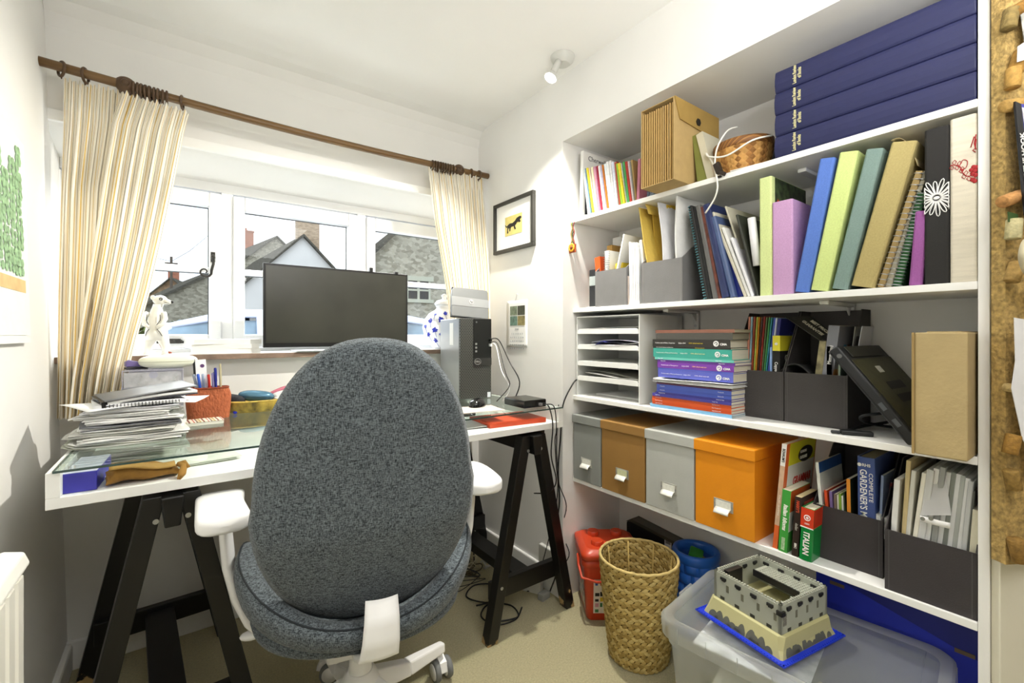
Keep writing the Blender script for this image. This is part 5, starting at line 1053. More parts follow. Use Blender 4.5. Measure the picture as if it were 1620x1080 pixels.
for lb, ul, ur, h_, cl, tx, ci in (('thick blue textbook with round white badge', 1041, 1160, .028, '#5a63c0', T4, 1), ('thin blue textbook under purple one', 1041, 1160, .0055, '#5560c4', None, 0), ('purple textbook with round white badge', 1040, 1161, .0205, '#7a3aa8', T3, 1), ('thin purple textbook under turquoise one', 1040, 1163, .0085, '#6d3a9e', sm('Subject BA2'), 0), ('thin pale turquoise textbook', 1036, 1161, .0085, '#6cc3b8', sm('Subject BA3'), 0), ('thick teal textbook with round white badge', 1033.5, 1158, .033, '#3aa394', T2, 1), ('thin black textbook with yellow and white lettering', 1033, 1156, .0055, '#26231f', [('Ethics, Corporate Governance and Business Law', '#e8e8e8', .0036, .014), ('CIMA exam practice kit', '#d9c33c', .0036, .17)], 0), ('black textbook with round white badge', 1032.5, 1155.5, .0255, '#2d2a26', T1, 1)):
    lying(lb+' in pile on third shelf', ul, ur, zz, h_, cl, txt=tx, ci=ci, X=1.412+random.uniform(0, .003)); zz += h_+.0003
lying('worn dark grey paperback second from top of textbook pile', 1038, 1159, zz, .0225, '#4d4b46', X=1.414, pg='#8d8876'); zz += .0228
lying('tan magazine with red edge on top of textbook pile', 1037, 1162, zz, .011, '#8a5a48', X=1.416, pg='#aaa58c', d=.26)
# black magazine files with their contents
zi = z+.0035; G3 = 'black magazine files on third shelf'; XFm = 1.50
for lb, u0, u1, vt in (('black magazine file next to textbook pile, full of thin books', 1158, 1239.5, 584), ('black magazine file beside leaning laptop', 1241, 1341, 591)):
    a_, c_ = atX(u0, vt, XFm), atX(u1, vt, XFm); magfile(lb, XFm, a_.y, c_.y, z, .152, .343, .19, '#403d3c', G3)
XI = XFm+.02
thin = [('salmon', '#c98672', 1178, 1181, 1193, 501), ('pale blue', '#8fb4c4', 1181.5, 1184, 1197, 501), ('rust brown', '#8d3d22', 1184.5, 1187.5, 1201, 501), ('lime', '#b7c95a', 1188, 1189.5, 1206, 501.5), ('amber', '#d98f2d', 1190, 1191.5, 1209, 502), ('nearly black', '#3a1f16', 1192, 1195, 1213, 502), ('dark red', '#8a2a20', 1195.5, 1198, 1217, 500.5), ('grey green', '#5d6f4e', 1198.3, 1200, 1221, 502), ('green', '#3b8046', 1200.5, 1203, 1225, 502), ('teal', '#3c8c96', 1203.3, 1205, 1229, 502)]
for nm, cl, u0, u1, ut, vt in thin: stand('booklet', 'thin %s booklet leaning in first black magazine file' % nm, 'booklet', zi, u0, u1, ut-9, vt, XI, .14, cl, group='thin booklets in first black file', var=.15, vscale=40)
for k, (u0, u1, ut) in enumerate(((1206, 1209, 1224), (1209.3, 1212, 1227))): stand('booklet', ('lighter blue', 'white-edged blue')[k]+' booklet leaning in first black magazine file', 'booklet', zi, u0, u1, ut, 503, XI, .14, ('#3f4fa8', '#c3c9dd')[k], group='thin booklets in first black file')
o, g = stand('textbook', 'navy blue textbook with cover showing in first black magazine file', 'book', zi, 1212.5, 1217, 1231, 504, XI, .14, '#20246e', kind='soft'); cover_text(o, g, 'CIMA', .02, mat('#4a53a5', .5, var=0), .07, g[2]-.05)
stand('booklet', 'short pale blue booklet in front of navy textbook', 'booklet', zi, 1217.5, 1221, 1217.5, 549, XI-.004, .09, '#8fb0e3', kind='slab')
o, g = stand('handbook', 'black and yellow copyediting handbook in first black magazine file', 'book', zi, 1221.5, 1233, 1222.5, 531, XI-.006, .15, '#1d1d1c', kind='soft')
yel = mat('#e2d93a', .4, var=.03); spatch(o, g, g[2]-.048, g[2], yel); patch(o, g, 0, .14, g[2]-.048, g[2], yel); spine_text(o, g, 'Copyediting & Proofreading', .0125, mat('#f2f2f0', .5, var=0), zc=g[2]-.048-.095, bold=.0002, sx=.85, x=-.0006)
cover_text(o, g, 'Copy', .028, mat('#e6e6e2', .5, var=0), .035, g[2]-.072, sx=.8); b = MB(); b.lathe([(.0045, -.0012), (.0045, 0)], 14, (-.0001, (g[0]+g[1])/2, g[2]-.026), ax='X'); b.build('printed_figure', mat('#e9e9e9', .4, var=0), o)
# black board lettered on its upper face
qa, qb, qc, qd = atX(1243, 501, 1.53), atX(1299, 539, 1.53), atX(1310, 521, 1.60), atX(1284, 500, 1.60)
t = thing('display_board', 'black folded board lettered BEST PRICE GUARANTEE between black files', 'board', tuple(qa), world=True); bm = mat('#2f2e28', .45, var=.05)
nb = (qb-qa).cross(qd-qa).normalized(); nb = nb if nb.x < 0 else -nb; ww = Vector((0, .015, -.13))
b = MB(); b.hexa([qa-nb*.003, qb-nb*.003, qc-nb*.003, qd-nb*.003, qa, qb, qc, qd]); b.hexa([qb, qb+Vector((.07, 0, 0)), qb+ww+Vector((.07, 0, 0)), qb+ww, qb+Vector((0, .003, 0)), qb+Vector((.07, .003, 0)), qb+ww+Vector((.07, .003, 0)), qb+ww+Vector((0, .003, 0))]); pn = b.build('panel', bm, t)
ex = (qb-qa).lerp(qc-qd, .5).normalized(); ey = nb.cross(ex).normalized(); ey = ey if ey.z > 0 else -ey
for s_, fr_ in (('BEST PRICE', .74), ('GUARANTEE', .42)):
    st0 = qa.lerp(qd, fr_)+ex*.022+nb*.0006; write('board_lettering', s_, .017, frame(st0, ex, ey), mat('#d9d6c3', .5, var=0), pn, bold=.0006, depth=.0004, sx=.72)
b = MB(); c = atX(1262, 585, 1.49+.02); yl, yr = atX(1231, 588, 1.51).y, atX(1283, 592, 1.51).y; b.grid(lambda i, j: (1.51+.12*j, yl+(yr-yl)*i, z+.15+.030*math.sin(PI*i)*(1-.3*j)), 16, 4, th=.004); tag(b.build('strap', mat('#1b1b1b', .6, var=.1)), 'black padded strap arching over rim between black files', 'strap')
XJ = XFm+.012
stand('booklet', 'worn tan booklet at left of second black magazine file', 'booklet', zi, 1279, 1290, 1296, 540, XJ, .13, mat('#8a8262', .7, var=.6, vscale=30))
o, g = stand('book', 'grey paperback with vertical title in second black magazine file', 'book', zi, 1290, 1307, 1311, 516, XJ, .15, '#7c7d84', kind='soft'); spine_text(o, g, 'Moneyland', .014, mat('#f2f2f2', .5, var=0), zc=g[2]-.085, down=False, sx=.9)
stand('booklet', 'short white booklet right of grey paperback', 'booklet', zi, 1307.5, 1316, 1308, 548, XJ, .1, '#dcdcda', kind='soft')
stand('booklet', 'brown orange booklet behind top corner of laptop', 'booklet', zi, 1317, 1320, 1316, 560, XJ, .1, '#8e5a22')
o, g = stand('booklet', 'cream and teal patterned booklet in second black magazine file', 'booklet', zi, 1322, 1327, 1326, 528, XJ+.03, .1, '#cfd3b9', kind='soft'); patch(o, g, .02, .04, g[2]-.06, g[2]-.012, mat('#23708f', .5, var=0)); patch(o, g, .05, .07, g[2]-.05, g[2]-.02, mat('#7a4f38', .5, var=0))
stand('booklet', 'thin pale green booklet low in second black magazine file', 'booklet', zi, 1328, 1330, 1327, 560, XJ, .1, '#9db3a2')
for k, (ut, vt) in enumerate(((1352, 517), (1363, 516))): stand('paper_bundle', ('grey', 'white-edged')[k]+' papers fanning right behind laptop', 'papers', zi, 1331+3*k, 1332.5+3*k, ut, vt, XJ+.04, .1, ('#8d8d86', '#c9cad2')[k])
# laptop leaning on its side
F0 = atX(1440, 717, 1.392); F0.z = z+.0006; Tp = atX(1312, 557, 1.40); v_ = Tp-F0; v_.x = 0; L_ = v_.length; ang = math.atan2(v_.y, v_.z)
t = thing('laptop', 'closed black laptop leaning on end with dark underside facing right', 'laptop', (F0.x, F0.y+.004, F0.z+.001), (-ang, 0, R(-2)))
# local z: up the case; local -y: its underside; local x: into shelf
th_ = .028; b = MB(); b.box(0, .30, -th_, 0, .0, L_); b.build('case', mat('#1c1d1f', .45, var=.05), t, bevel=.006, seg=3)
un = mat('#34331c', .5, var=.25, vscale=60)
b = MB(); b.box(.012, .296, -th_-.0012, -th_, .010, L_-.045); b.build('underside', un, t, bevel=.001)
b = MB(); b.box(.03, .26, -th_-.004, -th_, L_-.04, L_-.006); b.build('battery', mat('#1f1f14', .5, var=.1), t, bevel=.003)
for k in range(2): b = MB(); b.box(.10, .21, -th_-.0018, -th_-.0012, .095+.038*k, .118+.038*k); b.build('vent_panel', mat('#0d0d0c', .6, var=0), t)
b = MB(); b.box(.12, .155, -th_-.0016, -th_-.0012, .185, .205); b.build('barcode_label', mat('#b9b8a8', .6, var=.4, vscale=300), t)
b = MB(); b.lathe([(.006, -.001), (.006, .0005)], 14, (-.0004, -.016, L_-.025), ax='X'); b.build('power_socket', mat('#6c6d6c', .4, var=0), t)
for k, (a_, c_) in enumerate(((.045, .065), (.09, .11))): b = MB(); b.box(-.0008, .001, -.020, -.010, a_, c_); b.build('side_port', mat('#55585c', .4, .5, var=0), t)
b = MB(); b.box(-.0006, .001, -.0075, -.0065, .01, L_-.01); b.build('lid_seam', blkp, t)
# cables and power brick behind it
cable('black cable coiled behind leaning laptop', [(1.46, .455, z+.005), (1.55, .44, z+.01), (1.6, .38, z+.03), (1.52, .36, z+.06), (1.47, .42, z+.05), (1.55, .43, z+.02), (1.62, .36, z+.006)], .004, '#17181a')
a_ = atX(1343, 684, 1.42); b = MB(); b.box(-.02, .05, -.012, .012, 0, .012); b.box(-.042, -.02, -.008, .002, .001, .009); tag(place(b.build('plug', mat('#1d1e20', .4, var=0), None, bevel=.003), (1.44, a_.y+.005, z+.0005), (0, 0, R(-62))), 'small black plug lying at front corner of black magazine file', 'plug')
# upright cardboard box at the end
ya, yb = .284, .1985; t = thing('cardboard_box', 'upright plain brown cardboard box at right end of third shelf', 'box', (1.328, (ya+yb)/2, z), world=True)
cb = mat('#b09c70', .8, var=.06, vscale=14, bump=.1, bscale=120); b = MB(); b.box(1.328, 1.60, yb, ya, z+.0005, z+.272); b.build('body', cb, t, bevel=.003)
b = MB(); b.box(1.325, 1.329, ya-.0005, ya+.004, z+.0005, z+.272); b.build('flap_edge', mat('#9b8252', .8, var=.05), t); b = MB(); b.box(1.335, 1.6, yb+.01, ya-.02, z+.272, z+.2745); b.build('top_flap', cb, t)
# ---------- lowest shelf: storage boxes
z = SH[3]; GB = 'lidded storage boxes on lowest shelf'
for nm, cl, u0, u1, ex in (('dark grey', '#8c8f8b', 900.5, 950.5, 0), ('brown', '#98723c', 951.3, 1020.5, 1), ('light grey', '#b4b6b1', 1021.3, 1098.5, 0), ('bright orange', '#e08c10', 1099.3, 1195, 1)):
    X_ = 1.396; y1, y0 = min(atX(u0, 700, X_).y, YL-.006), atX(u1, 700, X_).y; w_ = (y1-y0)/2-.002; hB = .281; lid_m = mat(cl, .6, var=.03, bump=.05, bscale=200)
    t = thing('storage_box', '%s lidded storage box with label holder on lowest shelf' % nm, 'storage box', (X_, (y0+y1)/2, z), group=GB)
    b = MB(); b.box(0, .295, -w_, w_, 0, hB-.03); b.build('body', lid_m, t, bevel=.002)
    b = MB(); b.box(-.006, .300, -w_-.0035, w_+.0035, hB-.036, hB); b.build('lid', lid_m, t, bevel=.003)
    hx = 0; yc = 0; zc = .085; hl = MB(); hl.box(-.0012, 0, -.032, .032, zc-.018, zc+.018); h = hl.build('label_holder', mat('#c9c9c2' if ex else '#d9d9d2', .35, .6, var=.05), t, bevel=.001)
    b = MB(); b.box(-.0022, -.0012, -.025, .025, zc-.008, zc+.013); b.build('label_card', mat('#e3e3da' if nm != 'brown' else '#c9cba4', .6, var=.1, vscale=80), h)
    b = MB(); b.grid(lambda i, j: (-.002-.018*math.sin(j*1.3), -.024+.048*i, zc-.008-.013*j*j-.003*j), 4, 6, th=.0015); b.build('pull', mat('#f1f1ea', .3, .3, var=0), h)
    for s in (-1, 1): b = MB(); b.lathe([(.003, -.0022), (.002, -.001)], 8, (0, s*.0285, zc), ax='X'); b.build('rivet', steel, h)
# language books
o, g = stand('textbook', 'tall yellow and white Italian grammar textbook on lowest shelf', 'book', z, 1222, 1229.5, 1237.5, 702, 1.41, .21, '#d5622a', kind='soft')
spatch(o, g, g[2]-.065, g[2], mat('#e9e6e0', .5, var=0)); spine_text(o, g, "SCHAUM'S", .0095, mat('#22201e', .5, var=0), zc=g[2]-.034, bold=.0003, sx=.9, x=-.0008); spatch(o, g, .07, g[2]-.065, mat('#c9a68a', .5, var=.1, vscale=60)); spine_text(o, g, 'ITALIAN GRAMMAR', .007, mat('#e9e1d6', .5, var=0), zc=.13, x=-.0008)
patch(o, g, .022, .205, g[2]-.068, g[2]-.001, mat('#d6d42e', .4, var=0)); patch(o, g, .022, .205, g[2]-.165, g[2]-.068, mat('#d9dad6', .4, var=0)); patch(o, g, .022, .205, g[2]-.175, g[2]-.165, mat('#3b3585', .4, var=0)); patch(o, g, .022, .205, .0, g[2]-.176, mat('#c95a23', .4, var=.1))
cover_text(o, g, 'GRAMMAR', .040, mat('#b52a22', .4, var=0), .072, g[2]-.128, bold=.0016, sx=.72, x_=0) if False else write('cover_lettering', 'GRAMMAR', .036, frame((.062, g[0]-.0009, g[2]-.122), (1, 0, 0), (0, 0, 1)), mat('#b52a22', .4, var=0), o, depth=.0003, bold=.0012, sx=.72)
b = MB(); b.lathe([(.034, -.0008), (.034, 0)], 28, (0, 0, 0), ax='Y', sx=1.5); b.v = [(x_+.135, y_+g[0]-.0004, z_*.72+g[2]-.045) for x_, y_, z_ in b.v]; b.build('title_oval', mat('#1b1a18', .5, var=0), o)
for k, (s_, sz) in enumerate((("SCHAUM'S", .011), ('OUTLINES', .013))): write('cover_lettering', s_, sz, frame((.094, g[0]-.0016, g[2]-.036-.018*k), (1, 0, 0), (0, 0, 1)), mat('#e9e9e4', .4, var=0), o, depth=.0003, bold=.0004, sx=.85)
o, g = stand('phrasebook', 'green, white and orange Italian idioms book', 'book', z, 1231, 1244.5, 1238, 774, 1.405, .13, '#3f9a3c', kind='soft')
patch(o, g, .0, .13, g[2]-.062, g[2]-.001, mat('#c25a26', .4, var=0)); patch(o, g, .0, .13, g[2]-.12, g[2]-.062, mat('#d9dcd4', .4, var=0)); b = MB(); b.tube([(.06+.026*math.cos(a), g[0]-.001, g[2]-.075+.034*math.sin(a)) for a in [2*PI*k/20 for k in range(20)]], .002, 5, closed=True); b.build('cover_ring', mat('#2a2622', .5, var=0), o)
spine_text(o, g, 'Italian Idioms', .015, mat('#f1f3ea', .5, var=0), zc=g[2]*.56, bold=.0005, sx=.95, shear=.2); spatch(o, g, .006, .042, mat('#a9c79c', .5, var=.3, vscale=200), f0=.3, f1=.7)
o, g = stand('paperback', 'small black paperback with orange lettering among Italian books', 'book', z, 1252, 1262, 1258, 785, 1.405, .11, '#2a1b14', kind='soft', pg=mat('#c4b38a', .9, var=.1))
spine_text(o, g, "HARRY'S", .011, mat('#c9492a', .5, var=0), zc=g[2]-.028, bold=.0003, sx=.8); spine_text(o, g, 'italian', .011, mat('#b9b4a8', .5, var=0), zc=g[2]*.5, shear=.4, sx=.8); spine_text(o, g, 'BBC', .008, mat('#e4e0d8', .5, var=0), zc=.03, bold=.0004)
cover_text(o, g, 'ITALIAN', .022, mat('#a13325', .5, var=0), .02, g[2]-.025, bold=.0006, sx=.8)
o, g = stand('dictionary', 'small fat red and green Italian dictionary', 'book', z, 1263.5, 1284, 1268.5, 802, 1.402, .085, '#12803a', kind='hard', rough=.25)
spatch(o, g, g[2]-.052, g[2], mat('#cc3a1d', .35, var=0), x=-.003); patch(o, g, 0, .085, g[2]-.052, g[2], mat('#c5371c', .35, var=0)); wht = mat('#f2f2ee', .5, var=0)
spine_text(o, g, 'ITALIAN', .021, wht, zc=g[2]*.33, bold=.0005, sx=.82, x=-.0036); spatch(o, g, g[2]-.055, g[2]-.052, wht, x=-.0034); b = MB(); b.tube([(-.0034, (g[0]+g[1])/2+.0072*math.cos(a), g[2]-.026+.0072*math.sin(a)) for a in [2*PI*k/18 for k in range(18)]], .0012, 5, closed=True); b.build('publisher_ring', wht, o)
write('spine_lettering', 'e', .014, frame((-.0034, (g[0]+g[1])/2, g[2]-.025), (0, -1, 0), (0, 0, 1)), wht, o, align='CENTER', depth=.0003, bold=.0004); write('spine_lettering', 'GEM', .006, frame((-.0034, (g[0]+g[1])/2, g[2]-.043), (0, -1, 0), (0, 0, 1)), wht, o, align='CENTER', depth=.0003)
# two dark magazine files at the right
zi = z+.0035; G4 = 'dark magazine files on lowest shelf'
XC, XD = 1.458, 1.408
for lb, X_, u0, u1, vt in (('dark magazine file of garden books on lowest shelf', XC, 1286.3, 1396.5, 806), ('dark magazine file stuffed with plastic sleeves at right end of lowest shelf', XD, 1399.5, 1546, 855)):
    a_, c_ = atX(u0, vt, X_), atX(u1, vt, X_); magfile(lb, X_, a_.y, c_.y, z, .148, .30, .24, '#393536', G4)
XK = XC+.014
def gbook(nm, cl, u0, u1, ut, vt, cat='book', name='book', X=XK, d=.17, **k): return stand(name, nm+' in dark file of garden books', cat, zi, u0, u1, ut, vt, X, d, cl, **k)
o, g = gbook('white and green book with blue top, leftmost', '#dfe3de', 1303, 1308, 1290, 731, kind='soft'); patch(o, g, .0, .17, g[2]-.03, g[2], mat('#2f5a99', .5, var=.1)); spatch(o, g, 0, g[2]*.42, mat('#4d9a4c', .5, var=.1))
gbook('orange red paperback', '#d24a20', 1312.5, 1317, 1300, 732, kind='soft', h=.185); gbook('purple paperback', '#7a6499', 1318, 1322.5, 1309, 733, kind='soft', h=.185); gbook('brown and white paperback', '#7b6a5e', 1323, 1327, 1317, 735, kind='soft', h=.18); gbook('slim white paperback', '#dcd8d4', 1327.5, 1330, 1322, 736, h=.18)
gbook('lime green paperback', '#84ab3a', 1330.5, 1334, 1325, 734, kind='soft', h=.185); gbook('dark green book with white spine', '#dedfda', 1334.5, 1337.5, 1329, 736, h=.18); gbook('dark leafy garden book', mat('#2a3a22', .4, var=.6, vscale=40), 1338, 1341, 1332, 737, h=.19)
o, g = gbook('small orange-spined dark garden book', mat('#1f2a1a', .4, var=.5, vscale=40), 1342, 1348, 1339, 757, kind='soft', X=XK-.004); spatch(o, g, 0, g[2], mat('#d98a2a', .5, var=.05))
o, g = stand('manual', "thick blue gardener's manual with white lettering in dark file", 'book', zi, 1357.5, 1386, 1356, 721, XK-.004, .17, '#41558f', kind='hard', pg=mat('#8b8772', .9, var=.15, stretch=(1, 60, 1)))
write('spine_lettering', "GARDENER'S MANUAL", .0215, frame((-.003, (g[0]+g[1])/2+.006, g[2]-.032), (0, 0, -1), (0, -1, 0)), wht, o, depth=.0003, sx=.86, bold=.0002); spine_text(o, g, 'COMPLETE', .0125, wht, zc=g[2]-.078, dy=-.0105, sx=1.25, x=-.003); write('spine_lettering', 'RHS', .0105, frame((-.003, (g[0]+g[1])/2-.001, g[2]-.021), (0, -1, 0), (0, 0, 1)), wht, o, align='CENTER', depth=.0003, bold=.0003); b = MB(); b.ball((-.0028, (g[0]+g[1])/2+.014, g[2]-.021), (.0008, .005, .005), 10, 6); b.build('spine_emblem', wht, o)
gbook('slim pale blue book right of blue manual', '#8797b5', 1387, 1391, 1394, 752, X=XK+.01, kind='soft'); stand('book', 'dark book with red and white spine at right of garden file', 'book', zi, 1391.5, 1395, 1408, 764, XK+.06, .12, '#7d2a26', kind='soft')
b = MB(); c = atX(1388, 812, 1.47); 
for k in range(3): b.box(1.47+.002*k, 1.52, c.y-.02+.014*k, c.y-.009+.014*k, z+.10, z+.155+.004*k)
tag(b.build('box_of_cards', mat('#c9cac6', .5, var=.7, vscale=60)), 'small white and black packet tucked at front of garden file', 'packet')
# sleeves and papers in the last file
rnd = random.Random(12); XL = XD+.014
gl_ = [('#e9e9e6', 'narrow white leaflet with dark bars', 1404, 1409, 1420, 752, .12), ('#cdb98a', 'cream folder with curved front edge', 1421, 1424, 1440, 722, .2), ('#d9d8cf', 'grey card', 1425, 1428, 1450, 738, .2), ('#efeadb', 'cream-edged card', 1432, 1435, 1470, 742, .2), ('#cfd0ce', 'clear sleeve with punched holes', 1440, 1447, 1478, 737, .2), ('#e4e4e2', 'white sheet sleeve', 1450, 1455, 1489, 735, .2), ('#9a9c98', 'grey plastic wallet', 1462, 1467, 1498, 733, .2), ('#dddedc', 'folded white sheaf', 1470, 1476, 1508, 741, .2), ('#7f837c', 'dark grey wallet', 1480, 1484, 1516, 741, .2), ('#d5d6d4', 'pale sleeve', 1487, 1492, 1524, 744, .2), ('#a7aaa4', 'mid grey sleeve', 1495, 1499, 1530, 746, .2), ('#e2e2e0', 'white papers', 1502, 1508, 1536, 750, .2), ('#b8bab8', 'silvery sleeve', 1511, 1515, 1541, 755, .2), ('#5f625c', 'dark wallet', 1518, 1521, 1543, 770, .2), ('#d9d4bd', 'cream sheaf, rightmost', 1526, 1536, 1545, 800, .15)]
for cl, nm, u0, u1, ut, vt, d_ in gl_:
    um = (u0+ut)/2 if True else u0; stand('document_sleeve', '%s leaning in last dark magazine file' % nm, 'document', zi, u0-1, u1+3.5, u0-1+(ut-u0)*.72, vt+6, XL+rnd.uniform(0, .012), d_, mat(cl, .35, var=.15, vscale=25, stretch=(1, 1, .3), bump=.3, bscale=20), group='papers and sleeves in last dark file')
p = [atX(*q) for q in ((1456, 815, 1.416), (1504, 815, 1.416), (1504, 824, 1.416), (1456, 824, 1.416))]
b = MB(); b.grid(lambda i, j: tuple(Vector((1.414-.002*math.sin(3*i), 0, 0))+Vector((0, p[0].y+(p[1].y-p[0].y)*i, p[3].z+(p[0].z-p[3].z)*j))), 6, 2, th=.0008); sl = b.build('holed_strip', mat('#f3f3f3', .3, var=0))
t = thing('plastic_sleeve', 'flat clear plastic sleeve with white punched strip bulging from last file', 'document', (1.42, p[0].y, z+.05), world=True); adopt(sl, t)
for k, u_ in enumerate((1460, 1473)): q = atX(u_, 820, 1.4125); b = MB(); b.lathe([(.0045, -.0006), (.0045, 0)], 12, (q.x-.0015, q.y, q.z), ax='X'); b.build('punch_hole', mat('#77786f', .5, var=0), t)
cl_ = mat('#dcdcdc', .2, var=.05, alpha=.55)
q = [atX(*q_) for q_ in ((1478, 745, 1.43), (1495, 745, 1.43), (1505, 815, 1.418), (1455, 815, 1.418))]; b = MB(); b.add(q, [(0, 1, 2, 3)]); b.add([v+Vector((.0006, 0, 0)) for v in q], [(3, 2, 1, 0)]); b.build('clear_film', cl_, t)
# ------------------------------------------------------------------ things on and in the desk
def rbox(name, label, cat, c, w_, d_, h_, rz, m_, bevel=.003, **k):
    b = MB(); b.box(-w_/2, w_/2, -d_/2, d_/2, 0, h_); return tag(place(b.build(name, m_, bevel=bevel), c, (0, 0, R(rz))), label, cat, **k)
# tall pile of paperwork on the left: each bundle its own thing
zz = GT+.0005; rnd = random.Random(21)
def bundle(label, x0, x1, y0, y1, z, th, cols, seed, rz=0, wav=.004, roll=0, n=5, name='paper_bundle', cat='papers'):
    r2 = random.Random(seed); cx, cy = (x0+x1)/2, (y0+y1)/2; b = MB(); w_, d_ = x1-x0, y1-y0
    for k in range(n):
        p1, p2, ox, oy = r2.random()*6, r2.random()*6, r2.uniform(-.008, .008), r2.uniform(-.006, .006); zk = th*k/n
        def f(i, j): return (-w_/2+w_*i+ox+.003*math.sin(7*j+p1), -d_/2+d_*j+oy+.003*math.sin(6*i+p2), zk+th/n*.9+wav*(k/n)*math.sin(4*i+p1)*math.sin(PI*j)*.6+.0015*math.sin(9*i+p2)*(k/n)+roll*(max(0, .12-i)*8)**2*.01)
        b.m(k % len(cols)).grid(f, 14, 8, th=th/n*.82)
    return tag(place(b.build(name, [mat(c, .6, var=.07, vscale=20) for c in cols]), (cx, cy, z), (0, 0, R(rz))), label, cat)
specs = [('crumpled grey-green papers at very bottom of desk pile', .010, ['#aeb0a2', '#d9d9d4', '#8f9288'], -3, .005), ('uneven white papers second from bottom of desk pile', .012, ['#efefec', '#dcdcd8', '#e9e9e6'], 2, .006), ('folded newspapers bulging near bottom of desk pile', .013, ['#d3d3cd', '#b9b9b3', '#eaeae6'], -2, .006), ('white and grey papers with dark slip, lower middle of desk pile', .012, ['#eeeeec', '#6a6b70', '#f0f0ee'], 3, .005),
         ('thick white brochures in middle of desk pile', .013, ['#f1f1ef', '#e6e6e4', '#f3f3f2'], 0, .003), ('bent white sheets above thick brochures in desk pile', .010, ['#ededeb', '#cfcfcb', '#f2f2f0'], -4, .005), ('smooth white booklet pile with corner jutting left in desk pile', .012, ['#f4f4f3', '#e4e4ea', '#f1f1f0'], 2, .003)]
for k, (lb, th, cols, rz, wv) in enumerate(specs):
    sh = .012*math.sin(k*2.1); bundle(lb, -.232+sh+.004*k, .0+sh-.003*k, 1.575+.006*k, 1.80, zz, th, cols, 30+k, rz, wv, roll=1 if k == 0 else 0); zz += th+.0022
t = thing('spiral_pad', 'grey spiral notepad lying under clip folder on desk pile', 'notepad', (-.10, 1.70, zz), (0, 0, R(8)))
b = MB(); b.grid(lambda i, j: (-.10+.20*i, -.09+.17*j, .010+.002*math.sin(3*i)), 6, 6, th=.009); b.build('leaves', mat('#dfe0e3', .6, var=.08, stretch=(1, 1, 60)), t)
b = MB(); 
for k in range(22): b.tube([(-.075+.0075*k, -.092+.003*math.cos(a), .006+.005*math.sin(a)) for a in [2*PI*q/8 for q in range(8)]], .0009, 4, closed=True)
b.build('wire_binding', blkp, t); zz += .0145
t = thing('clip_folder', 'grey spring clip folder topmost on desk paper pile, tilted up', 'folder', (-.085, 1.70, zz), (R(2), R(-4), R(14)))
b = MB(); b.grid(lambda i, j: (-.10+.21*i, -.08+.16*j, .003+.003*math.sin(3*i)), 6, 6, th=.002); b.build('back_cover', mat('#3a3b45', .5, var=.05), t)
b = MB(); b.grid(lambda i, j: (-.096+.205*i, -.077+.155*j, .012+.004*math.sin(3*i+j)), 6, 6, th=.008); b.build('leaves', mat('#e5e5e3', .6, var=.06, stretch=(1, 1, 60)), t)
b = MB(); b.grid(lambda i, j: (-.10+.21*i, -.08+.16*j, .016+.010*i), 6, 6, th=.002); b.build('front_cover', mat('#6d6e70', .45, var=.08), t)
b = MB(); b.bar((-.101, -.078, .006), (-.101, .07, .006), .012, .016); b.tube([(-.108, -.07, .012), (-.118, -.066, .02), (-.12, -.05, .022), (-.108, -.046, .014)], .0018, 6); b.build('spring_clip', mat('#2b2b2d', .35, .6, var=0), t)
for k, (lb, x, y, rz, w_) in enumerate((('loose white sheet jutting left under spiral notepad', -.16, 1.69, 24, .16), ('loose white sheets sticking out right of desk pile', -.03, 1.72, -12, .17))):
    b = MB(); b.grid(lambda i, j: (-w_/2+w_*i, -.10+.2*j, .001+.004*math.sin(3*i+2*j)), 8, 8, th=.001); tag(place(b.build('paper_sheet', mat('#f3f3f2', .6, var=.03)), (x, y, zz-.0155+.001*k), (0, 0, R(rz))), lb, 'paper')
# clear drawer unit with spectacle case on top
OX0, OX1, OY0, OY1, OZ = -.157, .006, 1.925, 2.075, GT+.0005
t = thing('mini_drawer_unit', 'clear plastic mini drawer unit behind paper pile by curtain', 'drawer unit', ((OX0+OX1)/2, (OY0+OY1)/2, OZ), world=True)
clr = mat('#c3c3d6', .12, var=0, alpha=.42, spec=.6); clr2 = mat('#dcdce0', .15, var=.25, vscale=30, alpha=.38, spec=.6); c = .0035; HT = .178
b = MB(); b.box(OX0, OX0+c, OY0, OY1, OZ, OZ+HT); b.box(OX1-c, OX1, OY0, OY1, OZ, OZ+HT); b.box(OX0+c, OX1-c, OY0, OY1, OZ+HT-c, OZ+HT); b.box(OX0+c, OX1-c, OY1-c, OY1, OZ, OZ+HT-c); b.box(OX0+c, OX1-c, OY0, OY1-c, OZ, OZ+c)
for q in (.060, .118): b.box(OX0+c, OX1-c, OY0, OY1-c, OZ+q, OZ+q+.003)
b.build('shell', clr, t, bevel=.001)
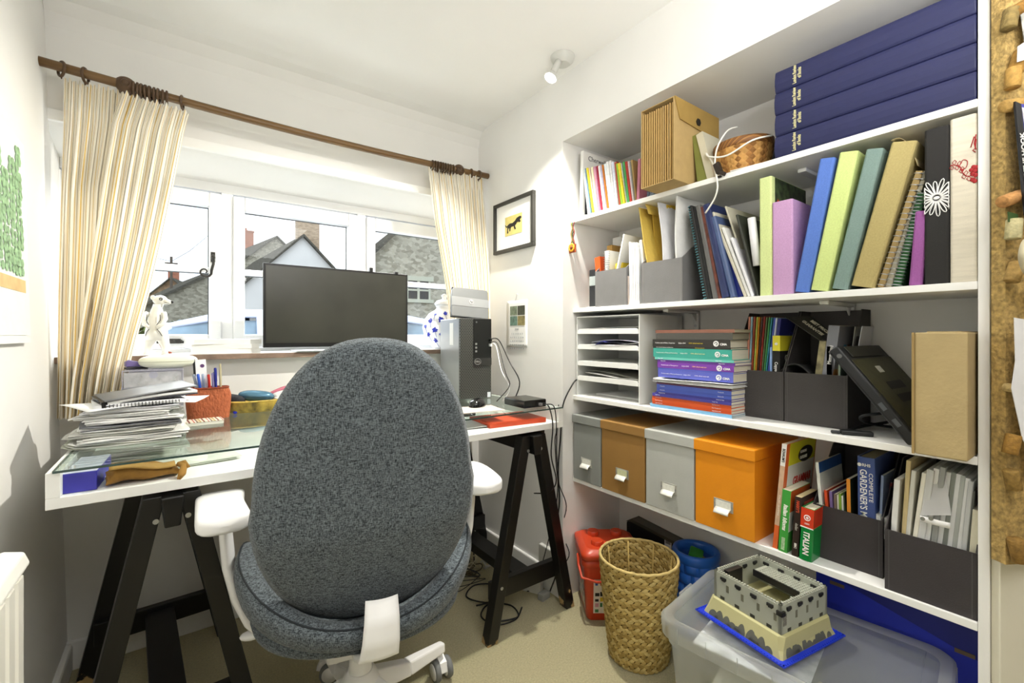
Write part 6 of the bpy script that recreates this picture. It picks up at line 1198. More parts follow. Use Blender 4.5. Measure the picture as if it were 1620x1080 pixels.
for k, (q0, q1) in enumerate(((.004, .059), (.064, .117), (.122, .173))):
    b = MB(); b.box(OX0+.006, OX1-.006, OY0+.001, OY0+.004, OZ+q0, OZ+q1-.003); b.box(OX0+.006, OX1-.006, OY0+.004, OY1-.01, OZ+q0, OZ+q0+.002); d = b.build('drawer', clr2, t)
    b = MB(); b.lathe([(.012, -.004), (.012, 0)], 14, ((OX0+OX1)/2, OY0+.001, OZ+q1-.012), ax='Y'); b.build('knob', clr, d)
    rr = random.Random(k)
    if k == 2: items = [(OX0+.01, OX0+.045, .012, '#c9c9cc'), (OX0+.045, OX1-.012, .028, '#eeeef0')]
    else: items = [(OX0+.01+.024*q, OX0+.034+.024*q, rr.uniform(.012, .036), rr.choice(['#b8b6ae', '#8d8a82', '#d6d3ca', '#a5a29a'])) for q in range(6)]
    for q, (xa, xb, hh, cl) in enumerate(items):
        b = MB(); b.box(xa, xb, OY0+.01, OY1-.02, OZ+q0+.0035, OZ+q0+.0035+hh); tag(b.build('stationery_box', mat(cl, .6, var=.3, vscale=60), bevel=.001), '%s small box, %s in %s drawer of clear unit' % ('grey' if cl[1] != 'e' else 'white', ('first', 'second', 'third', 'fourth', 'fifth', 'sixth')[q], ('bottom', 'middle', 'top')[k]), 'box', 'boxes inside clear drawers')
zt = OZ+HT; c = atY(267, 572, 1.97)
b = MB(); b.ball((0, 0, 0), (.083, .036, .0235), 28, 14, e=.75); o = b.build('upper_shell', mat('#e6e7d3', .4, var=.02)); t = thing('spectacle_case', 'cream oval spectacle case on top of clear drawer unit', 'case', (c.x, 1.98, zt+.0245)); adopt(o, t); b = MB(); b.tube([(.0832*math.copysign(abs(math.cos(a))**.75, math.cos(a)), .0362*math.copysign(abs(math.sin(a))**.75, math.sin(a)), 0) for a in [2*PI*k/40 for k in range(40)]], .0007, 5, closed=True); b.build('seam', mat('#a9aa98', .5, var=0), o)
t = thing('stapler', 'small purple and dark stapler behind spectacle case by curtain', 'stapler', (c.x-.088, 1.985, zt+.0005), (0, 0, R(20))); b = MB(); b.box(-.03, .03, -.012, .012, 0, .008); b.build('base_plate', mat('#2e2b33', .5, var=0), t, bevel=.002)
b = MB(); b.prism([(-.03, .009), (.028, .009), (.03, .018), (-.02, .032), (-.03, .026)], -.011, .011, 'Y'); b.build('lever', mat('#6c5f92', .4, var=.1), t, bevel=.003)
# pen pot
t = thing('pen_pot', 'rust red woven flat pen pot standing on desk', 'pen pot', (.078, 1.925, GT+.0005)); pot_m = mat('#b0603e', .85, var=.14, vscale=120, stretch=(1, 1, .5), bump=.6, bscale=160)
b = MB()
def pot(i, j):
    a = 2*PI*i; h_ = j*.108; w_ = .062+.006*math.sin(j*PI*.55)-.010*max(0, (j-.75)*4)**1.2*.9; c_, s_ = math.copysign(abs(math.cos(a))**.6, math.cos(a)), math.copysign(abs(math.sin(a))**.6, math.sin(a)); rb = .0008*math.sin(a*90)
    return ((w_+rb)*c_, (.030+rb)*s_, h_)
b.grid(pot, 180, 12); b.add([pot(k/60, 0) for k in range(60)], [tuple(range(60))[::-1]]); b.grid(lambda i, j: tuple(Vector(pot(1-i, 1-j*.9))*.0+Vector((pot(1-i, 1-j*.9)[0]*.93, pot(1-i, 1-j*.9)[1]*.88, pot(0, 1-j*.9)[2]))), 60, 4); b.build('body', pot_m, t)
b = MB(); b.tube([(pot(k/60, 1)[0], pot(k/60, 1)[1], .108) for k in range(60)], .0032, 6, closed=True); b.build('rim', mat('#8a3f24', .8, var=.2), t)
def pen(label, x, y, tx, ty, L, col, cap=None, r=.0038, group='pens in the rust red pot'):
    t = thing('pen', label, 'pen', (.078+x, 1.925+y, GT+.006), (math.atan2(-ty, 1), math.atan2(tx, 1), 0), group); b = MB(); b.lathe([(.001, 0), (r*.7, .012), (r, .02), (r, L-.004), (r*.8, L)], 10); b.build('barrel', mat(col, .35, var=0), t)
    if cap: b = MB(); b.lathe([(r*1.18, L-.045), (r*1.18, L+.001), (r*.7, L+.004)], 10); b.box(-.001, .001, -r*1.18-.0025, -r*1.18-.001, L-.035, L-.002); b.box(-.001, .001, -r*1.18-.001, -r*.9, L-.006, L-.002); b.build('cap', mat(cap, .35, var=0), t)
for a_ in (('clear-barrelled pen leaning furthest left in pot', -.015, 0, -.19, .02, .15, '#aab0bb', '#8d95a5'), ('bright blue capped pen leaning left in pot', -.012, -.004, -.13, .0, .15, '#4a78c9', '#2c57c2'), ('pale blue pen beside bright blue one in pot', -.005, .004, -.08, .02, .148, '#8fb3e0', '#a8b5c8'), ('red pen near middle of pot', .008, -.006, -.06, 0, .146, '#c9352a', '#b52a22'),
           ('violet pen right of red one in pot', .018, .002, -.04, .01, .15, '#7d7fc4', '#9a9bcc'), ('grey pen behind violet one in pot', .02, .008, -.02, .03, .152, '#8f8f98', '#6f7078'), ('tall dark blue capped pen at right of pot', .026, .0, -.04, .0, .168, '#27308f', '#1f2a86'), ('tan wooden ruler-like stick furthest right in pot', .038, .004, -.02, .02, .185, '#b9ae8e', None)): pen(*a_)
t = thing('bookmark', 'white printed card with black tab standing at back of pen pot', 'card', (.06, 1.94, GT+.03), (R(-6), R(-3), 0)); b = MB(); b.box(-.018, .02, 0, .0012, 0, .178); b.build('card', mat('#efeff1', .5, var=.05), t); b = MB(); b.box(-.019, -.012, -.0006, .0018, .12, .18); b.build('dark_edge', blkp, t); b = MB(); b.lathe([(.0065, -.0006), (.0065, 0)], 14, (.008, 0, .155), ax='Y'); b.build('printed_dot', mat('#5b3a6b', .5, var=.2), t)
# striped notepad, basket tray with bits, blue bead
sm_ = bands([(0, '#efe6d6'), (.22, '#b5452f'), (.3, '#efe9df'), (.42, '#5a3527'), (.5, '#d7c9a8'), (.66, '#b99a55'), (.74, '#efe6d6'), (.88, '#7a3a2a')], 'X', 8)
a_ = atZ(322, 664, GT+.012); t = thing('striped_notepad', 'small notepad with brown and red striped cover in front of pen pot', 'notepad', (a_.x, a_.y, GT+.0005), (0, 0, R(5)))
b = MB(); b.box(-.052, .052, -.035, .035, 0, .010); b.build('leaves', mat('#efeade', .7, var=.06, stretch=(1, 1, 60)), t); b = MB(); b.box(-.053, .053, -.036, .036, .0101, .0118); b.build('cover', sm_, t)
c = atZ(412, 652, GT); c.y += .055; t = thing('oval_tray', 'oval brown and yellow patterned basket tray full of oddments', 'tray', (c.x, c.y, GT+.0005))
shell_m = mat('#a98c3c', .5, var=.75, vscale=28, stretch=(1, 1, .35)); b = MB()
def tray(i, j): a = 2*PI*i; k = .62+.38*math.sin(j*PI/2); return (.155*k*math.cos(a), .085*k*math.sin(a), .045*j**1.3+.006*abs(math.cos(a))**3*j)
b.grid(tray, 48, 8); b.grid(lambda i, j: tuple(Vector(tray(1-i, j))*.965+Vector((0, 0, .003))), 48, 8); b.add([tray(k/48, 0) for k in range(48)], [tuple(range(48))[::-1]]); b.add([tuple(Vector(tray(k/48, 0))*.965+Vector((0, 0, .003))) for k in range(48)], [tuple(range(48))]); b.build('body', shell_m, t)
b = MB(); b.tube([Vector(tray(k/48, 1))*.985+Vector((0, 0, .001)) for k in range(48)], .003, 6, closed=True); b.build('rim', mat('#c9ad55', .6, var=.4, vscale=60), t)
def blob(name, label, cat, x, y, z, r, col, rot=(0, 0, 0), e=.8, seam=None, **k):
    b = MB(); b.ball((0, 0, 0), r, 24, 12, e=e); o = b.build(name, mat(col, **k) if k else mat(col, .4, var=.05)); place(o, (c.x+x, c.y+y, GT+z), rot); tag(o, label, cat)
    if seam: b = MB(); b.tube([(r[0]*1.005*math.copysign(abs(math.cos(a))**e, math.cos(a)), r[1]*1.005*math.copysign(abs(math.sin(a))**e, math.sin(a)), 0) for a in [2*PI*q/32 for q in range(32)]], .0008, 5, closed=True); b.build('seam', mat(seam, .4, var=0), o)
    return o
blob('spectacle_case', 'shiny steel blue spectacle case lying in oval tray', 'case', -.008, -.005, .058, (.062, .03, .021), '#56809a', (0, R(6), R(-14)), seam='#2f4a5e', rough=.25, metal=.3, var=.05)
blob('pouch', 'small dark quilted pouch at left end of oval tray', 'pouch', -.085, -.008, .052, (.042, .022, .018), '#2d2e33', (0, R(12), R(-20)), rough=.8, var=.4, vscale=120)
blob('eraser_case', 'dusty pink case sticking up behind blue spectacle case', 'case', .075, .03, .07, (.04, .012, .008), '#b96a7c', (0, R(-20), R(10)), rough=.5, var=.05)
blob('tissue', 'crumpled white tissue at right end of oval tray', 'tissue', .078, -.005, .055, (.035, .025, .016), '#e2e2e0', (0, R(-15), 0), rough=.8, var=.1, bump=1, bscale=40)
rbox('receipt', 'folded white receipt tucked at right of oval tray', 'paper', (c.x+.085, c.y-.03, GT+.046), .07, .02, .003, 12, paper_m, 0)
b = MB(); b.ball((0, 0, 0), .0075, 12, 8); q = atZ(372, 655, GT); tag(place(b.build('bead', mat('#2a35c4', .3, var=0)), (q.x, q.y, GT+.0078)), 'tiny bright blue bead on glass in front of oval tray', 'bead')
a_ = atY(470, 605, 1.99); t = thing('cards_box', 'small white box with dark print behind chair back on desk', 'box', (a_.x+.02, 2.0, GT+.0005)); b = MB(); b.box(-.045, .045, -.03, .03, 0, .088); b.build('body', mat('#ededeb', .5, var=.03), t, bevel=.002); b = MB(); b.box(-.03, .01, -.0306, -.03, .072, .082); b.build('dark_print', blkp, t)
# inside the open tray of the desk
TZ = DZ+.0245
t = thing('carton', 'blue and white long carton in desk tray at left', 'carton', (-.186, 1.405, TZ), (0, 0, R(-3))); b = MB(); b.box(-.029, .029, 0, .17, 0, .044); b.build('body', mat('#3a38a8', .4, var=.04), t, bevel=.0015); b = MB(); b.box(-.0285, .0285, .001, .169, .0441, .0447); lid = b.build('top_label', mat('#c9cbe0', .4, var=.08), t)
write('label_lettering', 'envelopes', .011, frame((-.022, .03, .0449), (1, 0, 0), (0, 1, 0)), mat('#3a38a8', .5, var=0), lid, depth=.0002)
t = thing('tan_pouch', 'tan brown suede pencil pouch with knotted tie in desk tray', 'pouch', (-.066, 1.43, TZ), (0, 0, R(6))); tanm = mat('#8a6428', .8, var=.18, vscale=25, bump=.4, bscale=50)
b = MB()
def pch(i, j):
    a = 2*PI*j; x = -.075+.135*i; th = .025*(.35+.65*math.sin(PI*min(1, i*.75+.25))**.6)*(1-.3*i); wd = .040*(1-.15*i)
    if i < .05: th *= .6; wd *= .85
    return (x+.004*math.sin(3*a), wd*math.cos(a)+.004*math.sin(7*i)+.01, .003+th+th*math.copysign(abs(math.sin(a))**.8, math.sin(a))*(1+.12*math.sin(11*i+2*a)))
b.grid(pch, 30, 24); b.add([pch(0, k/24) for k in range(24)], [tuple(range(24))]); b.add([pch(1, k/24) for k in range(24)], [tuple(range(24))[::-1]]); b.build('body', tanm, t)
b = MB(); b.grid(lambda i, j: (-.073+.125*i, -.034+.03*j+.004*math.sin(7*i), .050-.012*i-.006*(1-j)+.003*math.sin(6*i)), 16, 4, th=.003); b.build('flap', mat('#a07c3e', .8, var=.15, bump=.4, bscale=50), t)
b = MB(); b.tube([(.058, -.015, .03), (.069, -.028, .026), (.063, -.045, .012), (.055, -.052, .0)], [.006, .008, .009, .004], 8); b.tube([(.058, -.015, .03), (.071, -.02, .034), (.077, -.034, .024), (.065, -.026, .018)], .005, 7); b.build('tie', mat('#9a7134', .8, var=.15), t)
bundle('loose leaflets lying under glass at left of desk tray', -.17, .12, 1.50, 1.78, TZ, .008, ['#d3d5cb', '#b9beb0', '#e4e4df'], 71, 6, .003, n=4)
b = MB(); b.box(-.13, .13, -.09, .09, 0, .018); b.box(-.125, .125, -.085, .085, .018, .0195); tag(place(b.build('folder', mat('#cb4a26', .45, var=.04), bevel=.002), (1.085, 1.512, TZ), (0, 0, R(-5))), 'orange red folder under glass at right end of desk tray', 'folder')
bundle('printed leaflets under glass below computer mouse', .76, .97, 1.47, 1.64, TZ, .006, ['#5a5052', '#8f8a88', '#c9c7c4'], 72, -8, .002, n=3)
rbox('keyboard_case', 'slim black case under glass left of orange folder', 'case', (.90, 1.76, TZ), .3, .12, .018, 3, blkp)
# mouse, mat and small black box on the glass
a_ = atZ(770, 650, GT); b = MB(); b.box(-.09, .09, -.07, .07, 0, .002); tag(place(b.build('mouse_mat', mat('#cdbfb4', .7, var=.04), bevel=.001), (a_.x-.01, a_.y+.055, GT+.0003), (0, 0, R(-10))), 'pinkish beige mouse mat at right of chair', 'mouse mat')
a_ = atZ(760, 644, GT); t = thing('computer_mouse', 'glossy black computer mouse on beige mat', 'mouse', (a_.x, a_.y+.02, GT+.0025), (0, 0, R(-55)))
b = MB()
def mse(i, j): a = 2*PI*i; k = math.sin(j*PI/2); return (.031*k*math.cos(a)*(1-.1*math.sin(a)), .053*k*math.sin(a), .034*math.cos(j*PI/2)**.7+0)
b.grid(mse, 32, 10); b.build('shell', mat('#0f0f10', .12, var=0, spec=.6), t); b = MB(); b.lathe([(.0045, -.003), (.0045, .003)], 14, (0, .03, .0265), ax='X'); b.build('scroll_wheel', rub, t)
t = thing('network_box', 'flat glossy black box with cables at right front of desk glass', 'device', (1.158, 1.49, GT+.0005), (0, 0, R(-2))); b = MB(); b.box(-.056, .056, -.072, .072, .001, .030); b.build('case', mat('#101011', .15, var=0, spec=.6), t, bevel=.002)
b = MB(); b.box(-.054, .054, -.070, .070, .0301, .0315); b.build('top_plate', mat('#3a3934', .4, var=.05), t)
for k, x in enumerate((.022, .04)): b = MB(); b.box(x-.006, x+.006, -.085, -.0725, .008, .018); b.build('connector', mat('#c9c9cc', .3, .7, var=0) if k == 0 else blkp, t)
# cables
P = lambda *a: atX(*a)
FU = Vector((1.17, 1.775, 1.125))
cable('thick black cable curving from computer front down behind flat box', [FU, FU+Vector((.03, -.03, -.002)), atD(806, 572, 1.98), atD(822, 604, 1.93), (1.165, 1.575, GT+.012)], .0026, '#1c1c1d')
cable('second black cable hanging from computer front to glass', [FU+Vector((0, 0, -.018)), FU+Vector((.02, -.035, -.02)), atD(800, 590, 2.0), atD(806, 610, 1.97), (1.09, 1.60, GT+.01)], .002, '#232324')
cable('white cable hanging from computer front to glass', [FU+Vector((0, 0, -.02)), FU+Vector((.015, -.03, -.03)), atD(793, 585, 2.02), atD(806, 614, 1.98), (1.12, 1.60, GT+.008)], .0024, '#e2e2e2')
cable('thin black lead trailing off front right of desk and looping beneath', [(1.18, 1.40, GT+.013), (1.19, 1.375, GT+.008), (1.20, 1.362, DZ+.02), atD(872, 720, 1.80), atD(880, 760, 1.82), atD(868, 778, 1.84), atD(845, 780, 1.9)], .0026, '#161617')
cable('black lead running off desk edge and down along wall', [(1.20, 1.40, GT+.013), (1.215, 1.37, GT+.004), (1.22, 1.362, DZ), atD(878, 700, 1.84), atD(883, 760, 1.9), atD(896, 800, 1.94), atD(888, 840, 2.0), atD(900, 880, 1.95), (1.29, 1.50, .08)], .0022, '#161617')
cable('long black cable from letter tray down wall corner to floor', [(1.42, 1.445, .95), (1.385, 1.44, .93), (1.338, 1.452, .84), (1.333, 1.462, .70), (1.331, 1.475, .55), (1.333, 1.468, .42), (1.33, 1.49, .28), (1.331, 1.47, .15), (1.30, 1.50, .012)], .0032, '#1b1b1c')
cable('thin black wire hanging beside long wall cable', [(1.336, 1.478, .84), (1.334, 1.49, .66), (1.333, 1.478, .52), (1.333, 1.495, .38), (1.30, 1.52, .2), (1.27, 1.56, .03), (1.24, 1.58, .006)], .0022, '#1b1b1c')
for k, (lb, P_, cl) in enumerate((('black cable loop on floor inside right trestle', [(1.02, 1.48, .006), (1.10, 1.46, .006), (1.12, 1.54, .006), (1.05, 1.60, .006), (.98, 1.55, .006), (1.0, 1.47, .006), (1.08, 1.45, .008), (1.15, 1.50, .006)], '#141415'), ('second black cable loop lying behind first one on floor', [(1.0, 1.62, .008), (1.12, 1.6, .01), (1.16, 1.7, .006), (1.08, 1.76, .006), (1.0, 1.7, .008), (1.05, 1.6, .014), (1.14, 1.66, .006)], '#1b1b1c'), ('black cable arching over power strip under desk', [(1.05, 1.92, .01), (1.08, 1.92, .12), (1.13, 1.94, .15), (1.17, 1.93, .10), (1.15, 1.88, .02)], '#1a1a1a'),
    ('white cable hanging from back of desk beneath it', [(.80, 2.07, DZ), (.82, 2.05, .55), (.86, 2.04, .35), (.80, 2.0, .15), (.84, 1.95, .02)], '#c9cac8'), ('grey cable hanging from back of desk, right of white one', [(.92, 2.07, DZ), (.93, 2.06, .5), (.96, 2.03, .25), (1.04, 1.98, .03)], '#a9aaa8'), ('black cable drooping under back of desk', [(1.0, 2.08, DZ), (.98, 2.08, .6), (.90, 2.06, .45), (.84, 2.08, .5), (.75, 2.09, .7)], '#161617'))): cable(lb, P_, .0032, cl)
def tangle(label, c_, n_, col, seed, r=.0028, s_=.07):
    rr = random.Random(seed); P_ = [(c_[0]+rr.uniform(-s_, s_)*1.3, c_[1]+rr.uniform(-s_, s_), .004+abs(rr.gauss(0, .028))) for _ in range(n_)]; cable(label, P_, r, col, cat='cables', name='cable_tangle', n=7)
tangle('tangle of cream cables on floor between trestle and chair', (1.09, 1.90), 30, '#c2bc9f', 5, s_=.065); tangle('tangle of brown and black cables mixed in with cream ones', (1.10, 1.87), 22, '#5c4f38', 6, s_=.065); tangle('tangle of pale grey cables beside power strip', (1.24, 1.88), 18, '#b9b9b5', 7, s_=.045); tangle('small tangle of thin black wires beyond cream cables', (1.04, 1.79), 16, '#1d1d1d', 8, r=.0018)
t = thing('power_strip', 'white power strip with sockets on floor by baseboard under desk', 'power strip', (1.285, 1.735, .001), (0, 0, R(-84))); b = MB(); b.box(-.11, .11, -.028, .028, 0, .035); b.build('body', mat('#d9d9d5', .4, var=0), t, bevel=.004)
for k in range(3): b = MB(); b.box(-.095+.066*k, -.045+.066*k, -.022, .022, .0351, .0365 if k else .07); b.build('socket' if k else 'plug', mat('#c4c4c0', .4, var=0), t, bevel=.002)
rbox('adapter', 'white power adapter standing on floor behind right trestle', 'adapter', (1.27, 1.575, .001), .085, .04, .09, -60, mat('#cfcfc8', .4, var=.02)); rbox('plug_adapter', 'grey plug lying next to white adapter on floor', 'plug', (1.27, 1.50, .001), .05, .03, .03, 10, mat('#8f8f8a', .4, var=0))
t = thing('double_socket', 'white wall socket box low on alcove edge beside trestle foot', 'socket', (1.322, 1.42, .11), world=True); b = MB(); b.box(1.322, 1.345, 1.456, 1.60, .105, .19); b.build('faceplate', mat('#c9c9c4', .4, var=0), t, bevel=.004)
rbox('desk_flex_box', 'black cable box on floor under desk behind chair', 'box', (.72, 1.95, .001), .12, .16, .11, 20, mat('#141414', .6, var=0))
# ------------------------------------------------------------------ floor under the shelves
# red brick-shaped bucket
redp = mat('#c2401f', .35, var=.03, spec=.5); FL = .0005
t = thing('toy_bucket', 'red square toy bucket with studded lid beside trestle', 'bucket', (1.448, 1.300, FL), (0, 0, R(-36))); t.scale = (1.1, 1.1, 1.03)
b = MB()
def sq(hw, hd, r, z_, n=6):
    out = []
    for cx_, cy_, a0 in ((hw-r, hd-r, 0), (-hw+r, hd-r, 90), (-hw+r, -hd+r, 180), (hw-r, -hd+r, 270)):
        for k in range(n+1): a = R(a0+90*k/n); out.append((cx_+r*math.cos(a), cy_+r*math.sin(a), z_))
    return out
def loft(b, rings, capb=True, capt=True, smooth=True):
    n_ = len(rings[0]); vs = [p for r_ in rings for p in r_]; o_ = b.smooth; b.smooth = smooth
    b.add(vs, [(i*n_+k, i*n_+(k+1) % n_, (i+1)*n_+(k+1) % n_, (i+1)*n_+k) for i in range(len(rings)-1) for k in range(n_)]); b.smooth = o_
    if capb: b.add(rings[0], [tuple(range(n_))[::-1]])
    if capt: b.add(rings[-1], [tuple(range(n_))])
loft(b, [sq(.088, .082, .02, 0), sq(.09, .084, .02, .004), sq(.103, .097, .022, .215), sq(.103, .097, .022, .222)]); b.build('body', redp, t)
b = MB(); loft(b, [sq(.107, .101, .026, .212), sq(.109, .103, .026, .215), sq(.109, .103, .026, .232), sq(.106, .10, .026, .234), sq(.106, .10, .026, .240), sq(.112, .106, .028, .242), sq(.112, .106, .028, .262), sq(.104, .098, .03, .268), sq(.096, .09, .03, .276), sq(.09, .084, .03, .278)]); lid = b.build('lid', redp, t)
for sx_ in (-1, 1):
    for sy_ in (-1, 1): b = MB(); b.lathe([(.023, .277), (.0235, .29), (.021, .294)], 24, (sx_*.045, sy_*.042, 0)); b.build('stud', redp, lid)
b = MB(); b.tube([(.113, -.01, .222), (.116, -.05, .20), (.112, -.104, .178), (.06, -.112, .165), (-.06, -.112, .165), (-.112, -.104, .178), (-.116, -.05, .20), (-.113, -.01, .222)], .005, 8); b.build('handle', redp, t)
for nm, fr_ in (('front', [(-1, -.086), (1, -.0955)]), ('left', None)):
    st_ = MB(); cols = ['#e6ddd2', '#b5331f', '#d9b92c', '#2f55a8', '#3f7a4a', '#22201f', '#c98f9a']
    if nm == 'front':
        def Q(x, z_, o=.0): return (x, -(.0845+.0125*z_/.215)-.0008-o, z_)
    else:
        def Q(x, z_, o=.0): return (-(.0905+.0125*z_/.215)-.0008-o, -x, z_)
    W_ = .068; st_.add([Q(-W_, .03), Q(W_, .03), Q(W_, .165), Q(-W_, .165)], [(0, 1, 2, 3)]); s_ = st_.build('picture_label', mat('#ddd3c8', .4, var=.05), t)
    rr = random.Random(3 if nm == 'front' else 9); mb_ = MB()
    for gx in range(7):
        for gz in range(6):
            if rr.random() < .7:
                x = -W_+.006+gx*.0182; z_ = .034+gz*.0215; w2, h2 = rr.uniform(.008, .017), rr.uniform(.008, .019); mb_.m(rr.randrange(7)).add([Q(x, z_, .0005), Q(x+w2, z_, .0005), Q(x+w2, z_+h2, .0005), Q(x, z_+h2, .0005)], [(0, 1, 2, 3)])
    mb_.build('printed_bricks', [mat(c_, .4, var=.1) for c_ in cols], s_)
# wicker waste basket
t = thing('waste_basket', 'round woven seagrass waste basket on carpet', 'basket', (1.325, 1.04, FL)); wm = [mat('#b49a5a', .75, var=.22, vscale=40, stretch=(1, 1, 5)), mat('#9c8246', .75, var=.22, vscale=40, stretch=(1, 1, 5)), mat('#c4ad70', .75, var=.2, vscale=40, stretch=(1, 1, 5))]
HB_ = .352
def wb_r(h_): return .098+.037*(h_/HB_)**.8
def weave(b, inner=False):
    rows_, n_ = 30, 34; dh = HB_/rows_
    for r_ in range(rows_):
        for k in range(n_):
            a0 = 2*PI*(k+.5*(r_ % 2))/n_; h0 = (r_+.5)*dh; da = 2*PI/n_*.66; sg = -1 if inner else 1; R0 = wb_r(h0)-(.006 if inner else 0); sl = dh*.42*(1 if r_ % 2 else -1)
            P = []
            for (u_, v_, o_) in ((-1, -.15, 0), (-.45, -.62, .0025), (.35, -.62, .0025), (1, .15, 0), (.45, .62, .0025), (-.35, .62, .0025), (0, 0, .0075)):
                a = a0+u_*da; h_ = h0+v_*dh*.98+u_*sl; rr_ = R0+sg*o_; P.append((rr_*math.cos(a), rr_*math.sin(a), max(.001, min(HB_, h_))))
            f = [(0, 1, 6), (1, 2, 6), (2, 3, 6), (3, 4, 6), (4, 5, 6), (5, 0, 6)]
            b.m((k*7+r_*5+(k*k) % 7) % 3); b.smooth = True; b.add(P, f if not inner else [q[::-1] for q in f]); b.smooth = False
b = MB(); weave(b); weave(b, True); b.m(3); b.lathe([(.095, .001), (wb_r(.0)-.003, .002), (wb_r(.1)-.003, .1), (wb_r(.2)-.003, .2), (wb_r(HB_)-.003, HB_)], 40, cap=False); b.lathe([(0, .004), (.092, .004)], 40, cap=False); b.build('woven_wall', wm+[mat('#54421f', .9, var=.2)], t)
b = MB(); b.tube([(.135*math.cos(2*PI*k/60), .135*math.sin(2*PI*k/60), HB_+.001*math.sin(k*2.4)) for k in range(60)], .0052, 8, closed=True); b.build('rim', wm[2], t)
for k in range(8): a = 2*PI*k/8+.2; b = MB(); b.tube([((wb_r(h_)-.012)*math.cos(a), (wb_r(h_)-.012)*math.sin(a), h_) for h_ in (.006, .12, .24, HB_-.004)], .0032, 6); b.build('inner_stay', wm[0], t)
# blue tub
t = thing('toy_tub', 'round blue plastic tub with brick relief holding green toy', 'tub', (1.600, .985, FL)); bp_ = mat('#2a68cc', .3, var=.03, spec=.5)
b = MB(); b.lathe([(.066, 0), (.072, .006), (.076, .25), (.078, .29)], 40, cap=False); b.lathe([(0, .002), (.066, .001)], 40, cap=False); b.lathe([(.078, .29), (.066, .29), (.062, .02), (0, .02)], 40, cap=False)
for r_ in range(7):
    for k in range(9):
        a0 = 2*PI*(k+.5*(r_ % 2))/9; z0_ = .012+r_*.040
        def bf(i, j, a0=a0, z0_=z0_): a = a0+(i-.5)*2*PI/9*.92; e_ = (math.sin(PI*i)*math.sin(PI*j))**.35 if 0 < i < 1 and 0 < j < 1 else 0; rr_ = .074+.0035*(z0_/.25)+.008*e_; return (rr_*math.cos(a), rr_*math.sin(a), z0_+.037*j)
        b.grid(bf, 8, 6)
b.build('body', bp_, t)
b = MB(); b.lathe([(.080, .284), (.086, .292), (.087, .312), (.083, .322), (.072, .322), (.066, .312), (.064, .29)], 44, cap=False); b.build('rim', bp_, t)
gm_ = mat('#2f8a35', .35, var=.05); b = MB(); b.box(-.03, .03, -.025, .025, 0, .045); tag(place(b.build('toy_block', gm_, bevel=.006), (1.595, .99, .272), (R(14), R(-12), R(25))), 'green toy block poking out of blue tub', 'toy')
b = MB(); b.box(-.05, .05, -.05, .05, 0, .04); tag(place(b.build('toy_pieces', mat('#a9a24a', .5, var=.6, vscale=40), bevel=.01), (1.605, .98, .235), (R(-8), R(6), R(60))), 'yellowish toy pieces lower inside blue tub', 'toy')
# flat black case with label leaning on the back wall
a0, a1 = atX(992, 832, 1.66), atX(1112, 845, 1.66); t = thing('black_case', 'flat black case with white label standing behind bucket and tub', 'case', (1.675, (a0.y+a1.y)/2, FL), world=True)
b = MB(); y0_, y1_ = a1.y, min(a0.y, YL-.02); zt_ = .305; b.prism([(y1_, FL), (y1_, zt_-.02), (y1_-.03, zt_), (y0_+.03, zt_-.03), (y0_, zt_-.07), (y0_, FL)], 1.655, 1.70, 'X'); b.build('body', mat('#17171a', .5, var=.1), t, bevel=.004)
b = MB(); b.prism([(y1_-.002, zt_-.014), (y1_-.032, zt_+.006), (y0_+.028, zt_-.024), (y0_+.028, zt_-.036), (y1_-.03, zt_-.008)], 1.648, 1.704, 'X'); b.build('lid', mat('#4c4c44', .5, var=.1), t)
q = atX(1053, 852, 1.6545); b = MB(); b.box(1.6541, 1.6549, q.y-.028, q.y+.005, q.z-.035, q.z+.008); lb_ = b.build('paper_label', mat('#d3d4d6', .6, var=.1), t); b = MB(); b.box(1.6537, 1.6541, q.y-.024, q.y+.0, q.z-.018, q.z-.004); b.build('barcode', mat('#77787c', .6, var=.8, vscale=400, stretch=(1, 12, .1)), lb_)
# blue carton at the back, right
t = thing('blue_carton', 'large blue cardboard storage box under lowest shelf behind plastic bin', 'box', (1.62, .36, FL), world=True); bc = mat('#1f2fb4', .5, var=.04)
b = MB(); b.box(1.548, 1.70, YP+.022, .545, FL, .44); b.build('body', bc, t, bevel=.003); b = MB(); b.box(1.538, 1.704, YP+.0205, .555, .36, .485); b.build('lid', mat('#1a237f', .5, var=.04), t, bevel=.003)
b = MB(); b.add([(1.5372, .553, .485-.035), (1.5372, .553, .362), (1.5372, YP+.023, .362)], [(0, 1, 2)]); b.build('lid_fold', bc, t)
for y_ in (.50, .235): b = MB(); b.box(1.5365, 1.538, y_-.018, y_+.018, .366+(.05 if y_ > .4 else 0), .376+(.05 if y_ > .4 else 0)); b.build('hand_slot', mat('#6b5a4c', .7, var=.1), t)
# translucent lidded bin
t = thing('plastic_bin', 'large translucent plastic storage bin with clear lid in front of shelves', 'bin', (1.303, .515, FL), (0, 0, R(7.5)))
pl = bpy.data.materials.new('cloudy_plastic'); pl.use_nodes = True; n = pl.node_tree; n.nodes.remove(n.nodes['Principled BSDF']); df = n.nodes.new('ShaderNodeBsdfDiffuse'); tr = n.nodes.new('ShaderNodeBsdfTransparent'); tl = n.nodes.new('ShaderNodeBsdfTranslucent'); gl = n.nodes.new('ShaderNodeBsdfGlossy'); gl.inputs['Roughness'].default_value = .22
m1 = n.nodes.new('ShaderNodeMixShader'); m2 = n.nodes.new('ShaderNodeMixShader'); m3 = n.nodes.new('ShaderNodeMixShader'); df.inputs[0].default_value = (.86, .88, .88, 1); tl.inputs[0].default_value = (.86, .88, .88, 1); tr.inputs[0].default_value = (.93, .95, .95, 1)
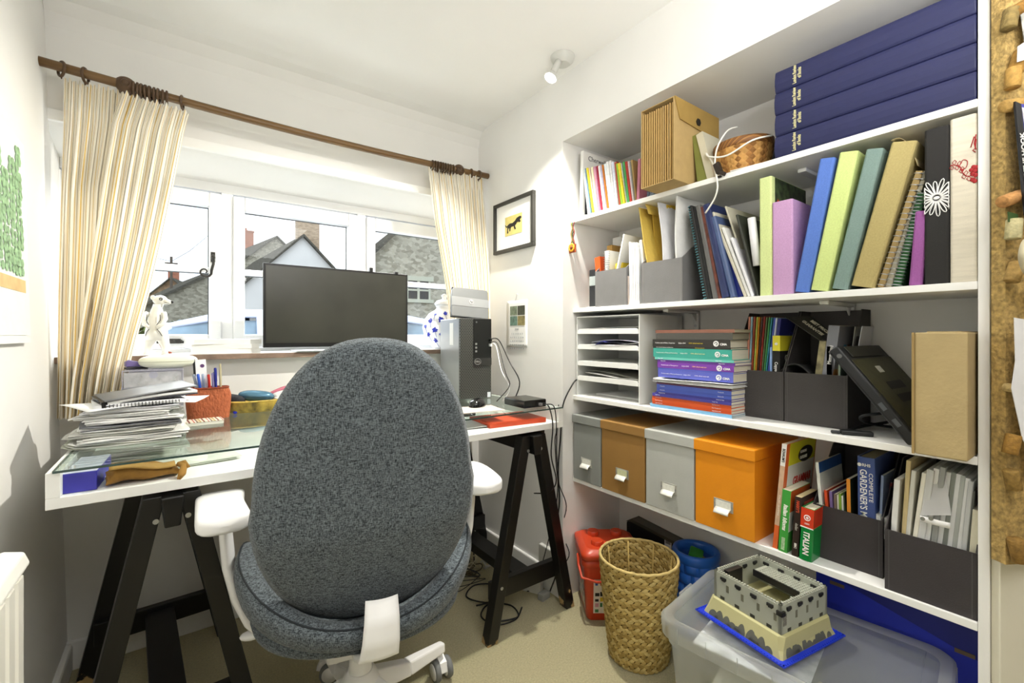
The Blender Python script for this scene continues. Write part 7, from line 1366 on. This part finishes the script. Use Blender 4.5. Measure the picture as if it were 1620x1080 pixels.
m1.inputs[0].default_value = .5; m2.inputs[0].default_value = .70; m3.inputs[0].default_value = .06; n.links.new(df.outputs[0], m1.inputs[1]); n.links.new(tl.outputs[0], m1.inputs[2]); n.links.new(m1.outputs[0], m2.inputs[1]); n.links.new(tr.outputs[0], m2.inputs[2]); n.links.new(m2.outputs[0], m3.inputs[1]); n.links.new(gl.outputs[0], m3.inputs[2]); n.links.new(m3.outputs[0], n.nodes['Material Output'].inputs[0])
cl_m = pl.copy(); cl_m.name = 'clear_plastic'; [setattr(x.inputs[0], 'default_value', .90) for x in cl_m.node_tree.nodes if x.type == 'MIX_SHADER' and abs(x.inputs[0].default_value-.70) < .01 and x.inputs[2].links and x.inputs[2].links[0].from_node.type == 'BSDF_TRANSPARENT']
BW, BD, BH = .196, .292, .345
b = MB(); loft(b, [sq(BW-.045, BD-.045, .04, 0), sq(BW-.04, BD-.04, .04, .004), sq(BW-.018, BD-.018, .045, BH-.06), sq(BW-.012, BD-.012, .045, BH-.055), sq(BW-.012, BD-.012, .045, BH-.01)], capt=False)
b.build('body', pl, t)
b = MB(); loft(b, [sq(BW-.002, BD-.002, .05, BH-.035), sq(BW+.002, BD+.002, .05, BH-.03), sq(BW+.004, BD+.004, .05, BH+.012), sq(BW-.002, BD-.002, .05, BH+.018)], capb=False, capt=False); loft(b, [sq(BW-.002, BD-.002, .05, BH+.018), sq(BW-.018, BD-.018, .045, BH+.018), sq(BW-.024, BD-.024, .04, BH+.010)], capb=False, capt=False)
for k in range(7): yy = -BD+.06+.077*k; [b.box(s*(BW+.0045)-.001, s*(BW+.0045)+.001, yy-.001, yy+.001, BH-.03, BH+.012) for s in (-1, 1)]
for k in range(5): xx = -BW+.05+.072*k; [b.box(xx-.001, xx+.001, s*(BD+.0045)-.001, s*(BD+.0045)+.001, BH-.03, BH+.012) for s in (-1, 1)]
for s in (-1, 1): b.box(-.03, .03, s*(BD+.004)-.004, s*(BD+.004)+.006*s, BH-.06, BH+.006)
b.build('lid_rim', pl, t)
b = MB(); loft(b, [sq(BW-.024, BD-.024, .04, BH+.010), sq(BW-.024, BD-.024, .04, BH+.0085)]); 
b.box(-BW+.05, BW-.05, .0, .0012, BH+.010, BH+.0125); b.box(-BW+.035, BW-.035, -BD+.05, -BD+.0512, BH+.010, BH+.0125); b.build('lid_panel', cl_m, t)
b = MB(); b.box(-.03, .03, -BD-.012, -BD-.004, BH-.09, BH+.02); b.build('clip_handle', pl, t, bevel=.004); b = MB(); b.box(-.04, .04, BD+.004, BD+.012, BH-.07, BH+.015); b.build('clip_handle', pl, t, bevel=.004)
ca, sa = math.cos(R(7.5)), math.sin(R(7.5))
def inb(x, y): return (1.303+x*ca-y*sa, .515+x*sa+y*ca)
for nm, x, y, w_, d_, h_, z0_, rz, cl in (('white lidded carton at front left of plastic bin', -.06, .08, .18, .16, .22, .02, 5, '#e4e2d6'), ('flat cream card pieces inside plastic bin near middle', .02, -.08, .2, .16, .16, .02, -12, '#c9bfa6'), ('white paper bag inside plastic bin', .07, .10, .16, .14, .27, .02, 12, '#dcdad2'), ('grey boxed game at right end inside plastic bin', .02, -.2, .22, .1, .2, .02, 3, '#a9aaa5')):
    x_, y_ = inb(x, y); rbox('packed_box', nm, 'box', (x_, y_, z0_), w_, d_, h_, rz+7.5, mat(cl, .6, var=.05))
x_, y_ = inb(-.075, .09); b = MB(); b.box(-.12, .10, -.14, .12, 0, .003); tag(place(b.build('drawing_sheet', mat('#e3e3e3', .5, var=.3, vscale=22)), (x_+.03, y_, .318), (0, 0, R(10))), 'sheet with grey drawings just under lid of plastic bin', 'paper')
# toy castle on its blue baseplate
ZB = BH+.0195; t = thing('toy_castle', 'grey toy castle on tan rocky base and blue plate on plastic bin', 'toy castle', (1.284, .580, ZB), (0, 0, R(-9.5)))
bl_ = mat('#1f38c4', .35, var=.02); b = MB(); b.box(-.128, .128, -.128, .128, 0, .0032); b.build('baseplate', bl_, t)
b = MB()
for k in range(32):
    q = -.124+.008*k
    for (x, y) in ((q, -.124), (-.124, q), (.124, q), (q, .124)): b.lathe([(.0024, .0032), (.0024, .005)], 8, (x, y, 0))
st_ = b.build('edge_studs', bl_, t); 
tan = mat('#b8b384', .45, var=.03); lg = mat('#a4a79a', .4, var=.02); bk_ = mat('#1d1d1e', .4, var=0); dg = mat('#5d5e55', .5, var=.04)
def ring4(x0, x1, y0, y1, z_, c_=0): return [(x0+c_, y0, z_), (x1-c_, y0, z_), (x1, y0+c_, z_), (x1, y1-c_, z_), (x1-c_, y1, z_), (x0+c_, y1, z_), (x0, y1-c_, z_), (x0, y0+c_, z_)]
b = MB(); WX0, WX1, WY0, WY1 = -.092, .100, -.098, .094
loft(b, [ring4(-.113, .113, -.113, .113, .0032, .004), ring4(-.108, .108, -.108, .108, .020, .008), ring4(WX0-.008, WX1+.006, WY0-.008, WY1+.008, .048, .012), ring4(WX0-.002, WX1+.002, WY0-.002, WY1+.002, .050, .004)], smooth=False); base = b.build('rock_base', tan, t)
b = MB(); b.box(WX0-.010, WX0+.018, WY0-.010, WY0+.018, .0505, .0506)
# grey rock prints on the slopes seen from the room
rr = random.Random(5)
def blobs(axis, sgn, n_):
    for k in range(n_):
        q = -.092+.184*(k+.5)/n_+rr.uniform(-.006, .006); hh = rr.uniform(.35, .8); wd = rr.uniform(.010, .016)
        pts = []
        for e_ in range(9):
            a = PI*e_/8; u_ = q+wd*math.cos(a); s_ = .02+hh*math.sin(a)*.78
            if s_ < .45: off = .113-.005*(s_/.45); z_ = .0036+.0168*(s_/.45)
            else: off = .108-.010*((s_-.45)/.55)*1.0; z_ = .0204+.0275*((s_-.45)/.55)
            off += .0006; pts.append((u_, sgn*off, z_) if axis == 'y' else (sgn*off, u_, z_))
        b2.add(pts, [tuple(range(9))])
b2 = MB(); blobs('y', -1, 9); blobs('x', -1, 10); b2.build('printed_rocks', dg, base)
def wall_seg(p0, p1, name='wall'):
    b = MB(); b.bar((p0[0], p0[1], .086), (p1[0], p1[1], .086), .008, .071); return b.build(name, lg, t)
w4 = [((WX0, WY0+.004), (WX1, WY0+.004), 'y', -1), ((WX0+.004, WY0), (WX0+.004, WY1), 'x', -1), ((WX1-.004, WY0), (WX1-.004, WY1), 'x', 1), ((WX0, WY1-.004), (WX1, WY1-.004), 'y', 1)]
for p0, p1, ax, sg in w4:
    wl = wall_seg(p0, p1); L_ = Vector(p1+(0,))-Vector(p0+(0,)); n_ = int(L_.length/.008); u_ = L_.normalized(); nn = Vector((0, sg, 0)) if ax == 'y' else Vector((sg, 0, 0))
    b = MB(); 
    for k in range(n_):
        c_ = Vector(p0+(0,))+u_*(.004+.008*k); b.lathe([(.0031, .1215), (.0031, .1255)], 8, (c_.x, c_.y, 0))
    b.build('top_studs', lg, wl)
    for k in range(4):   # ledges, slit windows and foot arches on the outer and inner face
        c0 = Vector(p0+(0,))+u_*(L_.length*(k+.62)/4.3)
        for s2 in (1, -1):
            o = nn*(.0045*s2); o2 = nn*(.0085*s2)
            b = MB(); b.bar(c0-u_*.008+o+Vector((0, 0, .110)), c0+u_*.008+o+Vector((0, 0, .110)), .007, .007); b.bar(c0-u_*.005+o+Vector((0, 0, .105)), c0+u_*.005+o+Vector((0, 0, .105)), .004, .004); b.build('black_ledge', bk_, wl)
        c1 = Vector(p0+(0,))+u_*(L_.length*(k+.35)/4.3)+nn*.0043; b = MB(); b.bar(c1-u_*.0036+Vector((0, 0, .087)), c1+u_*.0036+Vector((0, 0, .087)), .0008, .018); b.build('slit_window', mat('#6b6a5a', .5, var=.1), wl)
        c2 = Vector(p0+(0,))+u_*(L_.length*(k+.7)/4.3)+nn*.0043; b = MB(); b.bar(c2-u_*.0065+Vector((0, 0, .056)), c2+u_*.0065+Vector((0, 0, .056)), .0008, .008); b.build('foot_arch', mat('#33332e', .5, var=0), wl)
for x, y in ((WX0+.004, WY0+.004),): 
    b = MB(); b.box(x-.009, x+.006, y-.009, y+.006, .097, .108); b.build('corner_block', bk_, t)
b = MB(); b.box(WX0+.002, WX0+.012, WY1-.012, WY1-.002, .05, .122); b.build('corner_post', bk_, t)
b = MB(); b.box(WX0+.03, WX0+.09, WY1-.022, WY1-.008, .05, .118); b.build('gate_wall', bk_, t)
b = MB(); b.box(WX1-.064, WX1-.008, WY0+.008, WY1-.03, .098, .106); roof = b.build('roof_floor', lg, t); b = MB()
for k in range(7):
    for q in range(18): b.lathe([(.0024, .106), (.0024, .108)], 6, (WX1-.060+.008*k, WY0+.014+.008*q, 0))
b.build('floor_studs', lg, roof); b = MB(); b.box(WX1-.068, WX1-.0645, WY0+.01, WY1-.03, .090, .108); b.build('floor_edge', bk_, t)
b = MB(); b.box(WX0+.010, WX0+.0104+.0, WY0-.0008, WY0-.0002, .07, .1); c_ = MB(); c_.box(WX0+.008, WX0+.020, WY0-.0009, WY0-.0001, .070, .098); c_.build('crest_sticker', mat('#77756c', .5, var=.6, vscale=300), t)
for k in range(3): b = MB(); b.box(WX0+.03+.04*k, WX0+.034+.04*k, WY0+.008, WY0+.022, .05, .115); b.build('buttress', lg, t)
# ------------------------------------------------------------------ door leaf ajar with the cork board
L0 = Vector((1.382, .1712, 0)); dd = Vector((.848, -.530, 0)); nn = Vector((-.530, -.848, 0)).normalized()
b = MB(); q0, q1 = L0-nn*.001+dd*.022, L0+dd*.55; b.hexa([q0, q1, q1-nn*.018, q0-nn*.018]+[p+Vector((0, 0, 2.0)) for p in (q0, q1, q1-nn*.018, q0-nn*.018)]); dr = struct(b.build('door_1', cream, bevel=.002)); dr['label'] = 'cream painted door leaf ajar at right edge'
def fc(u, v, o=0):
    """point on the face of the cork board"""
    r = _ray(u, v); K = L0+nn*.026; s_ = (K.dot(nn)-Vector((0, 0, 0)).dot(nn))/r.dot(nn); p = r*s_; return Vector((p.x, p.y, H+p.z))+nn*o
ck_m = mat('#ad9158', .85, var=.38, vscale=110, bump=.5, bscale=150); zb_ = fc(1590, 893).z
t = thing('cork_board', 'thick cork pinboard on cream door at right edge', 'pinboard', (L0.x, L0.y, zb_), world=True)
b = MB(); q0, q1 = L0, L0+dd*.30; o = nn*.026; b.hexa([q0+Vector((0, 0, zb_)), q1+Vector((0, 0, zb_)), q1+o+Vector((0, 0, zb_)), q0+o+Vector((0, 0, zb_)), q0+Vector((0, 0, 1.98)), q1+Vector((0, 0, 1.98)), q1+o+Vector((0, 0, 1.98)), q0+o+Vector((0, 0, 1.98))]); bd = b.build('board', ck_m, t)
corks = [(1598, 105, 20, 1, '#9a7434', 'large amber cork'), (1600, 22, 60, 1, '#8a6428', 'reddish brown cork near top'), (1585, 38, 10, 0, '#7d6a3c', 'dark cork beside reddish brown one'), (1590, 172, 80, 0, '#b08c4c', 'small cork stub above packets'), (1590, 130, 5, 0, '#a98442', 'tall striped cork'), (1586, 318, 70, 0, '#c08d55', 'pink-brown cork beside dark packet'), (1591, 365, 5, 0, '#bfb68a', 'pale green-banded cork above ribbon'), (1592, 432, 20, 0, '#a98a50', 'stamped cork below ribbon'),
         (1608, 562, 90, 0, '#a98a52', 'cork end pinning white paper'), (1606, 600, 90, 0, '#b39a66', 'small cork end below it'), (1587, 612, 90, 0, '#b9a06a', 'pale cork end on paper edge'), (1588, 700, 15, 0, '#8f6a2c', 'ridged brown cork'), (1589, 755, -12, 0, '#8a6d35', 'leaning dark cork'), (1597, 865, -16, 1, '#8d6c34', 'lowest cork sticking out below board')]
for u, v, tl_, big, cl, nm in corks:
    p = fc(u, v, .014); b = MB(); r_ = .0125; L_ = .048 if big else .04
    if tl_ == 90: ax_ = nn*1.0; L_ = .02; r_ = .009
    else: ax_ = (Vector((0, 0, 1))*math.cos(R(tl_))+dd*math.sin(R(tl_)))
    a0_, a1_ = p-ax_*L_/2, p+ax_*L_/2; b.tube([a0_, a0_+ax_*.001, a1_-ax_*.001, a1_], [r_*.94, r_, r_, r_*.94], 18); tag(b.build('wine_cork', mat(cl, .8, var=.25, vscale=120, bump=.3, bscale=200)), nm+' on cork pinboard', 'cork', 'corks on the pinboard')
def sheet(name, label, cat, pts_, th, m_, off=.012):
    b = MB(); q = [fc(u, v, off+(e[0] if e else 0)) for (u, v, *e) in pts_]; n_ = len(q); b.add(q+[p-nn*th for p in q], [tuple(range(n_)), tuple(range(n_, 2*n_))[::-1]]+[(i, n_+i, n_+(i+1) % n_, (i+1) % n_) for i in range(n_)]); return tag(b.build(name, m_), label, cat)
o = sheet('leaflet_packet', 'narrow black packet with vertical white capitals on pinboard', 'packet', [(1579, 172), (1588, 176), (1606, 344), (1595, 346)], .004, mat('#1a1a1d', .3, var=.05), .030)
up_ = (fc(1583, 175)-fc(1600, 345)).normalized(); rt_ = dd; c_ = fc(1592.5, 262, .0312); write('packet_lettering', 'OFF THE HOOK', .012, frame(c_, up_, -(rt_-up_*rt_.dot(up_))), mat('#e3e3e0', .4, var=0), o, align='CENTER', bold=.0003, sx=1.25)
o = sheet('fishing_packet', 'blue and white packet with oval picture on pinboard', 'packet', [(1588, 174), (1640, 180), (1645, 345), (1608, 345)], .004, mat('#3c3f9a', .3, var=.15), .026)
for nm, pp, cl in (('white_panel', [(1592, 180), (1640, 186), (1640, 262), (1604, 266)], '#d7d8dc'), ('oval_picture', [(1603, 228), (1606, 214), (1613, 211), (1619, 222), (1620, 238), (1616, 250), (1609, 250), (1604, 240)], '#8f8a4a')):
    b = MB(); q = [fc(u, v, .0266 if nm == 'white_panel' else .0272) for u, v in pp]; b.add(q, [tuple(range(len(q)))]); b.build(nm, mat(cl, .4, var=.3, vscale=60), o)
b = MB(); q0_, q1_ = fc(1585, 415, .03), fc(1640, 470, .03)
rib = [fc(1640, 393, .035), fc(1600, 387, .045), fc(1582, 392, .055), fc(1572, 412, .06), fc(1580, 430, .055), fc(1600, 445, .045), fc(1640, 470, .04)]
rp = smooth_path(rib, 5); b.grid(lambda i, j: tuple(rp[round(i*(len(rp)-1))]+nn*(-.018*j)+Vector((0, 0, .010*(j-.5)))), len(rp)-1, 2, th=.0006); tag(b.build('ribbon', mat('#c9c0a4', .7, var=.08)), 'cream ribbon looped out from pinboard', 'ribbon')
sheet('paper_note', 'long curled white paper pinned in middle of pinboard', 'paper', [(1581, 503), (1605, 507), (1598, 560), (1603, 640), (1607, 712), (1594, 690), (1577, 612), (1583, 570)], .0012, mat('#dfdfe0', .6, var=.04), .026)
o = sheet('ticket_strip', 'narrow printed ticket with blue border hanging right of curled paper', 'ticket', [(1600, 560), (1622, 556), (1624, 740), (1608, 748)], .001, mat('#e3e0e4', .6, var=.1), .018)
sheet('paper_note', 'small green paper tucked below dark packet on pinboard', 'paper', [(1580, 338), (1596, 342), (1597, 356), (1581, 354)], .001, mat('#3f5a2c', .6, var=.1), .016); sheet('paper_note', 'white paper corner near top of pinboard', 'paper', [(1583, 88), (1592, 82), (1602, 106), (1582, 112)], .001, mat('#c9cacd', .6, var=.04), .03)
sheet('photo_strip', 'grey floral paper near top right of pinboard', 'paper', [(1596, 30), (1640, 5), (1640, 110), (1604, 90)], .001, mat('#9a9a94', .5, var=.6, vscale=60), .02)
# ------------------------------------------------------------------ tidy: drop helper keys
for o in bpy.data.objects:
    if '_w' in o: del o['_w']
